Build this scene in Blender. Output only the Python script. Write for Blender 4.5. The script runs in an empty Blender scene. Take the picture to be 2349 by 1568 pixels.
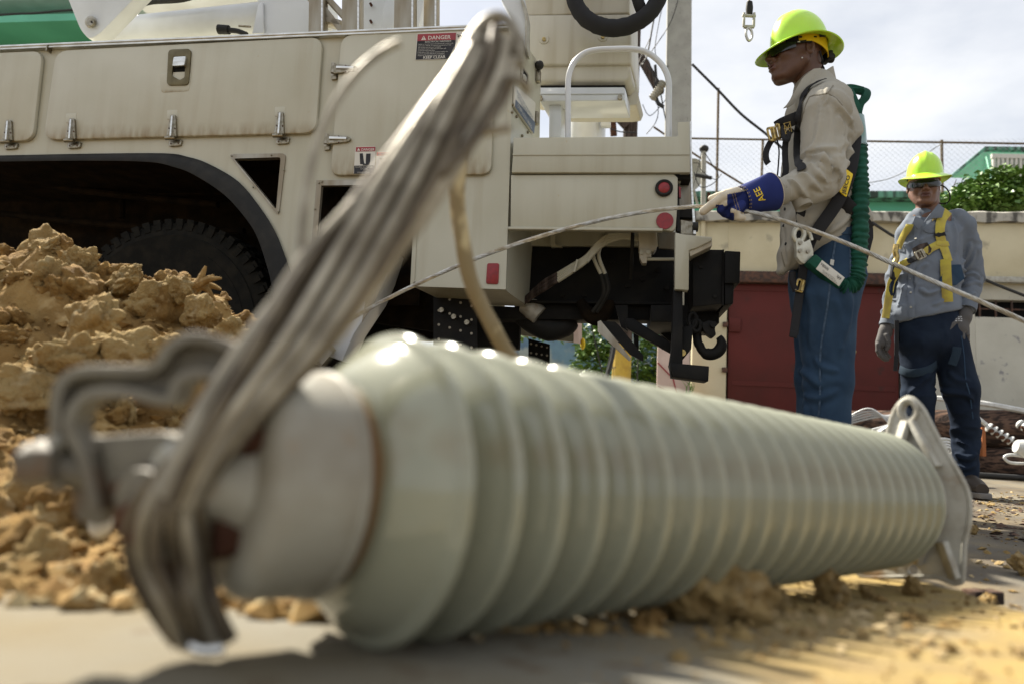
import bpy, bmesh, math, random
import numpy as np
from mathutils import Vector, Matrix, noise
from mathutils.bvhtree import BVHTree
from mathutils.geometry import tessellate_polygon
R = math.radians
random.seed(7); np.random.seed(7)
scene = bpy.context.scene
COL = scene.collection

# ---------------------------------------------------------------- camera
CAM_H = 0.27
PITCH, ROLL = R(6.7), R(3.0)
F = 24.0 / 36.0 * 2349.0            # focal length in units of a 2349 px wide view
cam_d = bpy.data.cameras.new('camera'); cam = bpy.data.objects.new('camera', cam_d); COL.objects.link(cam)
cam_d.lens = 24.0; cam_d.sensor_width = 36.0; cam_d.clip_start = 0.02; cam_d.clip_end = 2000
CAM_M = Matrix.Translation((0, 0, CAM_H)) @ Matrix.Rotation(R(90) + PITCH, 4, 'X') @ Matrix.Rotation(ROLL, 4, 'Z')
cam.matrix_world = CAM_M
cam_d.dof.use_dof = True; cam_d.dof.focus_distance = 2.9; cam_d.dof.aperture_fstop = 2.6; cam_d.dof.aperture_blades = 0
scene.camera = cam
# ---------------------------------------------------------------- world, sun, exposure
SUN_EL, SUN_AZ = R(49), R(-41)      # azimuth from +Y (behind the scene), negative = towards the left
sun_dir = Vector((math.sin(SUN_AZ) * math.cos(SUN_EL), math.cos(SUN_AZ) * math.cos(SUN_EL), math.sin(SUN_EL)))
world = bpy.data.worlds.new('World'); scene.world = world; world.use_nodes = True
wn = world.node_tree.nodes; wl = world.node_tree.links; wn.clear()
w_out = wn.new('ShaderNodeOutputWorld'); w_bg = wn.new('ShaderNodeBackground')
sky = wn.new('ShaderNodeTexSky'); sky.sky_type = 'NISHITA'; sky.sun_disc = False
sky.sun_elevation = SUN_EL; sky.sun_rotation = SUN_AZ; sky.dust_density = 2.0; sky.air_density = 1.0
tc = wn.new('ShaderNodeTexCoord'); mp = wn.new('ShaderNodeMapping'); mp.inputs['Scale'].default_value = (1.2, 1.2, 3.0)
n1 = wn.new('ShaderNodeTexNoise'); n1.inputs['Scale'].default_value = 2.2; n1.inputs['Detail'].default_value = 7; n1.inputs['Roughness'].default_value = 0.55
rp = wn.new('ShaderNodeValToRGB'); rp.color_ramp.elements[0].position = 0.33; rp.color_ramp.elements[1].position = 0.66
rp.color_ramp.elements[0].color = (0.52, 0.52, 0.52, 1); rp.color_ramp.elements[1].color = (1, 1, 1, 1)
mx = wn.new('ShaderNodeMixRGB'); mx.inputs['Color2'].default_value = (8.0, 8.15, 8.4, 1)
wl.new(tc.outputs['Generated'], mp.inputs['Vector']); wl.new(mp.outputs['Vector'], n1.inputs['Vector'])
wl.new(n1.outputs['Fac'], rp.inputs['Fac']); wl.new(rp.outputs['Color'], mx.inputs['Fac'])
wl.new(sky.outputs['Color'], mx.inputs['Color1']); wl.new(mx.outputs['Color'], w_bg.inputs['Color'])
w_bg.inputs['Strength'].default_value = 0.05
wl.new(w_bg.outputs['Background'], w_out.inputs['Surface'])
sun_d = bpy.data.lights.new('sun', 'SUN'); sun_d.energy = 5.0; sun_d.angle = R(0.6); sun_d.color = (1.0, 0.93, 0.80)
sun = bpy.data.objects.new('sun', sun_d); COL.objects.link(sun)
sun.rotation_euler = sun_dir.to_track_quat('Z', 'Y').to_euler(); sun.location = (0, 0, 20)
vs = scene.view_settings; vs.view_transform = 'Standard'; vs.look = 'None'; vs.gamma = 1; vs.use_curve_mapping = False
vs.exposure = 1.36
scene.cycles.max_bounces = 6; scene.cycles.diffuse_bounces = 4; scene.cycles.use_denoising = True

# ---------------------------------------------------------------- placing helpers
def ray(px, py):
    d = Vector(((px - 1174.5) / F, -(py - 784.0) / F, -1.0))
    return (CAM_M.to_3x3() @ d)
def at(px, py, Y):
    """world point at world depth Y under photo point (px,py)"""
    d = ray(px, py); return Vector((0, 0, CAM_H)) + d * (Y / d.y)
def onplane(px, py, o, n):
    d = ray(px, py); c = Vector((0, 0, CAM_H)); return c + d * ((o - c).dot(n) / d.dot(n))
TA = R(9)
TU = Vector((math.cos(TA), -math.sin(TA), 0)); TW = Vector((math.sin(TA), math.cos(TA), 0)); TZ = Vector((0, 0, 1))
TO = Vector((0, 2.75, 0))
def tp(px, py, w=0.0):
    return onplane(px, py, TO + TW * w, TW)
def tl(u, w, z): return TO + TU * u + TW * w + TZ * z
def tuv(px, py, w=0.0):
    p = tp(px, py, w) - TO; return (p.dot(TU), p.z)

# ---------------------------------------------------------------- object helpers
def meta(o, label=None, cat=None, group=None, kind=None):
    if label: o['label'] = label
    if cat: o['category'] = cat
    if group: o['group'] = group
    if kind: o['kind'] = kind
    return o
def thing(name, label, cat, loc=(0, 0, 0), group=None):
    o = bpy.data.objects.new(name, None); COL.objects.link(o); o.location = Vector(loc); o.empty_display_size = 0.1
    return meta(o, label, cat, group)
def mkobj(name, me, parent=None, mats=None):
    """mesh is in world coordinates; recentre on its own middle and parent"""
    n = len(me.vertices); co = np.empty(n * 3, np.float32); me.vertices.foreach_get('co', co); co = co.reshape(-1, 3)
    c = (co.min(0) + co.max(0)) / 2 if n else np.zeros(3)
    co -= c; me.vertices.foreach_set('co', co.ravel()); me.update()
    o = bpy.data.objects.new(name, me); COL.objects.link(o)
    if mats:
        for m in (mats if isinstance(mats, (list, tuple)) else [mats]): me.materials.append(m)
    loc = Vector([float(x) for x in c]); p = parent; off = Vector((0, 0, 0))
    while p is not None: off += p.location; p = p.parent
    o.location = loc - off
    if parent is not None: o.parent = parent
    return o
class MB:
    def __init__(s): s.v = []; s.f = []; s.mi = []; s.m = 0
    def add(s, vs_, fs_):
        b = len(s.v); s.v += [tuple(x) for x in vs_]; s.f += [tuple(b + i for i in f) for f in fs_]; s.mi += [s.m] * len(fs_)
        return s
    def box(s, c, size, ax=None):
        X, Y, Z = ax or (Vector((1, 0, 0)), Vector((0, 1, 0)), Vector((0, 0, 1))); c = Vector(c)
        vs_ = [c + X * (size[0] / 2 * a) + Y * (size[1] / 2 * b) + Z * (size[2] / 2 * d) for a in (-1, 1) for b in (-1, 1) for d in (-1, 1)]
        return s.add(vs_, [(0, 1, 3, 2), (4, 6, 7, 5), (0, 4, 5, 1), (2, 3, 7, 6), (0, 2, 6, 4), (1, 5, 7, 3)])
    def prism(s, loops, W, d):
        """loops: list of closed world-space loops (outer first, then holes), extruded along W by d"""
        W = Vector(W); tris = tessellate_polygon([[Vector(p) for p in l] for l in loops])
        pts = [Vector(p) for l in loops for p in l]; n = len(pts)
        fs = [tuple(t) for t in tris] + [tuple(n + i for i in reversed(t)) for t in tris]
        b = 0
        for l in loops:
            k = len(l)
            for i in range(k): fs.append((b + i, b + (i + 1) % k, n + b + (i + 1) % k, n + b + i))
            b += k
        return s.add(pts + [p + W * d for p in pts], fs)
    def tube(s, pts, r, seg=10, smooth=0, flat=None, cap=True, up=None):
        pts = [Vector(p) for p in pts]
        if smooth: pts = catmull(pts, smooth)
        n = len(pts); rr = r if isinstance(r, (list, tuple)) else [r] * n
        if len(rr) != n:
            rr = [float(np.interp(i / (n - 1) * (len(r) - 1), range(len(r)), r)) for i in range(n)]
        t = (pts[1] - pts[0]).normalized(); a = Vector(up) if up else (Vector((0, 0, 1)) if abs(t.z) < 0.9 else Vector((1, 0, 0)))
        N = (a - t * a.dot(t)).normalized(); vs_ = []; fs = []
        for i, p in enumerate(pts):
            t = (pts[min(i + 1, n - 1)] - pts[max(i - 1, 0)]).normalized()
            N = (N - t * N.dot(t)).normalized(); B = t.cross(N)
            for k in range(seg):
                an = 2 * math.pi * k / seg; fx, fy = (flat or (1, 1))[:2]
                if flat and len(flat) == 3:   # rectangular
                    q = [(1, 1), (-1, 1), (-1, -1), (1, -1)][k % 4]; vs_.append(p + N * q[0] * fx + B * q[1] * fy)
                else: vs_.append(p + N * math.cos(an) * rr[i] * fx + B * math.sin(an) * rr[i] * fy)
        for i in range(n - 1):
            for k in range(seg):
                a0 = i * seg + k; a1 = i * seg + (k + 1) % seg; fs.append((a0, a1, a1 + seg, a0 + seg))
        if cap: fs.append(tuple(reversed(range(seg)))); fs.append(tuple(range((n - 1) * seg, n * seg)))
        return s.add(vs_, fs)
    def bar(s, pts, a, b, smooth=0, up=None): return s.tube(pts, 1, 4, smooth, (a, b, 0), True, up)
    def lathe(s, prof, o, ax, seg=32, ref=None, closed=False):
        """prof: (t along axis, radius)"""
        o = Vector(o); ax = Vector(ax).normalized(); a = ref or (Vector((0, 0, 1)) if abs(ax.z) < 0.9 else Vector((1, 0, 0)))
        U = (a - ax * a.dot(ax)).normalized(); V = ax.cross(U); vs_ = []; fs = []; n = len(prof)
        for t, r in prof:
            for k in range(seg):
                an = 2 * math.pi * k / seg; vs_.append(o + ax * t + U * (math.cos(an) * r) + V * (math.sin(an) * r))
        for i in range(n - 1 + (1 if closed else 0)):
            for k in range(seg):
                j = (i + 1) % n; fs.append((i * seg + k, j * seg + k, j * seg + (k + 1) % seg, i * seg + (k + 1) % seg))
        if not closed: fs.append(tuple(range(seg))); fs.append(tuple(reversed(range((n - 1) * seg, n * seg))))
        return s.add(vs_, fs)
    def cyl(s, c, ax, r, h, seg=20): 
        ax = Vector(ax).normalized(); return s.lathe([(-h / 2, r), (h / 2, r)], c, ax, seg)
    def ball(s, c, r, seg=12, rings=8, sc=(1, 1, 1)):
        c = Vector(c); vs_ = [c + Vector((0, 0, r * sc[2]))]; fs = []
        for i in range(1, rings):
            th = math.pi * i / rings
            for k in range(seg):
                ph = 2 * math.pi * k / seg
                vs_.append(c + Vector((r * sc[0] * math.sin(th) * math.cos(ph), r * sc[1] * math.sin(th) * math.sin(ph), r * sc[2] * math.cos(th))))
        vs_.append(c - Vector((0, 0, r * sc[2]))); L = len(vs_) - 1
        for k in range(seg):
            fs.append((0, 1 + k, 1 + (k + 1) % seg)); fs.append((L, L - seg + (k + 1) % seg, L - seg + k))
        for i in range(rings - 2):
            for k in range(seg):
                a = 1 + i * seg + k; b = 1 + i * seg + (k + 1) % seg; fs.append((a, a + seg, b + seg, b))
        return s.add(vs_, fs)
    def build(s, name, mat, parent=None, bevel=0, smooth=40, bseg=2, fix=True):
        me = bpy.data.meshes.new(name); me.from_pydata(s.v, [], s.f)
        for p, m in zip(me.polygons, s.mi): p.material_index = m
        if fix or bevel:
            bm = bmesh.new(); bm.from_mesh(me)
            if bevel:
                bmesh.ops.remove_doubles(bm, verts=bm.verts, dist=1e-5)
                bmesh.ops.dissolve_limit(bm, angle_limit=R(1), verts=bm.verts, edges=bm.edges)
            bmesh.ops.recalc_face_normals(bm, faces=bm.faces)
            if bevel:
                es = [e for e in bm.edges if len(e.link_faces) == 2 and e.calc_face_angle(0) > R(30)]
                bmesh.ops.bevel(bm, geom=es, offset=bevel, segments=bseg, affect='EDGES', profile=0.5, clamp_overlap=True)
            bm.to_mesh(me); bm.free()
        if smooth:
            me.shade_smooth(); me.set_sharp_from_angle(angle=R(smooth))
        return mkobj(name, me, parent, mat)
def catmull(pts, k):
    out = []; n = len(pts)
    for i in range(n - 1):
        p0 = pts[max(i - 1, 0)]; p1 = pts[i]; p2 = pts[i + 1]; p3 = pts[min(i + 2, n - 1)]
        for j in range(k):
            t = j / k; out.append(0.5 * ((2 * p1) + (p2 - p0) * t + (2 * p0 - 5 * p1 + 4 * p2 - p3) * t * t + (3 * p1 - p0 - 3 * p2 + p3) * t ** 3))
    out.append(pts[-1]); return out
def roundpoly(c, r, k=6):
    """round the corners of a 2-D polygon (list of (x,y)); r number or list"""
    out = []; n = len(c)
    for i in range(n):
        p = Vector(c[i]); a = Vector(c[i - 1]); b = Vector(c[(i + 1) % n]); rr = r[i] if isinstance(r, (list, tuple)) else r
        if rr <= 0: out.append(tuple(p)); continue
        da = (a - p).normalized(); db = (b - p).normalized(); 
        rr = min(rr, (a - p).length * 0.45, (b - p).length * 0.45)
        s_, e_ = p + da * rr, p + db * rr
        for j in range(k + 1):
            t = j / k; out.append(tuple(s_ * (1 - t) ** 2 + p * (2 * t * (1 - t)) + e_ * t * t))
    return out
def tprism(loops, w0, d, mb=None):
    mb = mb or MB(); mb.prism([[tp(x, y, w0) for x, y in l] for l in loops], TW, d); return mb
def text_mb(txt, h, o, ux, vy, width=None, depth=0.0, bold=0.0):
    """flat lettering as a mesh: cap height h, lower-left at o"""
    cu = bpy.data.curves.new('t', 'FONT'); cu.body = txt; cu.size = 1; cu.resolution_u = 2; cu.offset = bold; cu.fill_mode = 'FRONT'
    ob = bpy.data.objects.new('t', cu); COL.objects.link(ob); dg = bpy.context.evaluated_depsgraph_get(); me = bpy.data.meshes.new_from_object(ob.evaluated_get(dg))
    bpy.data.objects.remove(ob); vs_ = [v.co.copy() for v in me.vertices]; fs = [tuple(p.vertices) for p in me.polygons]
    bpy.data.meshes.remove(me)
    if not vs_: return [], []
    x0 = min(v.x for v in vs_); x1 = max(v.x for v in vs_); k = h / 0.72
    kx = (width / (x1 - x0)) if width else k
    return [Vector(o) + Vector(ux) * ((v.x - x0) * kx) + Vector(vy) * (v.y * k) for v in vs_], fs

# ---------------------------------------------------------------- numpy noise, signed-distance modelling, surface nets
_rng = np.random.RandomState(3); _perm = _rng.permutation(256); _perm = np.concatenate([_perm, _perm, _perm])
_grad = _rng.normal(size=(256, 3)); _grad /= np.linalg.norm(_grad, axis=1)[:, None]
def pnoise(P):
    P = np.asarray(P, float); I = np.floor(P).astype(int); f = P - I; I &= 255; u = f * f * f * (f * (f * 6 - 15) + 10); r = 0
    for dx in (0, 1):
        for dy in (0, 1):
            for dz in (0, 1):
                g = _grad[_perm[_perm[_perm[(I[:, 0] + dx) & 255] + ((I[:, 1] + dy) & 255)] + ((I[:, 2] + dz) & 255)]]
                d = f - np.array([dx, dy, dz]); w = (u[:, 0] if dx else 1 - u[:, 0]) * (u[:, 1] if dy else 1 - u[:, 1]) * (u[:, 2] if dz else 1 - u[:, 2])
                r = r + w * (g * d).sum(1)
    return r
def fbm(P, o=4, ridged=False):
    r = 0; a = 1.0
    for i in range(o):
        n = pnoise(P * 2 ** i + 17.3 * i); r = r + a * ((0.5 - np.abs(n) * 1.6) if ridged else n); a *= 0.5
    return r
def smin(a, b, k):
    h = np.clip(0.5 + 0.5 * (b - a) / k, 0, 1); return b * (1 - h) + a * h - k * h * (1 - h)
def smax(a, b, k): return -smin(-a, -b, k)
def sd_ell(P, c, r, M=None):
    q = P - np.array(c); 
    if M is not None: q = q @ np.array(M)
    r = np.array(r); k0 = np.linalg.norm(q / r, axis=1); k1 = np.linalg.norm(q / (r * r), axis=1) + 1e-9
    return k0 * (k0 - 1) / k1
def sd_cone(P, a, b, ra, rb, sc=(1, 1, 1)):
    sc = np.array(sc, float); p = P / sc; a = np.array(a) / sc; b = np.array(b) / sc; ab = b - a
    t = np.clip(((p - a) @ ab) / (ab @ ab + 1e-12), 0, 1)
    return (np.linalg.norm(p - a - t[:, None] * ab, axis=1) - (ra + (rb - ra) * t)) * sc.min()
def surface(fn, lo, hi, h):
    lo = np.array(lo, float); hi = np.array(hi, float); n = np.ceil((hi - lo) / h).astype(int) + 1
    g = [lo[i] + h * np.arange(n[i]) for i in range(3)]
    X, Y, Z = np.meshgrid(*g, indexing='ij'); P = np.stack([X.ravel(), Y.ravel(), Z.ravel()], 1)
    Fv = np.empty(len(P)); 
    for i in range(0, len(P), 200000): Fv[i:i + 200000] = fn(P[i:i + 200000])
    Fv = Fv.reshape(n); S = Fv < 0
    nc = n - 1; acc = np.zeros(tuple(nc) + (3,)); cnt = np.zeros(tuple(nc))
    cs = [(i, j, k) for i in (0, 1) for j in (0, 1) for k in (0, 1)]
    def sl(A, c): return A[c[0]:c[0] + nc[0], c[1]:c[1] + nc[1], c[2]:c[2] + nc[2]]
    for a in cs:
        for ax in range(3):
            if a[ax]: continue
            b = list(a); b[ax] = 1; fa, fb = sl(Fv, a), sl(Fv, b); m = (fa < 0) != (fb < 0)
            with np.errstate(divide='ignore', invalid='ignore'): t = np.where(m, fa / (fa - fb), 0)
            for q in range(3): acc[..., q] += np.where(m, a[q] + (t if q == ax else 0), 0)
            cnt += m
    act = cnt > 0; idx = -np.ones(tuple(nc), int); idx[act] = np.arange(act.sum())
    I = np.argwhere(act); V = lo + h * (I + acc[act] / cnt[act][:, None]); faces = []
    for ax in range(3):
        o1, o2 = [(1, 2), (2, 0), (0, 1)][ax]
        A = np.take(S, range(0, n[ax] - 1), ax); B = np.take(S, range(1, n[ax]), ax)
        E = np.argwhere(A != B); 
        ok = (E[:, o1] > 0) & (E[:, o2] > 0) & (E[:, o1] < nc[o1]) & (E[:, o2] < nc[o2]); E = E[ok]
        flip = S[tuple(E.T)]
        q = []
        for d1, d2 in ((1, 1), (0, 1), (0, 0), (1, 0)):
            e = E.copy(); e[:, o1] -= d1; e[:, o2] -= d2; q.append(idx[tuple(e.T)])
        q = np.stack(q, 1); q[~flip] = q[~flip][:, ::-1]; faces.append(q)
    Fc = np.concatenate(faces); return V, Fc
def vnormals(V, Fc):
    a = V[Fc[:, 2]] - V[Fc[:, 0]]; b = V[Fc[:, 3]] - V[Fc[:, 1]]; n = np.cross(a, b); N = np.zeros_like(V)
    for k in range(4): np.add.at(N, Fc[:, k], n)
    return N / (np.linalg.norm(N, axis=1)[:, None] + 1e-12)
def nets_obj(name, fn, lo, hi, h, mats, parent=None, disp=None, mat_fn=None, relax=1, folds=None):
    V, Fc = surface(fn, lo, hi, h)
    for _ in range(relax):
        A = np.zeros_like(V); c = np.zeros(len(V))
        for k in range(4):
            np.add.at(A, Fc[:, k], V[Fc[:, (k + 1) % 4]]); np.add.at(c, Fc[:, k], 1)
            np.add.at(A, Fc[:, k], V[Fc[:, k - 1]]); np.add.at(c, Fc[:, k], 1)
        V = V * 0.5 + 0.5 * np.where(c[:, None] > 0, A / np.maximum(c, 1)[:, None], V)
    FD = 0
    if folds:
        bv = BVHTree.FromPolygons([Vector(v) for v in V.tolist()], Fc.tolist()); o_ = Vector((0, 0, CAM_H)); FD = np.zeros(len(V))
        for pts, fh, fs in folds:
            Q = []
            for p in catmull([Vector((x, y, 0)) for x, y in pts], 6):
                r_ = bv.ray_cast(o_, ray(p.x, p.y).normalized())
                if r_[0] is not None: Q.append(list(r_[0]))
            if len(Q) < 2: continue
            Q = np.array(Q); D = np.full(len(V), 1e9); n_ = len(Q)
            for i in range(n_ - 1):
                a, b = Q[i], Q[i + 1]; ab = b - a; t = np.clip(((V - a) @ ab) / (ab @ ab + 1e-12), 0, 1); e = min(i + 0.5, n_ - 1.5 - i) / (n_ * 0.5); w_ = 0.25 * (1 - min(1, 2.2 * max(e, 0))) * fs * 6
                D = np.minimum(D, np.linalg.norm(V - a - t[:, None] * ab, axis=1) + w_)
            FD = FD + fh * (np.exp(-(D / fs) ** 2) - 0.45 * np.exp(-((D - 2.1 * fs) / (0.9 * fs)) ** 2))
        V = V + vnormals(V, Fc) * FD[:, None]
    if disp is not None: V = V + vnormals(V, Fc) * disp(V)[:, None]
    me = bpy.data.meshes.new(name); me.from_pydata(V.tolist(), [], Fc.tolist()); me.shade_smooth()
    if mat_fn is not None:
        C = V[Fc].mean(1); me.polygons.foreach_set('material_index', mat_fn(C, vnormals(V, Fc)[Fc].mean(1)).astype(np.int32))
    bvh = BVHTree.FromPolygons([Vector(v) for v in V.tolist()], Fc.tolist())
    o = mkobj(name, me, parent, mats); return o, bvh

# ---------------------------------------------------------------- materials
def mat(name, col, rough=0.6, metal=0.0, col2=None, nscale=6.0, nlo=0.4, nhi=0.65, bump=0.0, bscale=60.0, stretch=(1, 1, 1),
        col3=None, n3=20.0, n3lo=0.6, n3hi=0.7, coat=0.0, spec=0.5, grime=None, gen_grime=False, sss=0.0, trans=0.0, detail=6, bdist=0.01, rvar=0.0, streak=None):
    m = bpy.data.materials.new(name); m.use_nodes = True; nt = m.node_tree; N = nt.nodes; L = nt.links
    b = N['Principled BSDF']; b.inputs['Base Color'].default_value = (*col, 1); b.inputs['Roughness'].default_value = rough
    b.inputs['Metallic'].default_value = metal; b.inputs['Specular IOR Level'].default_value = spec
    if coat: b.inputs['Coat Weight'].default_value = coat; b.inputs['Coat Roughness'].default_value = 0.08
    if sss: b.inputs['Subsurface Weight'].default_value = sss; b.inputs['Subsurface Radius'].default_value = (0.02, 0.012, 0.008)
    if trans: b.inputs['Transmission Weight'].default_value = trans
    g = N.new('ShaderNodeNewGeometry'); t = N.new('ShaderNodeTexCoord'); mpn = N.new('ShaderNodeMapping'); mpn.inputs['Scale'].default_value = stretch
    L.new(t.outputs['Object'], mpn.inputs['Vector']); vec = mpn.outputs['Vector']
    last = None
    def ramp(scale, lo, hi, det=detail, src=vec, dist=0.0):
        n = N.new('ShaderNodeTexNoise'); n.inputs['Scale'].default_value = scale; n.inputs['Detail'].default_value = det; n.inputs['Distortion'].default_value = dist
        L.new(src, n.inputs['Vector']); r = N.new('ShaderNodeMapRange'); r.inputs['From Min'].default_value = lo; r.inputs['From Max'].default_value = hi
        L.new(n.outputs['Fac'], r.inputs['Value']); return r.outputs['Result']
    def mix(f, c1, c2):
        x = N.new('ShaderNodeMixRGB'); L.new(f, x.inputs['Fac'])
        if hasattr(c1, 'links'): L.new(c1, x.inputs['Color1'])
        else: x.inputs['Color1'].default_value = (*c1, 1)
        x.inputs['Color2'].default_value = (*c2, 1); return x.outputs['Color']
    last = col
    if col2: last = mix(ramp(nscale, nlo, nhi), last, col2)
    if col3: last = mix(ramp(n3, n3lo, n3hi), last, col3)
    if streak:  # faint runs and smears of dirt
        mps = N.new('ShaderNodeMapping'); mps.inputs['Scale'].default_value = (7, 7, 0.5); L.new(t.outputs['Object'], mps.inputs['Vector'])
        f1 = ramp(2.2, 0.48, 0.72, 6, mps.outputs['Vector'], 0.3); f2 = ramp(1.3, 0.35, 0.65, 3); mm_ = N.new('ShaderNodeMath'); mm_.operation = 'MULTIPLY'; L.new(f1, mm_.inputs[0]); L.new(f2, mm_.inputs[1])
        m2_ = N.new('ShaderNodeMath'); m2_.operation = 'MULTIPLY'; m2_.inputs[1].default_value = streak[1]; L.new(mm_.outputs[0], m2_.inputs[0]); last = mix(m2_.outputs[0], last, streak[0])
    if grime:   # dirt gathered along the bottom edge of the piece and running up it in streaks
        gc, h0, h1 = grime; sp = N.new('ShaderNodeSeparateXYZ'); L.new(t.outputs['Generated'], sp.inputs['Vector'])
        r = N.new('ShaderNodeMapRange'); r.inputs['From Min'].default_value = h1; r.inputs['From Max'].default_value = h0; L.new(sp.outputs['Z'], r.inputs['Value'])
        mpg = N.new('ShaderNodeMapping'); mpg.inputs['Scale'].default_value = (1, 1, 0.25); L.new(t.outputs['Object'], mpg.inputs['Vector'])
        nn = ramp(38, 0.30, 0.72, 5, mpg.outputs['Vector']); mu = N.new('ShaderNodeMath'); mu.operation = 'MULTIPLY'; mu.use_clamp = True
        L.new(r.outputs['Result'], mu.inputs[0]); L.new(nn, mu.inputs[1]); last = mix(mu.outputs[0], last, gc)
    if hasattr(last, 'links'): L.new(last, b.inputs['Base Color'])
    if rvar:
        rr = ramp(nscale * 2, 0.3, 0.7); mm = N.new('ShaderNodeMath'); mm.operation = 'MULTIPLY_ADD'; mm.inputs[1].default_value = rvar; mm.inputs[2].default_value = rough
        L.new(rr, mm.inputs[0]); L.new(mm.outputs[0], b.inputs['Roughness'])
    if bump:
        n = N.new('ShaderNodeTexNoise'); n.inputs['Scale'].default_value = bscale; n.inputs['Detail'].default_value = 8; n.inputs['Roughness'].default_value = 0.6; L.new(vec, n.inputs['Vector'])
        bp = N.new('ShaderNodeBump'); bp.inputs['Strength'].default_value = bump; bp.inputs['Distance'].default_value = bdist
        L.new(n.outputs['Fac'], bp.inputs['Height']); L.new(bp.outputs['Normal'], b.inputs['Normal'])
    return m
M = {}
DIRT = (0.20, 0.14, 0.07)
M['paint'] = mat('cream_paint', (0.455, 0.44, 0.35), 0.38, col2=(0.395, 0.38, 0.29), nscale=3.0, nlo=0.35, nhi=0.7, col3=(0.40, 0.33, 0.20), n3=55, n3lo=0.70, n3hi=0.78, bump=0.04, bscale=120, coat=0.15, stretch=(1, 1, 0.7), rvar=0.15, streak=((0.26, 0.21, 0.12), 0.42))
M['door'] = mat('door_paint', (0.465, 0.45, 0.36), 0.33, col2=(0.405, 0.39, 0.30), nscale=2.5, nlo=0.35, nhi=0.7, col3=(0.38, 0.30, 0.18), n3=70, n3lo=0.71, n3hi=0.79, bump=0.05, bscale=90, coat=0.2, grime=((0.20, 0.14, 0.065), 0.0, 0.16), rvar=0.15, streak=((0.28, 0.22, 0.13), 0.34))
M['white'] = mat('white_paint', (0.58, 0.60, 0.62), 0.28, col2=(0.50, 0.515, 0.52), nscale=4, coat=0.3, bump=0.02, bscale=50)
M['bucket'] = mat('bucket_fibreglass', (0.50, 0.47, 0.385), 0.42, col2=(0.43, 0.395, 0.31), nscale=3, stretch=(1.5, 1.5, 0.35), col3=(0.42, 0.34, 0.2), n3=14, n3lo=0.66, n3hi=0.78, bump=0.04, bscale=40, streak=((0.26, 0.20, 0.11), 0.5))
M['alu'] = mat('bright_aluminium', (0.72, 0.72, 0.70), 0.25, 1.0, col2=(0.55, 0.54, 0.50), nscale=12, stretch=(1, 1, 6), rvar=0.2)
M['steel'] = mat('stainless_fitting', (0.34, 0.31, 0.25), 0.32, 1.0, col2=(0.20, 0.175, 0.12), nscale=60, rvar=0.2, bump=0.05, bscale=200)
M['frame'] = mat('weathered_aluminium', (0.36, 0.34, 0.29), 0.45, 0.85, col2=(0.26, 0.22, 0.16), nscale=12, stretch=(1, 1, 0.2), rvar=0.15, bump=0.03)
M['black'] = mat('black_rubber', (0.013, 0.013, 0.012), 0.65, col2=(0.028, 0.026, 0.022), nscale=14, nlo=0.45, nhi=0.8, bump=0.08, bscale=80, spec=0.25)
M['tyre'] = mat('tyre_rubber', (0.008, 0.008, 0.007), 0.9, col2=(0.018, 0.016, 0.012), nscale=18, nlo=0.42, nhi=0.75, bump=0.2, bscale=90, spec=0.12)
M['chassis'] = mat('black_chassis_paint', (0.010, 0.010, 0.010), 0.6, col2=(0.022, 0.020, 0.017), nscale=9, nlo=0.45, nhi=0.8, bump=0.06, bscale=60, spec=0.12)
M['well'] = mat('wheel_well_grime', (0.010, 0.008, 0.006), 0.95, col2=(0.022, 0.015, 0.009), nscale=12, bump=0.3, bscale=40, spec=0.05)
M['red'] = mat('red_reflector', (0.25, 0.006, 0.010), 0.35, col2=(0.18, 0.006, 0.009), nscale=80, bump=0.1, bscale=300)
M['decal_red'] = mat('decal_red', (0.30, 0.02, 0.03), 0.5, col2=(0.25, 0.03, 0.04), nscale=20)
M['decal_orange'] = mat('decal_orange', (0.45, 0.09, 0.05), 0.5)
M['decal_black'] = mat('decal_black', (0.022, 0.022, 0.025), 0.5, col2=(0.04, 0.04, 0.045), nscale=20, spec=0.2)
M['decal_white'] = mat('decal_white', (0.58, 0.56, 0.50), 0.5)
M['decal_blue'] = mat('decal_blue', (0.05, 0.08, 0.14), 0.4)
M['porcelain'] = mat('grey_glazed_porcelain', (0.315, 0.325, 0.25), 0.10, col2=(0.235, 0.235, 0.165), nscale=7, nlo=0.38, nhi=0.72, col3=(0.20, 0.145, 0.07), n3=9, n3lo=0.60, n3hi=0.78, coat=0.45, rvar=0.08)
M['porcelain_warm'] = mat('warm_porcelain', (0.37, 0.345, 0.245), 0.18, col2=(0.35, 0.27, 0.16), nscale=5, nlo=0.42, nhi=0.68, coat=0.5, rvar=0.1)
M['zinc'] = mat('zinc_hook', (0.55, 0.54, 0.46), 0.38, 0.35, col2=(0.42, 0.40, 0.32), nscale=40, bump=0.05, bscale=100)
M['strand_dk'] = mat('shaded_strand', (0.13, 0.105, 0.07), 0.5, 0.4, col2=(0.06, 0.045, 0.03), nscale=30, bump=0.1, bscale=140)  # darker copy of the strand metal, shade of the gaps put into its colour
M['strand_lt'] = mat('bright_strand', (0.42, 0.38, 0.30), 0.36, 0.6, col2=(0.22, 0.19, 0.14), nscale=25, bump=0.1, bscale=140)  # paler copy of the strand metal, the bundle's light-dark contrast put into colour
M['clod_bits'] = mat('clay_gravel', (0.29, 0.19, 0.075), 0.95, col2=(0.18, 0.105, 0.036), nscale=22, nlo=0.4, nhi=0.6, col3=(0.40, 0.32, 0.18), n3=34, n3lo=0.58, n3hi=0.64, spec=0.15)
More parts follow.
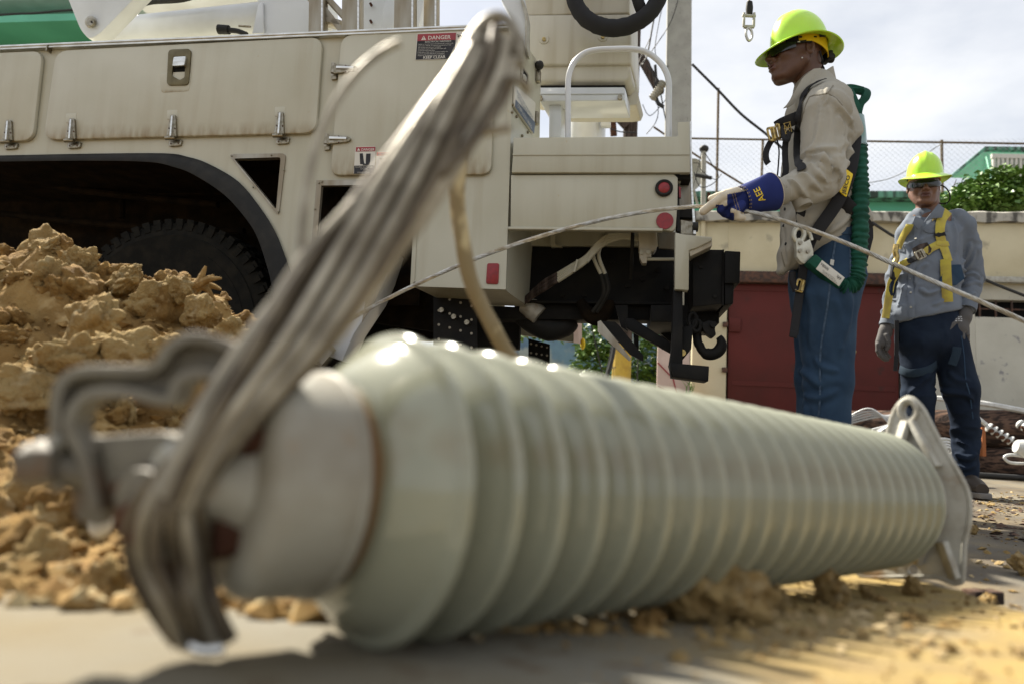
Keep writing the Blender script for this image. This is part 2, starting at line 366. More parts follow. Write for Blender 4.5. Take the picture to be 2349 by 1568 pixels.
M['clod'] = mat('clay_clod', (0.31, 0.195, 0.07), 0.95, col2=(0.17, 0.095, 0.03), nscale=1.1, nlo=0.35, nhi=0.65, col3=(0.36, 0.255, 0.12), n3=2.2, n3lo=0.58, n3hi=0.75, bump=0.6, bscale=7, bdist=0.05, spec=0.15)
M['clod2'] = mat('pale_clay_clod', (0.35, 0.25, 0.11), 0.95, col2=(0.25, 0.16, 0.06), nscale=1.3, nlo=0.35, nhi=0.65, col3=(0.40, 0.31, 0.17), n3=2.0, n3lo=0.52, n3hi=0.7, bump=0.6, bscale=7, bdist=0.05, spec=0.15)
M['bronze'] = mat('bronze_latch_frame', (0.14, 0.115, 0.06), 0.35, 0.7, col2=(0.10, 0.08, 0.04), nscale=30)
M['clamp'] = mat('dull_clamp_casting', (0.17, 0.155, 0.12), 0.6, 0.1, col2=(0.10, 0.085, 0.065), nscale=20, nlo=0.4, nhi=0.62, col3=(0.14, 0.07, 0.03), n3=14, n3lo=0.58, n3hi=0.7, bump=0.15, bscale=90)
M['porcelain_stain'] = mat('stained_porcelain', (0.22, 0.17, 0.09), 0.25, col2=(0.26, 0.13, 0.05), nscale=9, nlo=0.42, nhi=0.7, coat=0.5)
M['galv'] = mat('galvanised_casting', (0.42, 0.41, 0.36), 0.55, 0.2, col2=(0.32, 0.30, 0.25), nscale=25, col3=(0.26, 0.16, 0.08), n3=12, n3lo=0.62, n3hi=0.74, bump=0.15, bscale=90, rvar=0.2)
M['cap'] = mat('zinc_cap', (0.29, 0.28, 0.235), 0.5, 0.05, col2=(0.20, 0.175, 0.13), nscale=14, col3=(0.24, 0.15, 0.07), n3=16, n3lo=0.62, n3hi=0.72, bump=0.08, bscale=60)
M['strand'] = mat('aluminium_strand', (0.31, 0.28, 0.22), 0.42, 0.5, col2=(0.13, 0.11, 0.08), nscale=30, nlo=0.4, nhi=0.7, bump=0.1, bscale=140, rvar=0.2)
M['cable'] = mat('steel_cable', (0.55, 0.54, 0.50), 0.35, 0.8, col2=(0.36, 0.33, 0.27), nscale=40)
M['rope'] = mat('weathered_rope', (0.20, 0.15, 0.075), 0.75, col2=(0.42, 0.34, 0.19), nscale=26, nlo=0.53, nhi=0.62, bump=0.5, bscale=60, stretch=(1, 1, 0.5))
M['rust'] = mat('rusty_steel', (0.10, 0.045, 0.025), 0.8, 0.2, col2=(0.05, 0.02, 0.012), nscale=30, bump=0.3, bscale=90, spec=0.2)
M['soil'] = mat('ochre_clay', (0.28, 0.18, 0.068), 0.95, col2=(0.17, 0.10, 0.035), nscale=7, nlo=0.4, nhi=0.65, col3=(0.40, 0.29, 0.14), n3=16, n3lo=0.58, n3hi=0.72, bump=0.9, bscale=45, bdist=0.012, spec=0.15)
M['soil2'] = mat('pale_clay', (0.27, 0.19, 0.08), 0.95, col2=(0.19, 0.12, 0.045), nscale=9, col3=(0.42, 0.33, 0.19), n3=12, n3lo=0.5, n3hi=0.62, bump=0.9, bscale=50, bdist=0.01, spec=0.15)
M['asphalt'] = mat('yard_ground', (0.15, 0.137, 0.11), 0.9, col2=(0.085, 0.068, 0.05), nscale=1.4, nlo=0.42, nhi=0.62, col3=(0.20, 0.155, 0.09), n3=6, n3lo=0.45, n3hi=0.8, bump=0.6, bscale=60, spec=0.2)
M['concrete'] = mat('concrete_slab', (0.165, 0.153, 0.122), 0.88, col2=(0.155, 0.128, 0.08), nscale=5, nlo=0.40, nhi=0.62, col3=(0.11, 0.08, 0.05), n3=26, n3lo=0.60, n3hi=0.72, bump=0.35, bscale=140, bdist=0.006, spec=0.2)
M['yellow_slab'] = mat('clay_dusted_slab', (0.50, 0.37, 0.16), 0.9, col2=(0.42, 0.35, 0.24), nscale=7, nlo=0.45, nhi=0.62, col3=(0.28, 0.19, 0.10), n3=30, n3lo=0.60, n3hi=0.7, bump=0.5, bscale=90, bdist=0.008)
M['wall'] = mat('cream_render', (0.58, 0.52, 0.36), 0.85, col2=(0.50, 0.44, 0.29), nscale=2.2, col3=(0.30, 0.27, 0.20), n3=5, n3lo=0.62, n3hi=0.75, bump=0.15, bscale=30)
M['wall_low'] = mat('greyed_render', (0.52, 0.50, 0.42), 0.85, col2=(0.44, 0.42, 0.35), nscale=2.0, col3=(0.25, 0.24, 0.24), n3=7, n3lo=0.63, n3hi=0.70, bump=0.15, bscale=30)
M['coping'] = mat('lichened_coping', (0.42, 0.40, 0.35), 0.95, col2=(0.10, 0.095, 0.085), nscale=9, nlo=0.46, nhi=0.60, stretch=(1, 1, 0.5), bump=0.5, bscale=40, spec=0.2)
M['gate'] = mat('oxide_red_gate', (0.105, 0.020, 0.016), 0.6, col2=(0.08, 0.018, 0.014), nscale=1.8, col3=(0.06, 0.022, 0.018), n3=5, n3lo=0.64, n3hi=0.74, bump=0.05, bscale=20, spec=0.2)
M['dark_bar'] = mat('dark_iron', (0.05, 0.035, 0.03), 0.7, col2=(0.12, 0.06, 0.04), nscale=20, spec=0.2)
M['green'] = mat('mint_render', (0.15, 0.50, 0.34), 0.8, col2=(0.12, 0.42, 0.28), nscale=1.2, bump=0.1, bscale=20)
M['green_lt'] = mat('pale_mint_render', (0.36, 0.74, 0.54), 0.8, col2=(0.32, 0.68, 0.49), nscale=2)
M['green_stain'] = mat('streaked_mint_edge', (0.13, 0.33, 0.24), 0.9, col2=(0.035, 0.055, 0.045), nscale=3, nlo=0.42, nhi=0.58, stretch=(2, 2, 0.3))
M['pole_conc'] = mat('pitted_concrete_pole', (0.36, 0.36, 0.33), 0.9, col2=(0.29, 0.29, 0.265), nscale=5, col3=(0.10, 0.10, 0.09), n3=60, n3lo=0.66, n3hi=0.70, bump=0.3, bscale=70)
M['wood'] = mat('creosoted_wood', (0.10, 0.075, 0.065), 0.9, col2=(0.035, 0.026, 0.022), nscale=10, nlo=0.4, nhi=0.6, stretch=(4, 4, 0.5), bump=0.6, bscale=30, spec=0.15)
M['log'] = mat('old_log_wood', (0.14, 0.085, 0.06), 0.9, col2=(0.035, 0.024, 0.02), nscale=7, nlo=0.42, nhi=0.58, stretch=(0.6, 5, 5), bump=0.7, bscale=25, bdist=0.03, spec=0.2)
M['wire'] = mat('dark_wire', (0.035, 0.035, 0.035), 0.6, spec=0.2)
M['mesh_wire'] = mat('galvanised_mesh', (0.40, 0.41, 0.42), 0.5, 0.4)
M['post_rust'] = mat('rusty_fence_post', (0.16, 0.115, 0.06), 0.8, col2=(0.08, 0.05, 0.03), nscale=25)
M['yellow'] = mat('flaking_yellow_paint', (0.58, 0.40, 0.06), 0.75, col2=(0.46, 0.30, 0.05), nscale=8, col3=(0.06, 0.045, 0.03), n3=5, n3lo=0.60, n3hi=0.63, bump=0.3, bscale=20)
M['truck_red'] = mat('red_car_paint', (0.26, 0.012, 0.02), 0.22, coat=0.8, col2=(0.2, 0.01, 0.015), nscale=3)
M['glass'] = mat('car_glass', (0.22, 0.28, 0.28), 0.06, spec=1.0, coat=1.0)
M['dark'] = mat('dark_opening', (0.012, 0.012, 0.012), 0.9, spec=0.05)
M['blue'] = mat('blue_tarp', (0.03, 0.12, 0.42), 0.5, col2=(0.02, 0.08, 0.3), nscale=5, bump=0.4, bscale=12)
M['mural'] = mat('blue_grey_wall', (0.17, 0.27, 0.36), 0.85, col2=(0.10, 0.16, 0.24), nscale=2, col3=(0.30, 0.33, 0.33), n3=3, n3lo=0.52, n3hi=0.62)
M['skin'] = mat('dark_brown_skin', (0.105, 0.047, 0.026), 0.48, col2=(0.085, 0.037, 0.02), nscale=20, sss=0.08, bump=0.06, bscale=220, spec=0.45)
M['skin2'] = mat('brown_skin', (0.15, 0.070, 0.040), 0.48, col2=(0.12, 0.055, 0.032), nscale=20, sss=0.08, bump=0.06, bscale=220, spec=0.45)
M['lip'] = mat('lip', (0.10, 0.04, 0.032), 0.4)
M['hat'] = mat('hi_vis_lime_plastic', (0.46, 0.76, 0.04), 0.25, coat=0.3, sss=0.15, col2=(0.43, 0.72, 0.04), nscale=6)
M['hat_band'] = mat('yellow_suspension', (0.75, 0.50, 0.01), 0.45)
M['lens'] = mat('smoked_lens', (0.010, 0.012, 0.014), 0.12, coat=0.2, spec=0.5)
M['shirt_tan'] = mat('khaki_cotton', (0.365, 0.345, 0.295), 0.9, col2=(0.32, 0.30, 0.255), nscale=5, bump=0.25, bscale=500, bdist=0.002, spec=0.2)
M['strap_blue'] = mat('navy_webbing', (0.020, 0.034, 0.052), 0.85, spec=0.15)
M['shirt_seam'] = mat('khaki_seam', (0.20, 0.18, 0.14), 0.9)
M['shirt_blue'] = mat('grey_blue_cotton', (0.155, 0.178, 0.215), 0.9, col2=(0.125, 0.143, 0.175), nscale=5, bump=0.25, bscale=500, bdist=0.002, spec=0.2)
M['jeans'] = mat('washed_denim', (0.030, 0.058, 0.100), 0.9, col2=(0.015, 0.031, 0.060), nscale=5, nlo=0.35, nhi=0.65, col3=(0.060, 0.10, 0.155), n3=5, n3lo=0.50, n3hi=0.75, bump=0.3, bscale=500, bdist=0.002, spec=0.15)
M['jeans_dk'] = mat('dark_denim', (0.009, 0.015, 0.029), 0.9, col2=(0.015, 0.024, 0.042), nscale=7, bump=0.3, bscale=400, bdist=0.002, spec=0.12)
M['seam'] = mat('denim_seam', (0.055, 0.09, 0.14), 0.9, col2=(0.02, 0.04, 0.07), nscale=60)
M['web_black'] = mat('black_webbing', (0.020, 0.020, 0.022), 0.75, bump=0.3, bscale=300, bdist=0.002, spec=0.2)
M['web_yellow'] = mat('yellow_webbing', (0.46, 0.38, 0.05), 0.8, col2=(0.33, 0.25, 0.05), nscale=14, bump=0.3, bscale=300, bdist=0.002)
M['web_green'] = mat('green_tubular_webbing', (0.008, 0.072, 0.045), 0.75, col2=(0.005, 0.048, 0.030), nscale=20, bump=0.3, bscale=160, bdist=0.003, spec=0.25)
M['brass'] = mat('brass_buckle', (0.50, 0.36, 0.12), 0.35, 0.9, col2=(0.25, 0.19, 0.09), nscale=60)
M['stitch'] = mat('gold_stitching', (0.42, 0.30, 0.09), 0.8)
M['label_y'] = mat('yellow_label', (0.80, 0.58, 0.01), 0.5)
M['glove_blue'] = mat('navy_glove_canvas', (0.018, 0.030, 0.145), 0.85, bump=0.3, bscale=400, bdist=0.002, col2=(0.014, 0.022, 0.11), nscale=10, spec=0.2)
M['leather'] = mat('cream_glove_leather', (0.56, 0.50, 0.40), 0.7, col2=(0.46, 0.40, 0.30), nscale=14, bump=0.2, bscale=120, bdist=0.003)
M['glove_grey'] = mat('grey_knit_glove', (0.075, 0.070, 0.068), 0.8, bump=0.3, bscale=400, bdist=0.002)
M['shoe'] = mat('dark_boot_leather', (0.045, 0.033, 0.024), 0.6, bump=0.2, bscale=100)
M['sole'] = mat('boot_sole', (0.16, 0.15, 0.14), 0.8)
M['orange'] = mat('orange_trim', (0.6, 0.12, 0.02), 0.6)
M['leaf'] = mat('leaf_green', (0.075, 0.16, 0.025), 0.45, col2=(0.14, 0.24, 0.04), nscale=5, nlo=0.4, nhi=0.6, spec=0.6)
M['leaf2'] = mat('bright_leaf', (0.14, 0.24, 0.04), 0.5, col2=(0.07, 0.14, 0.03), nscale=8)
M['insul_w'] = mat('white_polymer', (0.55, 0.56, 0.55), 0.4, col2=(0.45, 0.45, 0.43), nscale=20)
M['pink'] = mat('pale_pink_board', (0.55, 0.42, 0.36), 0.85, col2=(0.45, 0.34, 0.28), nscale=3)
M['plywood'] = mat('scrap', (0.3, 0.1, 0.03), 0.8)
# ================================================================= SETTING
def slab_z(x, y): return 0.162 - 0.104 * y
def grid_axis(a, b, fine0, fine1, step, k=1.35):
    xs = list(np.arange(fine0, fine1 + 1e-6, step)); s_ = step
    x = fine1
    while x < b: s_ *= k; x += s_; xs.append(min(x, b))
    s_ = step; x = fine0
    while x > a: s_ *= k; x -= s_; xs.insert(0, max(x, a))
    return np.array(xs)
def sheet(name, xs, ys, zf, m, kind='structure'):
    X, Y = np.meshgrid(xs, ys, indexing='ij'); P = np.stack([X.ravel(), Y.ravel(), np.zeros(X.size)], 1)
    P[:, 2] = zf(P[:, 0], P[:, 1]); nx, ny = X.shape; i = np.arange(nx - 1)[:, None] * ny + np.arange(ny - 1)[None]
    i = i.ravel(); Fc = np.stack([i, i + ny, i + ny + 1, i + 1], 1)
    me = bpy.data.meshes.new(name); me.from_pydata(P.tolist(), [], Fc.tolist()); me.shade_smooth()
    o = mkobj(name, me, None, m); return meta(o, kind=kind) if kind else o
def ground_z(x, y):
    P = np.stack([x * 3, y * 3, x * 0], 1); near = np.clip(1 - (np.hypot(x, y - 3) - 4) / 4, 0, 1)
    return fbm(P, 4) * 0.012 * near - 0.004
ground = sheet('ground', grid_axis(-600, 600, -3, 4, 0.06), grid_axis(-200, 900, -1, 6, 0.06), ground_z, M['asphalt'])
# broken concrete slab the insulator lies on
def slab():
    mb = MB(); xs = np.concatenate([np.arange(-3.6, -1.2, 0.1), np.arange(-1.2, 1.0, 0.02)]); ys = np.concatenate([np.arange(-1.2, 0.2, 0.1), np.arange(0.2, 1.56, 0.02)])
    def edge(y): return float(np.interp(y, [-1.2, 0.5, 0.84, 1.08, 1.3, 1.6], [0.2, 0.56, 0.635, 0.70, 0.74, 0.76])) + 0.006 * math.sin(y * 31) + 0.004 * math.sin(y * 77)
    P = []; nx = len(xs); ny = len(ys)
    for i, x in enumerate(xs):
        for y in ys:
            u = (x + 3.6) / 4.6; X = -3.6 + (edge(y) + 3.6) * ((x + 3.6) / (xs[-1] + 3.6)); P.append((X, y, 0))
    P = np.array(P); P[:, 2] = slab_z(P[:, 0], P[:, 1]) + fbm(P * np.array([5, 5, 5]), 3) * 0.004 + fbm(P * 22, 2) * 0.0012
    i = (np.arange(nx - 1)[:, None] * ny + np.arange(ny - 1)[None]).ravel(); Fc = np.stack([i, i + ny, i + ny + 1, i + 1], 1).tolist()
    V = P.tolist(); b = len(V)
    for j in range(ny):      # side wall of the slab along its right edge
        p = P[(nx - 1) * ny + j]; V.append([p[0] + 0.004, p[1], p[2] - 0.012]); V.append([p[0] + 0.012, p[1], -0.03])
    for j in range(ny - 1):
        k = (nx - 1) * ny + j; Fc.append([k, b + 2 * j, b + 2 * j + 2, k + 1]); Fc.append([b + 2 * j, b + 2 * j + 1, b + 2 * j + 3, b + 2 * j + 2])
    b = len(V)
    for i in range(nx): p = P[i * ny + ny - 1]; V.append([p[0], p[1] + 0.01, -0.03])
    for i in range(nx - 1): Fc.append([i * ny + ny - 1, b + i, b + i + 1, (i + 1) * ny + ny - 1])
    me = bpy.data.meshes.new('concrete_slab'); me.from_pydata(V, [], Fc); me.shade_smooth(); me.set_sharp_from_angle(angle=R(40))
    me.materials.append(M['concrete']); me.materials.append(M['yellow_slab'])
    o = mkobj('concrete_slab', me); meta(o, kind='structure'); return o
slab_o = slab()
# blend the clay dust into the slab's colour by place (a stain with its own shape)
def slab_dust():
    m = M['concrete']; N = m.node_tree.nodes; L = m.node_tree.links; b = N['Principled BSDF']; src = b.inputs['Base Color'].links[0].from_socket
    g = N.new('ShaderNodeNewGeometry'); s_ = N.new('ShaderNodeSeparateXYZ'); L.new(g.outputs['Position'], s_.inputs['Vector'])
    n = N.new('ShaderNodeTexNoise'); n.inputs['Scale'].default_value = 6; n.inputs['Detail'].default_value = 6; L.new(g.outputs['Position'], n.inputs['Vector'])
    a = N.new('ShaderNodeMath'); a.operation = 'MULTIPLY_ADD'; a.inputs[1].default_value = 1.0; L.new(n.outputs['Fac'], a.inputs[0]); L.new(s_.outputs['X'], a.inputs[2])
    r = N.new('ShaderNodeMapRange'); r.inputs['From Min'].default_value = 0.60; r.inputs['From Max'].default_value = 0.92; L.new(a.outputs[0], r.inputs['Value'])
    n2 = N.new('ShaderNodeTexNoise'); n2.inputs['Scale'].default_value = 24; n2.inputs['Detail'].default_value = 5; L.new(g.outputs['Position'], n2.inputs['Vector'])
    r2 = N.new('ShaderNodeMapRange'); r2.inputs['From Min'].default_value = 0.35; r2.inputs['From Max'].default_value = 0.65; L.new(n2.outputs['Fac'], r2.inputs['Value'])
    yc = N.new('ShaderNodeMixRGB'); yc.inputs['Color1'].default_value = (0.30, 0.215, 0.075, 1); yc.inputs['Color2'].default_value = (0.22, 0.16, 0.075, 1); L.new(r2.outputs['Result'], yc.inputs['Fac'])
    x = N.new('ShaderNodeMixRGB'); L.new(r.outputs['Result'], x.inputs['Fac']); L.new(src, x.inputs['Color1']); L.new(yc.outputs['Color'], x.inputs['Color2']); L.new(x.outputs['Color'], b.inputs['Base Color'])
slab_dust()

# ---- dirt pile: clay heap with lumps
TOPX = ([-9, -2.2, -1.5, -1.315, -1.07, -0.89, -0.79, -0.73, -0.66, -0.5, -0.3, -0.12, 0.02, 0.2], [0.72, 0.72, 0.70, 0.72, 0.64, 0.61, 0.53, 0.42, 0.33, 0.22, 0.13, 0.07, 0.0, -0.05])
def pile_raw(x, y):
    toe = np.interp(x, [-3, -0.6, -0.38, -0.2, 0.0], [0.50, 0.55, 0.60, 0.72, 0.95])
    t = np.clip((y - toe) / (1.95 - toe), 0, 1)
    prof = np.interp(t, [0, 0.04, 0.10, 0.25, 0.45, 0.68, 0.85, 1.0], [-0.02, 0.06, 0.12, 0.20, 0.29, 0.50, 0.80, 1.0])
    back = np.interp(y, [0, 2.0, 2.45, 2.9], [1, 1, 0.35, 0])
    return prof * back * np.interp(x, *TOPX)
def pile_h(x, y):
    b = np.maximum(slab_z(x, y), 0); P = np.stack([x, y, x * 0 + 3.1], 1); h = pile_raw(x, y); a = np.clip(h / 0.10, 0, 1)
    n = (np.abs(pnoise(P * 4.5 + 3)) * 1.8 - 0.35) * 0.10 + (np.abs(pnoise(P * 10 + 5)) * 1.8 - 0.35) * 0.065 + (np.abs(pnoise(P * 23)) * 1.8 - 0.3) * 0.028 + (np.abs(pnoise(P * 50 + 9)) * 1.8 - 0.3) * 0.008
    return b - 0.012 + h + n * a * np.interp(h, [0, 0.3], [0.45, 1.0])
def pile():
    th = thing('dirt_pile', 'tall heap of ochre clay clods and rubble in front of the truck wheel', 'dirt pile', (-0.9, 1.4, 0))
    xs = np.arange(-3.0, 0.16, 0.0125); ys = np.arange(0.48, 2.9, 0.0125)
    X, Y = np.meshgrid(xs, ys, indexing='ij'); P = np.stack([X.ravel(), Y.ravel(), X.ravel() * 0], 1); P[:, 2] = pile_h(P[:, 0], P[:, 1])
    q = np.stack([pnoise(P * 30), pnoise(P * 30 + 50), P[:, 0] * 0], 1) * 0.012; P += q
    nx, ny = X.shape; i = (np.arange(nx - 1)[:, None] * ny + np.arange(ny - 1)[None]).ravel(); Fc = np.stack([i, i + ny, i + ny + 1, i + 1], 1)
    me = bpy.data.meshes.new('soil'); me.from_pydata(P.tolist(), [], Fc.tolist()); me.shade_smooth(); mkobj('soil', me, th, M['soil'])
    return th
pile_t = pile()
def clod_mesh(seed, m, sub=3, amp=0.32):
    bm = bmesh.new(); bmesh.ops.create_icosphere(bm, subdivisions=sub, radius=1); me = bpy.data.meshes.new('clod'); bm.to_mesh(me); bm.free()
    n = len(me.vertices); co = np.empty(n * 3); me.vertices.foreach_get('co', co); co = co.reshape(-1, 3)
    d = fbm(co * 1.0 + seed * 7.7, 2) * amp * 1.9 + (np.abs(pnoise(co * 2.1 + seed)) + 0.38 * np.abs(pnoise(co * 4.6 + seed * 2)) + 0.12 * np.abs(pnoise(co * 9 + seed)) + 0.07 * np.abs(pnoise(co * 18 + seed))) * amp * 1.9 - amp * 0.5
    s_ = np.array([1, 0.8 + 0.25 * math.sin(seed), 0.72 + 0.12 * math.cos(seed * 3)]); co = co * (1 + d)[:, None] * s_
    me.vertices.foreach_set('co', co.ravel()); me.shade_smooth(); me.materials.append(m); return me
CL = [clod_mesh(i, M['clod' if i % 3 else 'clod2'], 4) for i in range(9)]
CLF = [clod_mesh(i + 20, M['clod2'], 5, 0.30) for i in range(5)]
rnd = random.Random(11)
def put(name, me, loc, s_, parent=None, rot=None):
    o = bpy.data.objects.new(name, me); COL.objects.link(o); off = parent.location if parent else Vector((0, 0, 0))
    o.location = Vector(loc) - off; o.scale = (s_, s_, s_) if not isinstance(s_, (tuple, list)) else s_
    o.rotation_euler = rot or (rnd.uniform(0, 6), rnd.uniform(0, 6), rnd.uniform(0, 6)); o.parent = parent; return o
for i in range(285):
    while True:
        x = rnd.uniform(-1.9, 0.0); y = 0.60 + 1.5 * rnd.random() ** 1.2
        if pile_raw(np.array([x]), np.array([y]))[0] > 0.015 and x > -0.85 * y: break
    s_ = rnd.choice([0.013, 0.017, 0.022, 0.028, 0.036, 0.048]) * (0.55 + 0.45 * y); z = float(pile_h(np.array([x]), np.array([y]))[0])
    put('clod', CL[i % 9], (x, y, z + s_ * 0.15), s_, pile_t)
# hand-placed big lumps seen on the face of the heap
for px, py, Y, s_ in ((215, 745, 1.60, 0.075), (60, 890, 1.33, 0.06), (95, 572, 1.9, 0.045), (350, 695, 1.8, 0.055), (455, 720, 1.75, 0.045), (20, 660, 1.85, 0.06), (130, 660, 1.8, 0.065), (290, 640, 1.85, 0.05), (180, 610, 1.88, 0.05), (410, 665, 1.8, 0.04), (520, 790, 1.7, 0.055), (300, 830, 1.45, 0.07), (90, 1290, 0.72, 0.032), (250, 1330, 0.66, 0.022), (380, 820, 1.5, 0.06), (160, 850, 1.4, 0.07)):
    put('clod', CLF[int(px) % 5], at(px, py, Y), s_, pile_t)
def scatter(name, n, region, smin_, smax_, m, zf, flat=1.0, avoid=None, seed=1):
    """many tiny pieces joined in one object"""
    r = random.Random(seed); V = []; Fc = []
    base = [(0, 0, 1), (0.9, 0, 0.1), (0.2, 0.85, 0.2), (-0.8, 0.4, 0), (-0.5, -0.8, 0.15), (0.4, -0.7, 0.3), (0, 0, -0.7)]
    fs = [(0, 1, 2), (0, 2, 3), (0, 3, 4), (0, 4, 5), (0, 5, 1), (6, 2, 1), (6, 3, 2), (6, 4, 3), (6, 5, 4), (6, 1, 5)]
    xs = []; 
    for _ in range(n):
        x, y = region(r); s_ = smin_ + (smax_ - smin_) * r.random() ** 3; xs.append((x, y, s_))
    A = np.array(xs); Z = zf(A[:, 0], A[:, 1])
    for (x, y, s_), z in zip(xs, Z):
        rm = Matrix.Rotation(r.uniform(0, 6.3), 3, 'Z') @ Matrix.Rotation(r.uniform(-0.7, 0.7), 3, 'X'); b = len(V); k = (r.uniform(0.6, 1.5), r.uniform(0.6, 1.3), r.uniform(0.5, 1.1) * flat)
        for q in base: p = rm @ Vector((q[0] * k[0] * s_, q[1] * k[1] * s_, q[2] * k[2] * s_)); V.append((x + p.x, y + p.y, z + p.z + s_ * 0.2 * flat))
        Fc += [tuple(b + i for i in f) for f in fs]
    me = bpy.data.meshes.new(name); me.from_pydata(V, [], Fc); o = mkobj(name, me, None, m); return meta(o, kind='stuff')
meta(scatter('gravel', 8000, lambda r: (-1.7 + 1.85 * r.random(), 0.58 + 1.5 * r.random() ** 1.4), 0.003, 0.020, M['clod_bits'], lambda x, y: np.where(pile_raw(x, y) > 0.01, pile_h(x, y), slab_z(x, y)), 1, None, 2), kind='stuff')
scatter('crumbs', 1100, lambda r: (0.05 + 0.62 * r.random() , 0.40 + 0.75 * r.random()), 0.0008, 0.005, M['soil'], slab_z, 0.8, None, 3)
scatter('crumbs_near', 420, lambda r: (r.gauss(0.30, 0.12), r.gauss(0.72, 0.10)), 0.002, 0.010, M['soil2'], slab_z, 0.9, None, 6).name = 'crumbs'
scatter('debris', 2400, lambda r: (0.85 + 2.6 * r.random(), 1.2 + 3.2 * r.random()), 0.002, 0.016, M['soil2'], ground_z, 0.7, None, 4)
scatter('bark_chips', 2600, lambda r: (1.0 + 2.6 * r.random(), 2.1 + 1.8 * r.random()), 0.004, 0.022, M['log'], ground_z, 0.35, None, 5)
# single lumps of clay lying by the insulator
for i, (px, py, Y, s_, lb) in enumerate(((1655, 1385, 0.70, 0.044, 'largest broken lump of yellow clay under the middle of the insulator'), (1565, 1400, 0.69, 0.036, 'knobbly lump of clay on the left side of the largest lump'), (1725, 1395, 0.74, 0.030, 'clay lump leaning on the right side of the largest lump'),
        (1906, 1337, 0.86, 0.026, 'round clay lump standing alone under the far third of the insulator'), (1790, 1385, 0.78, 0.017, 'small pinkish clay lump between the largest lump and the round one'), (2095, 1335, 0.98, 0.016, 'small clay lump at the foot of the far bracket'),
        (1035, 1450, 0.56, 0.011, 'brown pebble on the sunlit slab under the near insulator discs'), (2342, 1280, 1.55, 0.028, 'pale clay clod on the yard ground at the right edge'), (2258, 1350, 1.16, 0.022, 'dusty clod lying just beyond the slab edge'), (2235, 1200, 2.2, 0.016, 'tiny clod on the dark ground below the boot'), (1990, 1355, 0.92, 0.010, 'flat pebble beside the insulator shadow'))):
    p = at(px, py, Y); zz = float(slab_z(p.x, p.y)) if p.x < 0.65 else 0.0
    o = put('dirt_clod', CLF[i % 5], p, s_, None, (0.3 * i, 0.5 * i, i)); o.location.z = zz + s_ * 0.55; meta(o, lb, 'clod', 'loose clay lumps on the slab and yard')
# two brick fragments past the slab edge
for px, py, lb in ((2238, 1332, 'reddish brick chip lying left of another chip past the slab'), (2270, 1338, 'reddish brick chip nearest the right edge past the slab')):
    p = at(px, py, 1.22); mb = MB(); mb.box((p.x, p.y, 0.014), (0.036, 0.026, 0.022), (Vector((0.9, 0.3, 0)).normalized(), Vector((-0.3, 0.9, 0)).normalized(), TZ)); meta(mb.build('brick_chip', M['log'], None, 0.002), lb, 'brick chip')
# root stump on the heap
mb = MB()
c0 = at(455, 655, 1.85)
for dx, dz, dy in ((0.04, 0.03, 0), (0.055, -0.005, 0.02), (-0.045, -0.015, 0), (0.015, 0.055, 0), (0.07, 0.02, -0.02), (-0.03, 0.02, 0.02), (0.05, -0.04, 0)):
    mb.tube([c0, c0 + Vector((dx * 0.5, dy, dz * 0.4 + 0.006)), c0 + Vector((dx, dy, dz))], [0.014, 0.009, 0.003], 7, 4)
meta(mb.build('root', M['soil']), 'tangled clay-caked root sticking out of the top of the heap', 'root')
p = at(232, 1190, 0.66); mb = MB(); mb.ball(p, 0.014, 14, 10, (0.8, 0.8, 1.25)); meta(mb.build('white_stone', M['insul_w']), 'smooth white oval stone on the near clay rubble', 'stone')

# ---- wall with coping, gate, window
WW = 6.0
def wallbox(name, px0, px1, z0, z1, w0, d, m, parent, bevel=0.004):
    u0 = tuv(px0, 700, w0)[0]; u1 = tuv(px1, 700, w0)[0]; mb = MB()
    mb.box(tl((u0 + u1) / 2, w0 + d / 2, (z0 + z1) / 2), (u1 - u0, d, z1 - z0), (TU, TW, TZ)); return mb.build(name, m, parent, bevel)
def zat(px, py, w): return tuv(px, py, w)[1]
wt = thing('yard_wall', 'long cream rendered yard wall with mossy coping and barred window', 'wall', tl(3, WW, 0))
zc = zat(1900, 512, WW); zl = zat(2250, 652, WW); zg = zat(1850, 652, WW)
wallbox('wall', 1590, 1668, 0, zc, WW, 0.2, M['wall'], wt); wallbox('wall', 1668, 2070, zg + 0.14, zc, WW, 0.2, M['wall'], wt)
zw0, zw1 = zat(2290, 728, WW), zat(2290, 688, WW)
wallbox('wall', 2070, 2236, 0, zl, WW, 0.2, M['wall_low'], wt); wallbox('wall', 2236, 2700, 0, zw0, WW + 0.003, 0.2, M['wall_low'], wt)
wallbox('wall', 2236, 2700, zw1, zl, WW + 0.003, 0.2, M['wall_low'], wt); wallbox('wall', 2070, 2700, zl, zc, WW - 0.04, 0.24, M['wall'], wt)
wallbox('lintel', 1668, 2075, zg, zg + 0.14, WW - 0.06, 0.2, M['dark_bar'], wt)
wallbox('ledge', 2180, 2700, zl + 0.002, zl + 0.07, WW - 0.12, 0.12, M['galv'], wt)
mb = MB()   # uneven coping
u0 = tuv(1588, 500, WW)[0]; u1 = tuv(2750, 500, WW)[0]; n = 120; V = []; Fc = []
for i in range(n + 1):
    u = u0 + (u1 - u0) * i / n; a = 0.012 * noise.noise(Vector((u * 4, 1, 0))); b = 0.018 * noise.noise(Vector((u * 5, 7, 0)))
    for w_, z_ in ((WW - 0.10 + a, zc + b), (WW - 0.10 + a, zc + 0.11 + a), (WW - 0.07, zc + 0.13 + a), (WW + 0.3, zc + 0.13), (WW + 0.3, zc)): V.append(tl(u, w_, z_))
for i in range(n):
    for k in range(5): Fc.append((i * 5 + k, i * 5 + (k + 1) % 5, i * 5 + 5 + (k + 1) % 5, i * 5 + 5 + k))
mb.add(V, Fc).build('coping', M['coping'], wt)
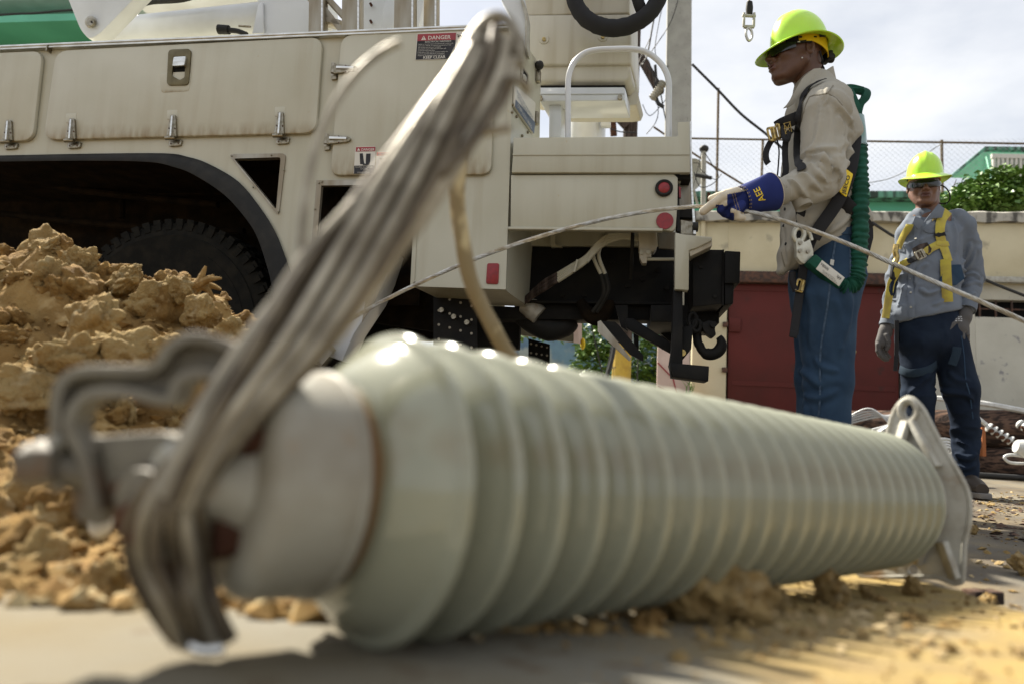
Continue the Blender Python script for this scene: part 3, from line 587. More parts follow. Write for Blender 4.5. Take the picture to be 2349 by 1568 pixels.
for px in (1612,): 
    mb = MB(); mb.cyl(tl(tuv(px, 560, WW)[0], WW - 0.03, (zc + zg) / 2), TZ, 0.03, zc - zg, 10); mb.build('drain_pipe', M['wall'], wt)
wd = MB(); wd.box(tl(tuv(2450, 700, WW)[0], WW + 0.15, (zw0 + zw1) / 2), (1.9, 0.02, zw1 - zw0), (TU, TW, TZ)); win = wd.build('window', M['dark'], wt)
for i in range(9):
    mb = MB(); u = tuv(2250 + i * 37, 700, WW)[0]; mb.box(tl(u, WW + 0.03, (zw0 + zw1) / 2), (0.018, 0.018, zw1 - zw0 - 0.01), (TU, TW, TZ)); mb.build('window_bar', M['dark_bar'], win)
mb = MB(); mb.box(tl(tuv(2450, 700, WW)[0], WW + 0.045, (zw0 + zw1) / 2), (1.9, 0.01, 0.016), (TU, TW, TZ)); mb.build('window_bar', M['dark_bar'], win)
wallbox('gate_sun_block', 1640, 2100, 0, zg + 0.1, WW + 0.24, 0.05, M['dark_bar'], wt)  # unseen panel added to stop sun leaking round the gate leaves
gt = thing('yard_gate', 'oxide red double metal gate set in the cream wall behind the workers', 'gate', tl(2.2, WW, 0))
u0 = tuv(1672, 800, WW)[0]; u1 = tuv(2064, 800, WW)[0]; um = (u0 + u1) / 2
for a, b in ((u0, um - 0.006), (um + 0.006, u1)):
    mb = MB(); mb.box(tl((a + b) / 2, WW + 0.06, zg / 2 + 0.02), (b - a, 0.03, zg - 0.05), (TU, TW, TZ)); lf = mb.build('gate_leaf', M['gate'], gt, 0.003)
    for z in (0.10, zg - 0.06, zg * 0.42): mb = MB(); mb.box(tl((a + b) / 2, WW + 0.040, z), (b - a - 0.1, 0.006, 0.06), (TU, TW, TZ)); mb.build('rib', M['gate'], lf)
for z in (zat(1684, 745, WW), zat(1684, 1000, WW)):
    mb = MB(); mb.box(tl(u0 + 0.07, WW + 0.030, z), (0.14, 0.03, 0.17), (TU, TW, TZ)); mb.build('hinge_plate', M['gate'], gt, 0.003)
for z in (zat(1664, 848, WW), zat(1664, 745, WW)): mb = MB(); mb.box(tl(u0 - 0.05, WW - 0.02, z), (0.06, 0.06, 0.06), (TU, TW, TZ)); mb.build('hinge', M['dark_bar'], gt, 0.003)

# ---- pink board with a chalked house, leaning left of the wall
pb = thing('painted_board', 'pale pink upright board with a child-like red house outline, left of the cream wall', 'board', tl(1.5, 5.6, 0))
mb = MB(); u0 = tuv(1507, 850, 5.6)[0]; u1 = tuv(1581, 850, 5.6)[0]; zt = zat(1540, 790, 5.6)
mb.box(tl((u0 + u1) / 2, 5.6, zt / 2), (u1 - u0, 0.05, zt), (TU, TW, TZ)); mb.build('panel', M['pink'], pb, 0.004)
mb = MB()
hp = [(1509, 831), (1544, 867), (1554, 907), (1509, 885)]
for a, b in zip(hp[:-1], hp[1:]): mb.tube([tp(*a, 5.57), tp(*b, 5.57)], 0.008, 6)
for q in ([(1512, 903), (1512, 925), (1521, 925), (1521, 903), (1512, 903)], [(1549, 907), (1546, 950)]):
    for a, b in zip(q[:-1], q[1:]): mb.tube([tp(*a, 5.57), tp(*b, 5.57)], 0.006, 6)
mb.build('house_drawing', M['decal_red'], pb)

# ---- mint buildings
gb = thing('mint_building', 'low mint green flat-roofed building behind the wall coping and fence', 'building', tl(4, 12, 0))
def bx(name, w0, d, px0, px1, py0, py1, m, parent, bev=0.01, pxr=None):
    ua, ub = tuv(px0, (py0 + py1) / 2, w0)[0], tuv(px1, (py0 + py1) / 2, w0)[0]; xr = pxr or (px0 + px1) / 2; za, zb = zat(xr, py1, w0), zat(xr, py0, w0)
    mb = MB(); mb.box(tl((ua + ub) / 2, w0 + d / 2, (za + zb) / 2), (ub - ua, d, zb - za), (TU, TW, TZ)); return mb.build(name, m, parent, bev)
bx('wall', 12, 4, 1500, 2170, 452, 640, M['green'], gb); 
bx('roof_edge', 11.7, 4.4, 1490, 2180, 438, 453, M['green_stain'], gb); bx('ledge', 11.8, 0.2, 1500, 2080, 486, 490, M['green_lt'], gb)
gh = thing('mint_house', 'pale mint house with sloping eave and white window grille, upper right', 'house', tl(9, 13, 0))
def poly(name, pts, w0, d, m, parent, bevel=0): return tprism([pts], w0, d).build(name, m, parent, bevel)
poly('gable', [(2186, 402), (2262, 340), (2600, 344), (2600, 520), (2232, 520), (2232, 403)], 14.2, 0.2, M['green_lt'], gh, 0.02)
poly('roof_edge', [(2182, 402), (2260, 336), (2620, 340), (2620, 346), (2262, 343), (2190, 403)], 14.0, 0.15, M['green_stain'], gh, 0)
poly('side_wall', [(2273, 352), (2600, 356), (2600, 520), (2273, 520)], 13.9, 0.3, M['green_lt'], gh, 0)
wn_ = poly('window', [(2279, 367), (2420, 370), (2420, 470), (2279, 470)], 13.88, 0.02, M['green'], gh)
for i in range(14):
    x = 2279 + i * 10.2; mb = MB(); mb.bar([tp(x, 362, 13.8), tp(x - 0.6, 470, 13.8)], 0.028, 0.028); mb.build('grille_bar', M['decal_white'], wn_)
mb = MB(); mb.bar([tp(2274, 359, 13.8), tp(2425, 362, 13.8)], 0.05, 0.04); mb.build('grille_rail', M['decal_white'], wn_)
g2 = thing('green_building', 'dark green painted building with deep eave beyond the truck boom, top left', 'building', tl(-5, 5, 0))
poly('wall', [(-700, 58), (260, 40), (260, 600), (-700, 600)], 5.0, 0.3, M['green'], g2)
poly('eave', [(-700, 55), (290, 28), (290, 44), (-700, 72)], 4.5, 0.55, M['green'], g2)
poly('upper_wall', [(-700, 6), (300, -6), (300, 30), (-700, 57)], 5.1, 0.3, M['green_lt'], g2)
poly('roof_trim', [(-700, -12), (300, -26), (300, -4), (-700, 10)], 4.6, 0.4, M['white'], g2)
mb = MB(); mb.tube([tp(-300, 62, 4.3), tp(0, 35, 4.3), tp(80, 31, 4.3), tp(160, 24, 4.3), tp(400, 10, 4.3)], 0.015, 6, 5); meta(mb.build('cable_bundle', M['wire']), 'dark cable bundle strung along the green building eave', 'cable')

# ---- chain-link fence on the roof of the mint building
FW = 11.5
fn = thing('chain_link_fence', 'tall chain-link fence with rusty rail and posts above the mint building', 'fence', tl(5, FW, 3))
zb_, = (zat(1900, 441, FW),)
def rail_y(px): return 318 + (px - 1590) * 12.0 / 760
mb = MB(); mb.tube([tp(x, rail_y(x), FW) for x in range(1560, 2760, 100)], 0.022, 8); mb.build('top_rail', M['post_rust'], fn)
for px, y0 in ((1648, 203), (1750, 322), (1985, 322), (2160, 322), (2400, 328)):
    mb = MB(); mb.tube([tp(px, y0, FW + 0.05), tp(px + (2 if px > 2000 else -4), 444, FW + 0.05)], 0.028, 8); mb.build('post', M['post_rust'], fn)
ua, ub = tuv(1560, 380, FW)[0], tuv(2700, 380, FW)[0]; za_ = zb_; zt_ = zat(1900, rail_y(1900), FW); H_ = zt_ - za_; V = []; Fc = []; s_ = 0.11
u = ua - H_
while u < ub:
    for sg in (1, -1):
        a = (u, za_) if sg > 0 else (u, zt_); b = (u + H_, zt_) if sg > 0 else (u + H_, za_)
        (x0, z0), (x1, z1) = a, b
        if x1 < ua or x0 > ub: continue
        if x0 < ua: z0 += sg * (ua - x0); x0 = ua
        if x1 > ub: z1 -= sg * (x1 - ub); x1 = ub
        bb = len(V); r_ = 0.0019; 
        for (x, z) in ((x0, z0), (x1, z1)):
            for k in range(3): an = 2.1 * k; V.append(tl(x - sg * r_ * math.cos(an) * 0.7, FW + r_ * math.sin(an), z + r_ * math.cos(an) * 0.7))
        for k in range(3): Fc.append((bb + k, bb + (k + 1) % 3, bb + 3 + (k + 1) % 3, bb + 3 + k))
    u += s_
mb = MB(); mb.add(V, Fc); o = mb.build('wire_mesh', M['mesh_wire'], fn, fix=False); o['kind'] = 'stuff'
# sagging torn net behind worker, as a dark line
mb = MB(); mb.tube([tp(1990, 420, FW - 0.1), tp(2040, 410, FW - 0.1), tp(2090, 385, FW - 0.1), tp(2130, 350, FW - 0.1), tp(2160, 330, FW - 0.1)], 0.01, 6, 5); mb.build('sagging_wire', M['mesh_wire'], fn)

# ---- poles and aerials
cp = thing('concrete_pole', 'square pitted grey concrete utility pole rising behind the tail of the truck', 'utility pole', tl(1.2, 6.6, 0))
PW = 6.6
def quadpole(pl, pr, w0, d, m, parent, name):
    a, b = tuv(*pl[0], w0), tuv(*pr[0], w0); c, e = tuv(*pl[1], w0), tuv(*pr[1], w0)
    def ext(p, q, z): t = (z - p[1]) / (q[1] - p[1]); return p[0] + (q[0] - p[0]) * t
    V = []; 
    for z in (-0.05, 18.0):
        x0, x1 = ext(a, c, z), ext(b, e, z); dd = (x1 - x0)
        for x, w_ in ((x0, w0), (x1, w0), (x1, w0 + dd), (x0, w0 + dd)): V.append(tl(x, w_, z))
    mb = MB(); mb.add(V, [(0, 1, 2, 3), (4, 7, 6, 5), (0, 4, 5, 1), (1, 5, 6, 2), (2, 6, 7, 3), (3, 7, 4, 0)]); return mb.build(name, m, parent, 0.012)
quadpole([(1533, 0), (1528, 300)], [(1587, 0), (1586, 300)], PW, 0.2, M['pole_conc'], cp, 'shaft')
wp = thing('wooden_pole', 'dark splintered wooden utility pole with crossarm seen behind the bucket', 'utility pole', tl(2, 7, 0))
def polepts(x, y0, y1, w): return [tp(x, y0, w), tp(x, y1, w)]
a_ = tp(1446, 300, 7); mb = MB(); mb.tube([(a_.x, a_.y, 1.42), a_, (a_.x + 0.02, a_.y, 7.5)], [0.125, 0.105, 0.09], 14); mb.build('shaft', M['wood'], wp)
mb = MB(); mb.bar([tp(1462, 118, 6.8), tp(1516, 214, 6.8)], 0.05, 0.06); mb.build('crossarm', M['wood'], wp)
mb = MB(); mb.bar([tp(1384, 236, 6.9), tp(1438, 292, 6.9)], 0.045, 0.05); mb.build('brace', M['wood'], wp)
mb = MB(); mb.bar([tp(1404, 262, 6.8), tp(1408, 312, 6.8)], 0.045, 0.02); mb.build('brace', M['rust'], wp)
for q in ([(1496, 228), (1523, 188)],):
    a, b = tp(*q[0], 6.6), tp(*q[1], 6.6); ax = (b - a); L_ = ax.length; pr = []
    for i in range(8): pr += [(L_ * i / 8, 0.03), (L_ * (i + 0.45) / 8, 0.062), (L_ * (i + 0.55) / 8, 0.062)]
    pr.append((L_, 0.03)); mb = MB(); mb.lathe(pr, a, ax, 14); mb.build('insulator', M['galv'], wp)
mb = MB(); mb.tube([tp(1500, 215, 6.7), tp(1510, 238, 6.6), tp(1522, 246, 6.6)], 0.03, 6); mb.tube([tp(1503, 150, 6.6), tp(1508, 215, 6.6)], 0.02, 6); mb.build('bracket', M['wire'], wp)
mt = thing('mast_pipe', 'galvanised service mast with weatherhead beside a satellite dish', 'mast', tp(1613, 480, 8))
mb = MB(); mb.tube([tp(1614.5, 345, 8), tp(1613, 488, 8)], 0.040, 10); mb.build('pipe', M['galv'], mt)
mb = MB(); mb.ball(tp(1615, 342, 8), 0.075, 12, 8, (1, 1, 0.8)); mb.build('weatherhead', M['wire'], mt)
mb = MB(); mb.tube([tp(1595, 402, 7.9), tp(1633, 409, 7.9)], 0.03, 8); mb.build('clamp', M['wire'], mt)
mb = MB(); mb.tube([tp(1626, 442, 8.2), tp(1625, 490, 8.2)], 0.03, 8); meta(mb.build('rusty_pipe', M['rust']), 'short rusty pipe standing right behind the galvanised mast', 'pipe')
ds = thing('satellite_dish', 'grey satellite dish seen almost edge on behind the truck tail', 'satellite dish', tp(1594, 405, 8.5))
mb = MB(); ax = (TU * -0.6 - TW * 0.8); mb.lathe([(0.0, 0.01), (0.02, 0.12), (0.06, 0.22), (0.11, 0.29), (0.115, 0.29), (0.065, 0.22), (0.03, 0.12), (0.01, 0.01)], tp(1589, 408, 8.5), ax, 28); mb.build('reflector', M['galv'], ds)
mb = MB(); mb.tube([tp(1590, 430, 8.5), tp(1600, 470, 8.6)], 0.02, 6); mb.build('mount', M['galv'], ds)
def wire(name, pts, w, r, label, m='wire', cat='wire', seg=6, k=6):
    mb = MB(); mb.tube([tp(x, y, w) for x, y in pts], r, seg, k); return meta(mb.build(name, M[m]), label, cat)
wire('overhead_wire', [(1588, 148), (1612, 172), (1648, 208), (1700, 262), (1755, 306), (1800, 345), (1900, 430)], 5.2, 0.016, 'thick dark overhead wire sloping from the concrete pole down past the near worker')
wire('guy_wire', [(1500, 292), (1590, 352), (1695, 418), (1800, 480)], 8.5, 0.018, 'rusty guy pipe crossing the sky below the rail beside the mast', 'post_rust')
wire('fallen_wire', [(1985, 500), (2030, 530), (2070, 552), (2260, 642), (2400, 700), (2600, 800)], 4.8, 0.016, 'slack dark wire passing behind the far worker')
wire('overhead_wire', [(1474, 150), (1486, 120), (1497, 60), (1512, -20)], 6.6, 0.012, 'thick jumper wire rising left of the concrete pole')
wire('overhead_wire', [(1532, -40), (1510, 60), (1503, 120), (1520, 150), (1534, 152)], 6.6, 0.006, 'thin looping wire next to the concrete pole')
wire('overhead_wire', [(1484, 150), (1509, 190), (1524, 260), (1530, 285)], 6.6, 0.009, 'jumper wire hanging from the wooden crossarm')
wire('overhead_wire', [(1474, 240), (1485, 262), (1498, 262), (1530, 226)], 6.6, 0.006, 'thin wire sagging under the crossarm insulator')
wire('overhead_wire', [(1472, 130), (1492, 150), (1510, 260), (1483, 308)], 6.6, 0.006, 'thin wire dropping behind the shelf corner')
wire('overhead_wire', [(1490, 90), (1460, 160), (1534, 60), (1560, -20)], 6.5, 0.006, 'thin wire curling near the bucket edge')
wire('overhead_wire', [(1214, 254), (1224, 280), (1232, 316)], 6.5, 0.007, 'short wire seen between body and rest post')
wire('overhead_wire', [(1340, 240), (1334, 280), (1330, 318)], 3.8, 0.006, 'wire hanging in front of the white steel pole')
wire('overhead_wire', [(1372, 258), (1385, 262), (1396, 290), (1420, 302), (1460, 305)], 5.5, 0.008, 'dark lead running from the steel pole to the wooden pole')
wire('aerial_lead', [(1616, 350), (1632, 375), (1648, 405), (1630, 425), (1605, 428), (1592, 395)], 7.9, 0.007, 'loose dark lead looped from the mast head')
wire('aerial_lead', [(1590, 374), (1604, 376), (1610, 392), (1640, 412), (1655, 400)], 7.9, 0.006, 'loose lead curling across the dish')
wire('aerial_lead', [(1610, 345), (1600, 390), (1590, 430)], 7.95, 0.006, 'lead hanging straight down from the mast head')
# ---- hook on its line, top of frame
hk = thing('lift_hook', 'small steel snap hook hanging from a winch line in the sky', 'hook', at(1718, 95, 2.9))
mb = MB(); mb.tube([at(1718, 4, 2.9), at(1720, -400, 2.9)], 0.006, 8); mb.build('line', M['galv'], hk)
mb = MB(); mb.tube([at(1719, 6, 2.9), at(1719, 34, 2.9)], [0.014, 0.017, 0.014], 10, 4); mb.build('thimble', M['black'], hk)
mb = MB()
for dx in (-11, 12): mb.bar([at(1718 + dx, 30, 2.88), at(1717 + dx, 62, 2.88)], 0.005, 0.005)
mb.bar([at(1706, 62, 2.88), at(1730, 62, 2.88)], 0.006, 0.006); mb.cyl(at(1718, 37, 2.88), (1, 0, 0), 0.007, 0.06, 10); mb.build('swivel', M['galv'], hk, 0.001)
mb = MB(); mb.tube([at(1718, 62, 2.88), at(1712, 70, 2.88), at(1712, 84, 2.88), at(1718, 94, 2.88), at(1725, 86, 2.88), at(1724, 72, 2.88), at(1718, 64, 2.88)], 0.006, 8, 5); mb.build('hook', M['cable'], hk)

# ---- logs, fallen insulators and fittings at the right
def log(p0, p1, r, label):
    mb = MB(); p0, p1 = Vector(p0), Vector(p1); n = 40; ax = (p1 - p0); seg = 22; t = ax.normalized(); U = TZ; W = t.cross(U).normalized(); V = []; Fc = []
    for i in range(n + 1):
        for k in range(seg):
            an = 2 * math.pi * k / seg; rr = r * (1 + 0.10 * noise.noise(Vector((i * 0.06, k * 0.9, r * 9))) + 0.05 * noise.noise(Vector((i * 0.3, k * 2.1, 3))))
            V.append(p0 + ax * (i / n) + U * (math.cos(an) * rr) + W * (math.sin(an) * rr))
    for i in range(n):
        for k in range(seg): Fc.append((i * seg + k, i * seg + (k + 1) % seg, i * seg + seg + (k + 1) % seg, i * seg + seg + k))
    Fc += [tuple(range(seg)), tuple(range(n * seg, n * seg + seg))]
    mb.add(V, Fc); return meta(mb.build('log', M['log'], None, smooth=50), label, 'log', 'old wooden poles stacked by the wall')
LW = 4.4
log(tp(1880, 980, LW + .1), tp(2700, 985, LW - .4), 0.17, 'upper weathered pole of the stack, partly hidden by the far worker')
a_, b_ = tp(2120, 1045, LW - .1), tp(2760, 1045, LW - .5); a_.z = b_.z = 0.13; log(a_, b_, 0.14, 'lower pole of the stack lying on the ground by the right edge')
a_, b_ = tp(1800, 1045, LW + .1), tp(2090, 1045, LW + .1); a_.z = b_.z = 0.12; log(a_, b_, 0.12, 'short dark pole end lying left of the far worker')
mb = MB(); mb.box(tp(2254, 1012, LW - 0.35), (0.03, 0.05, 0.26), (TU, TW, TZ)); meta(mb.build('wood_stake', M['plywood']), 'thin orange wooden stake between the stacked poles', 'stake')
a_, b_ = tp(2130, 1066, 4.0), tp(2800, 1066, 3.6); a_.z = b_.z = 0.03
mb = MB(); mb.tube([a_, b_], 0.022, 8); meta(mb.build('ground_pipe', M['wire']), 'dark hose lying on the ground in front of the stacked poles', 'hose')
wire('white_pipe', [(2138, 912), (2170, 914), (2240, 922), (2300, 932), (2360, 944), (2500, 975)], LW - 0.3, 0.026, 'pale conduit lying across the top of the stacked poles', 'insul_w', 'pipe')
mb = MB()
for i in range(5): mb.tube([tp(1900 + i * 6, 985 - i * 4, 4.2), tp(1990, 960 - i * 6, 4.1), tp(2050 - i * 4, 952 + i * 3, 4.0), tp(2058 - i * 5, 966 + i * 4, 4.0), tp(2000, 984 + i * 3, 4.1)], 0.009, 6, 6)
meta(mb.build('wire_coil', M['mesh_wire']), 'loose coil of grey wire on the poles left of the far worker', 'wire coil')
def smallins(p0, p1, n, rmax, label, name='small_insulator'):
    a, b = tp(*p0), tp(*p1); ax = b - a; L_ = ax.length; t = thing(name, label, 'insulator', b)
    mb = MB(); mb.cyl((a + b) / 2, ax, 0.014, L_, 10); mb.build('rod', M['galv'], t)
    for i in range(n):
        c = a + ax * ((i + 0.5) / n); mb = MB(); mb.lathe([(-0.018, 0.016), (-0.01, rmax * 0.8), (0.004, rmax), (0.012, rmax * 0.9), (0.016, 0.016)], c, ax, 16); mb.build('shed', M['insul_w'], t)
    for i in range(n): 
        c = a + ax * ((i + 0.5) / n) - TZ * rmax * 0.7 - TW * 0.03; mb = MB(); mb.cyl(c, TW, 0.016, 0.05, 8); mb.build('bolt', M['rust'], t)
    return t
smallins((2262, 975, 3.6), (2349, 1028, 3.5), 7, 0.042, 'ribbed white clamp insulator leaning on the poles, lower right')
wire('hanging_rod', [(2244, 958), (2264, 974)], 3.6, 0.018, 'thin pale rod leading into the ribbed clamp insulator', 'insul_w', 'rod')
smallins((2334, 968, 3.6), (2375, 992, 3.5), 4, 0.04, 'second white fitting cut by the right edge above the clamp')
dc = thing('disc_insulator', 'grey ringed disc insulator standing behind the bracket', 'insulator', tp(2170, 1030, 2.6))
for i, r_ in enumerate((0.085, 0.064, 0.044, 0.026)):
    mb = MB(); mb.lathe([(0, r_ - 0.012), (0.008, r_), (0.024, r_), (0.03, r_ - 0.012)], tp(2166, 1030, 2.6) - TW * (0.012 * i), -TW, 26, closed=True); mb.build('ring', M['insul_w'], dc)
mb = MB(); mb.cyl(tp(2166, 1030, 2.63), TW, 0.075, 0.02, 22); mb.build('plate', M['galv'], dc)
cf = thing('white_casting', 'white cast fitting with loop lying at the right edge', 'fitting', tp(2340, 1055, 3.3))
mb = MB(); mb.tube([tp(2330, 1022, 3.3), tp(2360, 1030, 3.3), tp(2400, 1040, 3.3)], [0.05, 0.08, 0.07], 12, 4); mb.build('arm', M['insul_w'], cf)
mb = MB(); mb.tube([tp(2352, 1046, 3.3), tp(2318, 1042, 3.3), tp(2304, 1048, 3.3), tp(2318, 1060, 3.3), tp(2352, 1062, 3.3)], 0.012, 8, 5); mb.build('loop', M['insul_w'], cf)
# ---- foliage
def leaves(mb, n, center, rad, size, r, shell=0.5, squash=None, droop=0.3):
    V = []; Fc = []
    for _ in range(n):
        while True:
            d = Vector((r.uniform(-1, 1), r.uniform(-1, 1), r.uniform(-1, 1)))
            if shell < d.length <= 1: break
        p = Vector(center) + Vector((d.x * rad[0], d.y * rad[1], d.z * rad[2])); p += Vector((0, 0, rad[2] * 0.25)) * noise.noise(p * 3)
        s_ = size * r.uniform(0.6, 1.3); a = r.uniform(0, 6.28); t = Vector((math.cos(a), math.sin(a), r.uniform(-0.8, 0.4))).normalized()
        up = Vector((r.uniform(-1, 1), r.uniform(-1, 1), 1.2)).normalized(); sd = t.cross(up).normalized(); nn = sd.cross(t); b = len(V)
        V += [p, p + t * s_ * 0.45 + sd * s_ * 0.33 + nn * s_ * 0.08, p + t * s_ - nn * s_ * droop * 0.4, p + t * s_ * 0.45 - sd * s_ * 0.33 + nn * s_ * 0.08, p + t * s_ * 0.5 - nn * s_ * 0.02]
        Fc += [(b, b + 1, b + 4), (b + 1, b + 2, b + 4), (b + 2, b + 3, b + 4), (b + 3, b, b + 4)]
    mb.add(V, Fc)
r_ = random.Random(5)
hd = thing('hedge', 'dense leafy vine hedge growing over the wall coping at the right', 'hedge', tp(2280, 505, 6.6))
mb = MB()
for (px, py, k, rx, rz, n) in ((2215, 474, 6.7, 0.42, 0.26, 900), (2258, 452, 6.8, 0.42, 0.34, 1500), (2330, 446, 6.8, 0.6, 0.36, 2200), (2420, 446, 6.8, 0.6, 0.38, 1600), (2290, 470, 6.6, 0.7, 0.28, 1800), (2500, 450, 6.8, 0.8, 0.45, 1500), (2185, 490, 6.6, 0.22, 0.16, 260)):
    leaves(mb, n, tp(px, py, k), (rx, 0.35, rz), 0.085, r_, 0.35)
o = mb.build('foliage', M['leaf'], hd, fix=False, smooth=0); o['kind'] = 'stuff'
mb = MB()
for i in range(16):
    p = tp(2190 + i * 15, 505, 6.75); mb.tube([p, p + Vector((r_.uniform(-.2, .2), 0, 0.25)), p + Vector((r_.uniform(-.3, .3), 0, 0.55))], [0.016, 0.011, 0.005], 6, 4)
mb.build('stems', M['wood'], hd)['kind'] = 'stuff'
# plants, mural wall, yellow post, tarp seen under the truck
mw = bx('mural_wall', 9.0, 0.2, 1150, 1600, 742, 980, M['mural'], None); meta(mw, 'blue grey painted wall seen under the truck chassis', 'wall')
gl = poly('mint_board', [(1395, 790), (1420, 780), (1425, 900), (1400, 905)], 8.9, 0.05, M['green_lt'], None); meta(gl, 'pale mint strip of board on the blue wall below the chassis', 'board')
vn = thing('vine', 'bright leafy vine climbing below the chassis around the yellow post', 'vine', tp(1400, 900, 8))
mb = MB()
for (px, py, rx, rz, n) in ((1370, 800, 0.35, 0.22, 420), (1345, 850, 0.3, 0.3, 260), (1410, 850, 0.35, 0.3, 200), (1490, 815, 0.35, 0.35, 520), (1480, 870, 0.3, 0.25, 300), (1370, 900, 0.4, 0.2, 350), (1390, 750, 0.5, 0.12, 200), (1240, 760, 0.8, 0.15, 200)):
    leaves(mb, n, tp(px, py, 8), (rx, 0.3, rz), 0.11, r_, 0.1)
mb.build('foliage', M['leaf2'], vn, fix=False, smooth=0)['kind'] = 'stuff'
yp = MB(); a_ = tp(1446, 300, 7); yp.tube([(a_.x - 0.02, a_.y, -0.05), (a_.x - 0.01, a_.y, 1.44)], [0.145, 0.13], 18); yp.build('painted_base', M['yellow'], wp)
wire('post_strap', [(1416, 798), (1440, 801), (1464, 796)], 6.83, 0.012, 'dark wire lashed round the yellow painted pole base')
for q, lb in (([(1356, 744), (1378, 840), (1392, 900)], 'thin dark wire under the chassis, leftmost of the pair'), ([(1490 - 85, 760), (1402, 800), (1385, 880)], 'looped thin wire beside the vine'), ([(1464, 800), (1461, 900)], 'thin wire hanging right of the yellow pole base')):
    wire('thin_wire', q, 7.0, 0.010, lb, cat='wire')
wire('slanted_pipe', [(1412, 770), (1402, 830), (1377, 905)], 6.0, 0.028, 'thick dark pipe slanting below the chassis')
tb = thing('blue_tarp', 'crumpled bright blue tarp on the ground beyond the yellow post', 'tarp', tp(1475, 905, 8.2))
mb = MB(); n = 14; V = []; Fc = []
for i in range(n + 1):
    for j in range(n + 1):
        p = tp(1462 + i * 4, 930 - j * 6.5, 8.2); q = noise.noise(Vector((i * 0.5, j * 0.5, 2))); V.append(p + TW * q * 0.25 + TZ * (0.1 * noise.noise(Vector((i * 0.45, 9, 1))) * j / n))
for i in range(n):
    for j in range(n): a = i * (n + 1) + j; Fc.append((a, a + 1, a + n + 2, a + n + 1))
mb.add(V, Fc); o = mb.build('sheet', M['blue'], tb, fix=False); sm = o.modifiers.new('s', 'SOLIDIFY'); sm.thickness = 0.01
# grass tuft by the wall
mb = MB()
for i in range(9):
    p = tp(1572 + i * 1.5, 905, 5.5); mb.tube([p, p + Vector((r_.uniform(-.05, .05), 0, 0.10)), p + Vector((r_.uniform(-.12, .12), 0, 0.2))], [0.005, 0.004, 0.001], 4, 3)
meta(mb.build('grass_tuft', M['leaf2']), 'small tuft of grass at the foot of the pink board', 'grass')
# ================================================================= UTILITY TRUCK
tr = thing('utility_truck', 'cream bucket truck with side compartments, tail shelf and black chassis, parked on the yard', 'truck', tl(0, 0.8, 0))
def tpp(loops, w0, d, name, m, parent=None, bevel=0, smooth=40):
    return tprism(loops if isinstance(loops[0], list) else [loops], w0, d).build(name, m, parent or tr, bevel, smooth)
def rp(c, r, k=6): return roundpoly(c, r, k)
# --- side panel with wheel arch and vent openings
arch_o = [(-90, 358), (0, 357), (200, 353), (376, 352), (430, 360), (478, 376), (547, 417), (598, 478), (632, 533), (655, 590), (671, 637), (680, 700)]
arch_i = [(-90, 372), (0, 371), (200, 369), (342, 372), (400, 384), (444, 401), (513, 446), (564, 502), (590, 545), (612, 610), (624, 660), (628, 700)]
outer = [(-90, 118), (1177, 62), (1172, 300), (1160, 664), (947, 657), (955, 415), (728, 418), (712, 700)] + arch_o[::-1]
hole = rp([(530, 359), (649, 357), (636, 488)], 8, 4)
body = tpp([outer, hole], 0.0, 0.03, 'side_panel', M['paint'])
tpp([rp([(523, 354), (656, 352), (639, 496)], 12, 5), rp([(536, 364), (644, 361), (633, 481)], 6, 4)[::1]], -0.006, 0.03, 'vent_frame', M['frame'])
for q in ((531, 358), (622, 356), (651, 390), (638, 486), (580, 430)):
    mb = MB(); mb.cyl(tp(q[0], q[1], -0.008), TW, 0.004, 0.006, 8); mb.build('rivet', M['steel'], tr)
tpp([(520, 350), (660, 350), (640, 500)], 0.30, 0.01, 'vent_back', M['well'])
mb = MB()   # rolled fender lip
V = []; Fc = []; n = len(arch_o)
ao = catmull([Vector((x, y, 0)) for x, y in arch_o], 4); ai = catmull([Vector((x, y, 0)) for x, y in arch_i], 4)
for i, (a, b) in enumerate(zip(ao, ai)):
    A = tp(a.x, a.y, -0.012); A2 = tp(a.x, a.y, 0.02); B = tp(b.x, b.y, -0.03); B2 = tp(b.x, b.y, 0.10); Mid = tp(*( (a + b) / 2).xy, -0.034)
    V += [A2, A, Mid, B, B2]
for i in range(len(ao) - 1):
    for k in range(4): Fc.append((i * 5 + k, i * 5 + k + 1, i * 5 + 5 + k + 1, i * 5 + 5 + k))
mb.add(V, Fc); mb.build('fender_lip', M['black'], tr, smooth=60)
# wheel well lining
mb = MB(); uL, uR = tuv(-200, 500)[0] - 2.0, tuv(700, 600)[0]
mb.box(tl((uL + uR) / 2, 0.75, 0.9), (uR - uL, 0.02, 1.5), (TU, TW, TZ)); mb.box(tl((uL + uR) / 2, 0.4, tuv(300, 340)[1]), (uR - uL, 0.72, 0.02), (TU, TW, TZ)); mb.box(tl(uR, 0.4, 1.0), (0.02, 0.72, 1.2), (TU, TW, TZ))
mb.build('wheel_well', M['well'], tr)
for i, (a, b, w_) in enumerate((((-40, 400), (500, 470), 0.5), ((-40, 430), (560, 440), 0.6), ((280, 360), (280, 500), 0.65), ((0, 490), (560, 530), 0.6))):
    mb = MB(); mb.tube([tp(*a, w_), tp((a[0] + b[0]) / 2, (a[1] + b[1]) / 2 + 8, w_), tp(*b, w_)], 0.018, 8, 5); mb.build('air_line', M['well'], tr)
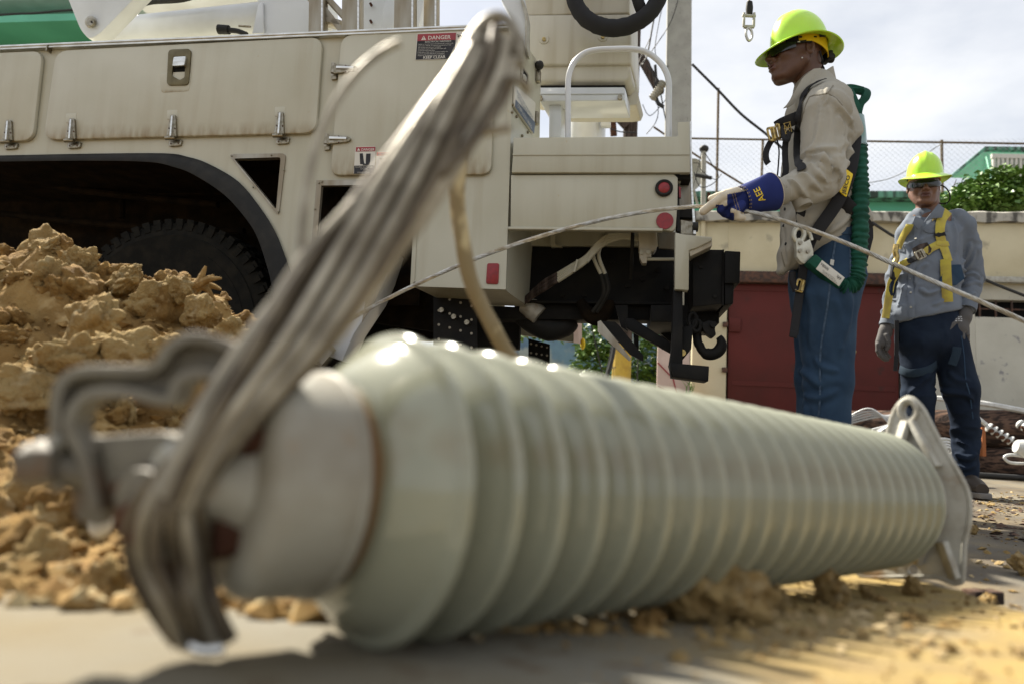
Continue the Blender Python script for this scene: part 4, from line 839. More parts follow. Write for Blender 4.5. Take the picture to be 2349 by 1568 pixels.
# top rail
ra = [tuv(-90, 112), tuv(1180, 55)]
mb = MB(); L0, L1 = tp(-90, 117, -0.012), tp(1180, 62, -0.012); mb.bar([L0, L1], 0.011, 0.014, 0, TZ); mb.build('top_rail', M['alu'], tr, 0.002)
mb = MB(); mb.bar([tp(-90, 112.5, -0.022), tp(1180, 57.5, -0.022)], 0.0045, 0.010, 0, TZ); mb.build('top_rail', M['alu'], tr, 0.002)
mb = MB(); mb.box(tp(112, 113, -0.016), (0.006, 0.028, 0.03), (TU, TW, TZ)); mb.build('rail_joint', M['steel'], tr)
# flat deck and the inside of the body so that it is closed
uC = tuv(1172, 300)[0]; zT = tuv(1100, 66)[1]
mb = MB(); mb.box(tl((uL + uC) / 2 - .02, 1.05, zT - 0.25), (uC - uL - 0.12, 2.0, 0.06), (TU, TW, TZ)); mb.build('deck', M['paint'], tr)
mb = MB(); mb.box(tl(uL / 2 + uC / 2 - 0.2, 2.1, 1.2), (uC - uL - 0.3, 0.04, 0.75), (TU, TW, TZ)); mb.build('far_panel', M['paint'], tr)
# doors
def door(pts, r, name='compartment_door'):
    return tpp(rp(pts, r, 8), -0.022, 0.022, name, M['door'], tr, 0.007)
d1 = door([(-160, 128), (97, 116), (74, 322), (-160, 332)], 26); d2 = door([(127, 116), (740, 84), (724, 305), (98, 321)], 30); d3 = door([(782, 80), (1136, 66), (1127, 400), (757, 402)], [30, 22, 26, 22])
# pressed recess under the latch and latch itself
d2_ = d2
lt = tpp([rp([(386, 114), (438, 112), (432, 195), (382, 196)], 10, 5), rp([(398, 131), (426, 129), (423, 178), (412, 184), (394, 174)], 3, 3)], -0.030, 0.009, 'latch', M['bronze'], d2, 0.0015)
tpp([(396, 128), (428, 127), (424, 186), (392, 186)], -0.0225, 0.001, 'latch_cup', M['dark'], lt)
tpp(rp([(398, 131), (426, 129), (422, 150), (395, 152)], 3, 3), -0.042, 0.016, 'paddle', M['alu'], lt, 0.003)
tpp(rp([(366, 168), (437, 164), (434, 209), (369, 213)], 8, 5), -0.0235, 0.003, 'pressing', M['door'], d2, 0.0012)
def vhinge(x0, y0, x1, y1):
    """strap hinge running up a door from a foot on the body"""
    h = (y1 - y0)
    a = tpp(rp([(x0 - 5, y0), (x0 + 7, y0), (x0 + 12 - 3, y0 + h * .72), (x0 - 14, y0 + h * .72)], 4, 4), -0.034, 0.012, 'hinge', M['steel'], tr, 0.003)
    mb = MB(); mb.bar([tp(x0 + 1, y0 + 4, -0.036), tp(x0 - 3, y0 + h * .72, -0.042)], 0.004, 0.008); mb.build('rib', M['alu'], a, 0.002)
    mb = MB(); mb.cyl(tp(x0 - 4, y0 + h * .76, -0.03), TU, 0.009, 0.048, 12); mb.build('barrel', M['steel'], a)
    tpp(rp([(x0 - 9, y0 + h * .84), (x0 + 22, y0 + h * .80), (x0 + 19, y1), (x0 - 9, y1 + 2)], 4, 4), -0.012, 0.012, 'foot', M['steel'], a, 0.002)
    for q in ((x0 - 3, y1 - 4), (x0 + 14, y1 - 5), (x0 + 1, y0 + 6), (x0 - 7, y0 + h * .45), (x0 + 6, y0 + h * .45)):
        mb = MB(); mb.ball(tp(q[0], q[1], -0.036 if q[1] < y1 - 8 else -0.012), 0.0035, 8, 5); mb.build('screw', M['dark_bar'], a)
for x, y0, y1 in ((18, 275, 341), (163, 271, 339), (395, 263, 334), (642, 256, 329)): 
    vhinge(x, y0, x - 6, y1)
    if x > 100: tpp(rp([(x - 12, y0 - 10), (x + 12, y0 - 11), (x + 11, y0 + 12), (x - 12, y0 + 12)], 3, 3), -0.0232, 0.003, 'pressing', M['door'], d2, 0.001)
def hhinge(x, y):
    a = tpp(rp([(x + 4, y + 3), (x + 22, y + 5), (x + 54, y + 8), (x + 60, y + 13), (x + 54, y + 20), (x + 22, y + 24), (x + 3, y + 26)], 4, 4), -0.034, 0.012, 'hinge', M['steel'], tr, 0.003)
    mb = MB(); mb.bar([tp(x + 10, y + 12, -0.038), tp(x + 50, y + 13, -0.036)], 0.006, 0.004); mb.build('rib', M['alu'], a, 0.002)
    mb = MB(); mb.cyl(tp(x + 3, y + 14, -0.028), TZ, 0.009, 0.045, 12); mb.build('barrel', M['steel'], a)
    tpp(rp([(x - 2, y + 20), (x + 11, y + 20), (x + 11, y + 38), (x - 2, y + 40)], 3, 4), -0.012, 0.012, 'foot', M['steel'], a, 0.002)
    for q in ((x + 50, y + 13), (x + 32, y + 22), (x + 32, y + 8)):
        mb = MB(); mb.ball(tp(q[0], q[1], -0.035), 0.0035, 8, 5); mb.build('screw', M['dark_bar'], a)
hhinge(761, 143); hhinge(745, 305)
# step recess frame
tpp([[(726, 414), (956, 411), (956, 423), (737, 426), (718, 660), (706, 660)]], -0.008, 0.02, 'recess_frame', M['frame'])
for q in ((731, 420), (738, 417), (900, 416), (722, 480)): mb = MB(); mb.cyl(tp(q[0], q[1], -0.010), TW, 0.004, 0.006, 8); mb.build('rivet', M['steel'], tr)
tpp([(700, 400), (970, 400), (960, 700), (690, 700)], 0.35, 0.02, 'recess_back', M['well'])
# --- decals
def decal(pts, w, m, name, parent, d=0.0015): return tpp(pts, w, d, name, m, parent)
def lettering(txt, px, py, h_px, w_px, w, m, name, parent, U=TU, org=None, ez=TZ, bold=0.0):
    o = tp(px, py, w); k = (tp(px + 100, py, w) - o).length / 100
    sl = tp(px + w_px, py + 0, w) - o
    v, f = text_mb(txt, h_px * k, o, TU, (TZ * 0.998 + TU * 0.0).normalized(), w_px * k, bold=bold)
    if v: mb = MB(); mb.add(v, f); return mb.build(name, m, parent, fix=False, smooth=0)
dw = -0.0222
dc_ = decal(rp([(956.5, 77.5), (1047, 73.5), (1043, 136.5), (952, 138.5)], 3, 3), dw - 0.0015, M['decal_white'], 'danger_decal', d3)
decal([(958, 79), (1046, 75.4), (1045, 91.5), (957, 94.6)], dw - 0.003, M['decal_red'], 'red_band', dc_)
decal([(957, 95), (1045, 92.2), (1041.5, 135), (953.5, 137)], dw - 0.003, M['decal_black'], 'black_panel', dc_)
lettering('DANGER', 982, 91.3, 9, 52, dw - 0.0034, M['decal_white'], 'lettering', dc_, bold=0.012)
decal([(966, 92.5), (977.5, 92), (972, 82.5)], dw - 0.0032, M['decal_white'], 'warning_triangle', dc_)
lettering('!', 970.6, 90.9, 6, 1.6, dw - 0.0042, M['decal_red'], 'lettering', dc_)
lettering('ELECTRICAL HAZARDS', 975, 98.3, 4, 60, dw - 0.0034, M['decal_white'], 'lettering', dc_)
lines = ['Death or serious injury will result from contact with', 'load, unit, vehicle, or vehicle attachments if any', 'part of the unit becomes energized.', 'All workers must understand and follow safe', 'electrical work practices.', 'If any part of the unit is elevated within the', 'minimum approach distance of an energized', 'conductor, all unauthorized personnel must']
for i, l in enumerate(lines):
    lettering(l, 960 - i * 0.35, 103.2 + i * 3.72, 2.2, len(l) * 1.5, dw - 0.0034, M['decal_white'], 'lettering', dc_)
lettering('KEEP CLEAR', 971, 135.4, 6.6, 51, dw - 0.0034, M['decal_white'], 'lettering', dc_, bold=0.012)
dp = decal([(1047.5, 73.5), (1112, 71), (1108, 134), (1043.5, 136.5)], dw - 0.001, M['decal_white'], 'pictogram_decal', d3)
mb = MB(); mb.bar([tp(1056, 82, dw - 0.003), tp(1053, 112, dw - 0.003)], 0.0028, 0.001); mb.bar([tp(1050, 84, dw - 0.003), tp(1061, 83.5, dw - 0.003)], 0.002, 0.001); mb.bar([tp(1048, 80, dw - 0.003), tp(1080, 86, dw - 0.003)], 0.0007, 0.001); mb.build('pole_symbol', M['decal_black'], dp)
dc2 = decal(rp([(815.5, 337), (862, 336), (858.5, 398.5), (811, 399.5)], 3, 3), dw - 0.0015, M['decal_white'], 'danger_decal', d3)
decal([(816.5, 338), (861, 337), (860.5, 347), (816, 348)], dw - 0.003, M['decal_red'], 'red_band', dc2)
decal([(812.5, 380.5), (859.5, 380), (858, 398), (812, 399)], dw - 0.003, M['decal_black'], 'black_panel', dc2)
lettering('DANGER', 829, 346.3, 6, 30, dw - 0.0034, M['decal_white'], 'lettering', dc2, bold=0.01)
decal([(819, 346), (826, 346), (822.6, 340)], dw - 0.0032, M['decal_white'], 'warning_triangle', dc2)
lettering('MOVING OUTRIGGER', 815, 385, 2.6, 40, dw - 0.0034, M['decal_white'], 'lettering', dc2)
lettering('HAZARD', 827, 389.2, 2.6, 16, dw - 0.0034, M['decal_white'], 'lettering', dc2)
lettering('STAND CLEAR', 820, 397.6, 2.8, 29, dw - 0.0034, M['decal_white'], 'lettering', dc2)
decal([(825, 352.5), (832, 352), (835, 374), (838, 377), (826, 377)], dw - 0.003, M['decal_black'], 'foot_symbol', dc2); decal([(840, 353), (850, 352.5), (849, 370), (847, 379), (832, 379), (833, 376.5), (839, 376), (839, 370)], dw - 0.0031, M['decal_black'], 'leg_symbol', dc2)
dc3 = decal([(863.5, 349), (903, 348.5), (901, 386), (862, 387)], dw - 0.0012, M['decal_white'], 'warning_decal', d3)
decal([(864.3, 350), (902.5, 349.5), (902, 356.5), (864, 357.5)], dw - 0.003, M['decal_orange'], 'orange_band', dc3)
lettering('WARNING', 873, 355.8, 4.6, 28, dw - 0.0034, M['decal_black'], 'lettering', dc3, bold=0.01)
decal([(866, 356), (871, 356), (868.5, 351.5)], dw - 0.0032, M['decal_black'], 'warning_triangle', dc3)
decal([(871, 363), (884, 364), (888, 361), (886, 369), (878, 371), (884, 376), (874, 373)], dw - 0.003, M['frame'], 'hand_symbol', dc3)
# --- rear face of the body, plate and fittings
RW = Vector((math.sin(R(17)), math.cos(R(17)), 0)); RN = Vector((RW.y, -RW.x, 0)); RO = tp(1172, 300, 0.0)
def rpx(px, py, off=0.0): return onplane(px, py, RO + RN * off, RN)
def rprism(pts, off, d, name, m, parent=tr, bevel=0):
    mb = MB(); mb.prism([[rpx(x, y, off) for x, y in pts]], -RN, d); return mb.build(name, m, parent, bevel)
rf = rprism([(1178, 63), (1210, 108), (1241, 152), (1238, 312), (1212, 703), (1156, 664), (1172, 300)], 0.001, 0.02, 'rear_panel', M['paint'])
rprism([(1153, 664), (1209, 706), (1012, 700), (947, 658)], 0, 0.001, 'rear_panel_base', M['paint']) if False else None
mb = MB(); a, b, c, d = tp(947, 657, 0), tp(1158, 664, 0), rpx(1209, 704), tp(947, 657, 0) + RW * (rpx(1209, 704) - tp(1158, 664, 0)).length
mb.add([a, b, c, d], [(0, 1, 2, 3)]); mb.build('box_floor', M['paint'], tr)
sg = rprism(rp([(1183, 196), (1229, 236), (1225, 309), (1181, 246)], 4, 4), 0.012, 0.010, 'notice_plate', M['decal_white'], tr, 0.002)
rprism([(1183.5, 229), (1228, 282), (1225, 307), (1182, 246)], 0.0135, 0.001, 'blue_band', M['decal_blue'], sg)
def rtext(txt, px, py, h_px, L_px, m):
    o = rpx(px, py, 0.0140); e = rpx(px + L_px * 0.62, py + L_px * 0.80, 0.0140); k = (rpx(px, py - h_px, 0.014) - o).length; ex = RW
    Lw = abs((e - o).dot(RW)); v, f = text_mb(txt, k, o, RW, TZ, Lw); mb = MB(); mb.add([p + RN * 0.001 for p in v], f); mb.build('lettering', m, sg, fix=False, smooth=0)
rtext('EVITA USO INDEBIDO', 1186, 213, 7, 60, M['decal_blue']); rtext('DE ESTE VEHICULO', 1187, 224, 7, 50, M['decal_blue']); rtext('LLAMAR AL', 1195, 242, 7, 32, M['decal_blue']); rtext('(787) 521-3055', 1187, 245, 9, 52, M['decal_white'])
lh = rprism(rp([(1199, 150), (1213, 172), (1212, 206), (1198, 186)], 2, 3), 0.012, 0.012, 'paddle_latch', M['steel'], tr, 0.002)
rprism([(1201, 159), (1210, 173), (1209, 196), (1200, 184)], 0.0125, 0.001, 'cup', M['dark'], lh); rprism(rp([(1203, 170), (1208, 177), (1208, 188), (1203, 182)], 1, 2), 0.020, 0.006, 'paddle', M['alu'], lh)
for q in ((1176, 240), (1175, 258), (1185, 268), (1211, 304), (1198, 312)): mb = MB(); mb.ball(rpx(q[0], q[1], 0.004), 0.007, 10, 6); mb.build('bolt', M['steel'], tr)
mb = MB(); mb.ball(rpx(1237, 150, 0.02), 0.022, 12, 8); mb.build('rubber_buffer', M['black'], tr)
for q in ((1235, 176), (1231, 272)): mb = MB(); mb.box(rpx(q[0], q[1], 0.012), (0.02, 0.03, 0.06), (RN, RW, TZ)); mb.build('rear_hinge', M['steel'], tr, 0.003)
# lower rear box reflector, pin
tpp(rp([(1117.5, 604), (1145, 604), (1143, 652), (1114.5, 651)], 5, 4), -0.005, 0.006, 'red_reflector', M['red'], tr, 0.001)
tpp([(948, 520), (957, 520), (950, 657), (941, 657)], -0.006, 0.01, 'corner_strip', M['paint'])
mb = MB(); mb.ball(tp(951, 649, -0.008), 0.006, 8, 6); mb.build('bolt', M['steel'], tr)
# --- tail shelf
tpp([(1178, 316), (1552, 313), (1555.5, 311), (1555.5, 280), (1582.5, 279), (1583.5, 396), (1173.6, 396), (1176.6, 355)], -0.02, 0.03, 'shelf_panel', M['paint'], tr, 0.003)
mb = MB(); mb.bar([tp(1176, 355, -0.022), tp(1582, 354, -0.022)], 0.003, 0.002); mb.build('weld_seam', M['paint'], tr)
tpp([(1172, 402), (1546, 400), (1555, 408), (1554, 470), (1550, 524), (1543, 531), (1510, 526), (1171, 524)], -0.005, 0.03, 'tail_skirt', M['paint'], tr, 0.003)
tpp([(1165, 520), (1520, 524), (1520, 530), (1165, 526)], -0.022, 0.03, 'skirt_lip', M['paint'], tr, 0.002)
zs = tuv(1300, 314)[1]; u0 = tuv(1176, 340)[0]; u1 = tuv(1580, 340)[0]
mb = MB(); mb.box(tl((u0 + u1) / 2, 1.0, zs - 0.012), (u1 - u0, 1.9, 0.02), (TU, TW, TZ)); mb.build('shelf_plate', M['paint'], tr)
mb = MB(); mb.box(tl((u0 + u1) / 2, 0.9, tuv(1300, 400)[1] - 0.01), (u1 - u0 - 0.05, 1.7, 0.02), (TU, TW, TZ)); mb.build('underside', M['paint'], tr)
tpp([(1583, 279), (1586, 279), (1589, 429), (1597, 537), (1591, 537), (1585, 430)], -0.01, 0.02, 'rear_edge', M['alu'], tr)
tpp([(1555, 404), (1586, 398), (1596, 540), (1550, 536)], 0.10, 0.02, 'tail_recess', M['frame'], tr)
tpp([(1556, 402), (1585, 399), (1585, 410), (1556, 410)], 0.02, 0.08, 'tail_recess_top', M['chassis'], tr)
tpp([(1553, 470), (1588, 476), (1593, 500), (1552, 498)], 0.06, 0.03, 'tail_block', M['chassis'], tr)
tpp([(1562, 505), (1590, 510), (1592, 540), (1562, 536)], 0.07, 0.02, 'tail_latch', M['steel'], tr)
tpp([(1553, 425), (1558, 420), (1560, 532), (1553, 530)], 0.03, 0.05, 'seal', M['black'], tr); tpp([(1557, 428), (1562, 430), (1562, 453), (1558, 453)], 0.02, 0.02, 'rear_lamp', M['red'], tr)
mb = MB(); mb.cyl(tp(1595, 521, 0.0), TU, 0.02, 0.02, 12); mb.build('stud', M['black'], tr)
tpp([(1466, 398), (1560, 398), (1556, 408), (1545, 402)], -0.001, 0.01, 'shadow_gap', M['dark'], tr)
# lamps
o_ = tp(1523, 432.6, -0.008); k_ = (tp(1524, 432.6) - tp(1523, 432.6)).length
lm = MB(); lm.lathe([(0, 20.5 * k_), (0.008, 20.5 * k_), (0.014, 17 * k_), (0.012, 13.5 * k_), (0.002, 13.5 * k_)], o_, -TW, 32); lamp = lm.build('marker_lamp', M['black'], tr)
lm = MB(); lm.lathe([(0, 13.2 * k_), (0.010, 13.2 * k_), (0.014, 9 * k_), (0.0155, 0.001)], o_, -TW, 28); lm.build('lens', M['red'], lamp)
lm = MB(); lm.cyl(tp(1525, 507, -0.010), TW, 19.6 * k_, 0.006, 40); lm.build('red_reflector', M['red'], tr)
# L bracket of the bumper
tpp([(1549, 533), (1560, 536), (1573, 538), (1633, 544), (1633, 552), (1596, 570), (1581, 574), (1580, 666), (1548, 664)], -0.03, 0.05, 'bumper_bracket', M['paint'], tr, 0.004)
tpp([(1633, 544), (1634, 564), (1583, 589), (1580, 574), (1600, 566)], -0.02, 0.09, 'bumper_bracket', M['bucket'], tr, 0.003)
# black frame parts
K = M['chassis']
tpp([(1589, 572), (1661, 573), (1661, 697), (1589, 704)], 0.05, 0.35, 'bumper_beam', K, tr, 0.004)
tpp([(1663, 575), (1699, 577), (1697, 650), (1663, 650)], 0.02, 0.5, 'bumper_tube', K, tr, 0.004)
tpp([(1663, 651), (1684, 651), (1682, 697), (1663, 700)], 0.04, 0.4, 'bumper_tube', K, tr, 0.004)
for q in ((1608, 612), (1640, 680)): mb = MB(); mb.cyl(tp(q[0], q[1], 0.047), TW, 0.008, 0.01, 8); mb.build('bolt', K, tr)
mb = MB(); mb.bar([tp(1659, 573, 0.045), tp(1658, 700, 0.045)], 0.003, 0.003); mb.build('weld_seam', K, tr)
tpp([(1200, 563), (1550, 566), (1550, 700), (1540, 735), (1100, 731), (1100, 700), (1180, 706)], 0.42, 0.12, 'frame_rail', K, tr, 0.004)
tpp([(1200, 688), (1560, 694), (1560, 700), (1200, 694)], 0.36, 0.08, 'frame_flange', K, tr, 0.002)
tpp([(1180, 563), (1562, 566), (1562, 735), (1180, 731)], 1.20, 0.1, 'frame_rail', K, tr)
tpp([(1493, 700), (1650, 700), (1650, 742), (1493, 738)], 0.25, 0.4, 'hitch_plate', K, tr, 0.003)
for i, q in enumerate(((1476, 640), (1405, 600), (1440, 655), (1340, 676), (1290, 676), (1510, 620), (1530, 660))):
    mb = MB(); mb.cyl(tp(q[0], q[1], 0.415), TW, 0.012, 0.014, 8); mb.build('bolt', K, tr)
tpp([(1545, 664), (1566, 664), (1566, 840), (1540, 866), (1536, 832), (1541, 800)], 0.0, 0.06, 'step_post', K, tr, 0.003)
tpp([(1537, 831), (1627, 839), (1625, 874), (1545, 863)], -0.02, 0.12, 'step', K, tr, 0.003)
tpp([(1566, 750), (1590, 745), (1586, 800), (1565, 826)], 0.05, 0.03, 'hitch_gusset', K, tr, 0.003)
mb = MB(); mb.cyl(tp(1565, 809, 0.03), TW, 0.013, 0.03, 12); mb.build('pin', M['brass'], tr)
tpp([(1566, 735), (1590, 735), (1588, 772), (1570, 780)], 0.1, 0.06, 'hitch_plate', K, tr, 0.003)
for q in ((1589, 735, 11), (1598, 747, 9)): mb = MB(); mb.tube([tp(q[0] + 9 * math.cos(a), q[1] + q[2] * 1.5 * math.sin(a), 0.06) for a in np.linspace(0, 6.28, 14)], 0.008, 8); mb.build('chain_ring', K, tr)
# hook
mb = MB(); pts = [tp(1606, 742, 0.1), tp(1599, 762, 0.1), tp(1601, 786, 0.1)] + [tp(1630 + 25 * math.cos(a), 788 + 24 * math.sin(a), 0.1) for a in np.linspace(R(170), R(-42), 14)]
mb.tube(pts, [0.018] * 6 + [0.024] * 6 + [0.022, 0.019, 0.016, 0.012], 12, 3); hkp = mb.build('pintle_hook', K, tr)
tpp(rp([(1608, 742), (1626, 735), (1643, 738), (1640, 756), (1643, 768), (1634, 775), (1616, 762)], 4, 3), 0.06, 0.05, 'hook_latch', K, hkp, 0.003)
mb = MB(); mb.cyl(tp(1636, 745, 0.05), TW, 0.012, 0.02, 12); mb.build('pin', K, hkp)
tpp([(1597, 738), (1613, 738), (1610, 760), (1598, 772)], 0.08, 0.05, 'hook_shank', K, hkp)
# braces and gutter channel
tpp([(1436, 730), (1452, 730), (1543, 788), (1543, 812), (1436, 752)], 0.2, 0.03, 'brace', K, tr, 0.003)
tpp([(1371, 738), (1378, 735), (1448, 822), (1444, 827), (1371, 760)], 0.15, 0.02, 'channel', M['frame'], tr); tpp([(1378, 736), (1411, 738), (1420, 746), (1476, 815), (1476, 828), (1445, 812)], 0.17, 0.02, 'channel', K, tr)
tpp([(1411, 700), (1440, 700), (1440, 760), (1425, 750)], 0.3, 0.05, 'hanger', K, tr); tpp([(1452, 730), (1465, 730), (1465, 800), (1455, 800)], 0.5, 0.05, 'hanger', K, tr)
tpp([(1480, 735), (1545, 737), (1545, 790)], 0.6, 0.05, 'gusset', K, tr)
for i in range(5): mb = MB(); mb.lathe([(-0.01, 0.06), (0, 0.075), (0.01, 0.06)], tp(1520 + i * 5, 768, 0.7), TU, 16); mb.build('spring_coil', K, tr)
# far side box seen below
tpp([(1189, 728), (1316, 730), (1316, 785), (1189, 768)], 1.6, 0.02, 'far_box', M['paint'], tr)
mb = MB(); a, b = tp(1316, 728, 1.6), tp(1316, 786, 1.6); c, d = tp(1335, 731, 2.2), tp(1335, 789, 2.2); mb.add([a, b, d, c], [(0, 1, 2, 3)]); mb.build('far_box', M['pink'], tr)
mb = MB(); mb.ball(tp(1337, 788, 2.1), 0.03, 10, 6, (0.6, 1, 1.4)); mb.build('amber_lamp', M['label_y'], tr)
# perforated plates
def perf(pts, w, rows, cols, name='perforated_plate'):
    a = tpp(pts, w, 0.008, name, K, tr)
    mb = MB(); (x0, y0), (x1, y1), (x2, y2), (x3, y3) = pts
    for i in range(cols):
        for j in range(rows):
            fx, fy = (i + 0.5) / cols, (j + 0.5) / rows; X = (x0 + (x1 - x0) * fx) * (1 - fy) + (x3 + (x2 - x3) * fx) * fy; Y = (y0 + (y1 - y0) * fx) * (1 - fy) + (y3 + (y2 - y3) * fx) * fy
            mb.cyl(tp(X, Y, w - 0.001), TW, 0.006, 0.002, 8)
    o = mb.build('holes', M['frame'], a); o['kind'] = 'stuff'; return a
perf([(994, 660), (1094, 690), (1094, 815), (994, 790)], 0.25, 4, 4); perf([(1212, 776), (1261, 789), (1261, 860), (1212, 860)], 0.9, 4, 4)
for q in ((1014, 712), (1042, 727), (1072, 740)): mb = MB(); mb.cyl(tp(q[0], q[1], 0.235), TW, 0.012, 0.03, 8); mb.build('bolt', M['steel'], tr)
tpp([(700, 660), (1000, 655), (1000, 760), (860, 740), (700, 760)], 0.45, 0.05, 'subframe', M['well'], tr); tpp([(1090, 700), (1195, 705), (1190, 800), (1090, 815)], 0.7, 0.05, 'subframe', K, tr)
tpp([(860, 735), (1100, 740), (1100, 790), (960, 775)], 1.0, 0.05, 'crossmember', M['well'], tr)
# muffler bag and dangling black plastic
mb = MB(); mb.tube([tp(1190, 715, 0.5), tp(1225, 738, 0.5), tp(1262, 752, 0.5), tp(1300, 748, 0.5), tp(1322, 738, 0.5)], [0.05, 0.06, 0.065, 0.05, 0.02], 16, 5)
o = mb.build('plastic_bag', M['black'], tr, smooth=50)
mb = MB(); mb.tube([tp(1196, 700, 0.42), tp(1218, 708, 0.42), tp(1238, 724, 0.42)], [0.03, 0.05, 0.045], 12, 5); mb.build('elbow_pipe', M['galv'], tr)
mb = MB(); mb.tube([tp(1330, 690, 0.36), tp(1350, 720, 0.36), tp(1372, 728, 0.36), tp(1395, 705, 0.36), tp(1396, 690, 0.36)], [0.02, 0.035, 0.04, 0.03, 0.02], 9, 5); mb.build('rag', M['well'], tr)
# hoses and valve below the skirt
tpp([(1200, 520), (1500, 522), (1500, 566), (1200, 564)], 0.40, 0.03, 'crossmember_plate', M['paint'], tr); tpp([(1262, 529), (1274, 529), (1274, 560), (1290, 567), (1264, 567)], 0.34, 0.02, 'bracket', M['paint'], tr)
for i in range(4):
    o5 = i * 5.2; mb = MB()
    mb.tube([tp(1464, 546 + o5 * 0.4, 0.18), tp(1430, 538 + o5 * .5, 0.17), tp(1396, 540 + o5, 0.16), tp(1372, 556 + o5, 0.15), tp(1345, 588 + o5 * .8, 0.16), tp(1310, 610 + o5, 0.18), tp(1280, 628 + o5 * 1.1, 0.2)], 0.0085, 10, 6); mb.build('hose', M['paint'], tr)
for i in range(2):
    mb = MB(); mb.tube([tp(1384 + i * 10, 534, 0.20), tp(1364 + i * 12, 570, 0.2), tp(1362 + i * 12, 592, 0.2), tp(1378 + i * 10, 628, 0.22)], 0.0085, 10, 6); mb.build('hose', M['paint'], tr)
    mb = MB(); mb.tube([tp(1378 + i * 10, 628, 0.22), tp(1386 + i * 9, 660, 0.24), tp(1382 + i * 6, 684, 0.26), tp(1360 + i * 9, 715, 0.3)], 0.010, 10, 6); mb.build('hose', M['black'], tr)
for i in range(3):
    mb = MB(); mb.tube([tp(1284, 626 + i * 7, 0.2), tp(1250, 645 + i * 9, 0.25), tp(1228, 664 + i * 6, 0.3), tp(1200, 690 + i * 3, 0.35)], 0.010, 10, 5); mb.build('hose', M['wood'], tr)
for px, py, a in ((1354, 583, 0.7), (1320, 606, 0.4), (1390, 546, 0.9)):
    c = tp(px, py + 5, 0.158); mb = MB(); d_ = (TU * math.sin(a) * 0.5 + TZ * 0.9); mb.bar([c - d_ * 0.03, c + d_ * 0.03], 0.004, 0.014); mb.build('cable_tie', M['paint'], tr)
vb = tpp(rp([(1464, 532), (1506, 533), (1508, 566), (1500, 577), (1466, 574)], 4, 3), 0.15, 0.07, 'valve', M['bucket'], tr, 0.005)
tpp(rp([(1467, 570), (1494, 572), (1494, 590), (1484, 590), (1484, 604), (1474, 604), (1467, 590)], 2, 3), 0.14, 0.05, 'valve_foot', M['bucket'], vb, 0.003)
for q in ((1471, 580), (1487, 579)): mb = MB(); mb.cyl(tp(q[0], q[1], 0.138), TW, 0.009, 0.012, 10); mb.build('nut', M['paint'], vb)
mb = MB(); mb.tube([tp(1484, 595, 0.15), tp(1552, 595, 0.15)], 0.007, 8); mb.build('linkage', M['paint'], tr)
mb = MB(); mb.tube([tp(1452, 534, 0.17), tp(1450, 570, 0.17), tp(1448, 640, 0.3)], 0.008, 8, 3); mb.build('hose', M['black'], tr)
tpp([(1508, 531), (1560, 534), (1560, 572), (1512, 570)], 0.3, 0.02, 'backing_plate', M['frame'], tr)
# --- outrigger leg
ol = tpp([(868, 575), (905, 575), (884, 640), (862, 690), (812, 765), (784, 828), (735, 810), (788, 700), (830, 610)], 0.10, 0.14, 'outrigger_leg', M['white'], tr, 0.006)
tpp([(893, 600), (882, 640), (860, 692), (830, 740), (840, 680), (868, 620)], 0.0985, 0.003, 'scuffed_edge', M['frame'], ol)
mb = MB(); mb.tube([tp(752, 792, 0.06), tp(722, 826, 0.02)], 0.035, 18); mb.build('outrigger_ram', M['white'], tr)
mb = MB(); mb.tube([tp(754, 790, 0.06), tp(748, 797, 0.055)], 0.040, 18); mb.build('ram_collar', M['galv'], tr)
a_ = tp(1346, 300, 1.3); rr_ = (tp(1389, 300, 1.3) - tp(1303, 300, 1.3)).length / 2
mb = MB(); mb.cyl((a_.x, a_.y, zs + 0.6), TZ, rr_, 1.2, 32); ps_ = mb.build('pedestal', M['white'], tr)
mb = MB(); mb.cyl((a_.x, a_.y, zs + 0.02), TZ, rr_ + 0.02, 0.04, 32); mb.build('collar', M['galv'], ps_)
mb = MB(); mb.box(tp(1390, 276, 1.2), (0.06, 0.04, 0.09), (TU, TW, TZ)); mb.build('bracket', M['white'], ps_, 0.006)
# --- grab rail
hp = [(1303, 330), (1303, 250), (1303, 195), (1307, 165), (1320, 140), (1342, 122), (1370, 115), (1410, 113), (1450, 113), (1482, 120), (1508, 138), (1525, 160), (1534, 190), (1534, 250), (1534, 330)]
mb = MB(); mb.tube([tp(x, y, 0.03) for x, y in hp], 0.0122, 14, 5); mb.build('grab_rail', M['white'], tr)
# --- bucket and its rest
BW = Vector((0.30, 0.954, 0)); BWo = 0.55
def bprism(pts, w0, d, name, m, parent=None, bevel=0, W=BW):
    mb = MB(); mb.prism([[tp(x, y, w0) for x, y in pts]], W, d); return mb.build(name, m, parent or tr, bevel, 50)
bk = bprism(rp([(1200, 34), (1446, 32), (1449, 136), (1446, 147), (1200, 150)], [0, 8, 8, 6, 0], 5), BWo, 0.34, 'bucket', M['bucket'], tr, 0.015)
bprism(rp([(1195, -160), (1444, -160), (1444, 30), (1195, 36)], [0, 5, 5, 0], 5), BWo + 0.012, 0.36, 'bucket_rim', M['bucket'], bk, 0.015)
bprism(rp([(1200, 146), (1444, 143), (1449, 170), (1438, 187), (1200, 188)], [0, 6, 8, 8, 0], 5), BWo + 0.02, 0.34, 'bucket_foot', M['bucket'], bk, 0.015)
bprism(rp([(1436, 150), (1450, 160), (1466, 225), (1460, 240), (1440, 243), (1246, 243), (1240, 234), (1434, 232)], 3, 4), BWo + 0.18, 0.2, 'bucket_base', M['bucket'], bk, 0.01)
bprism([(1238, 186), (1434, 184), (1433, 204), (1238, 204)], BWo + 0.06, 0.2, 'rest_pad', M['black'], bk)
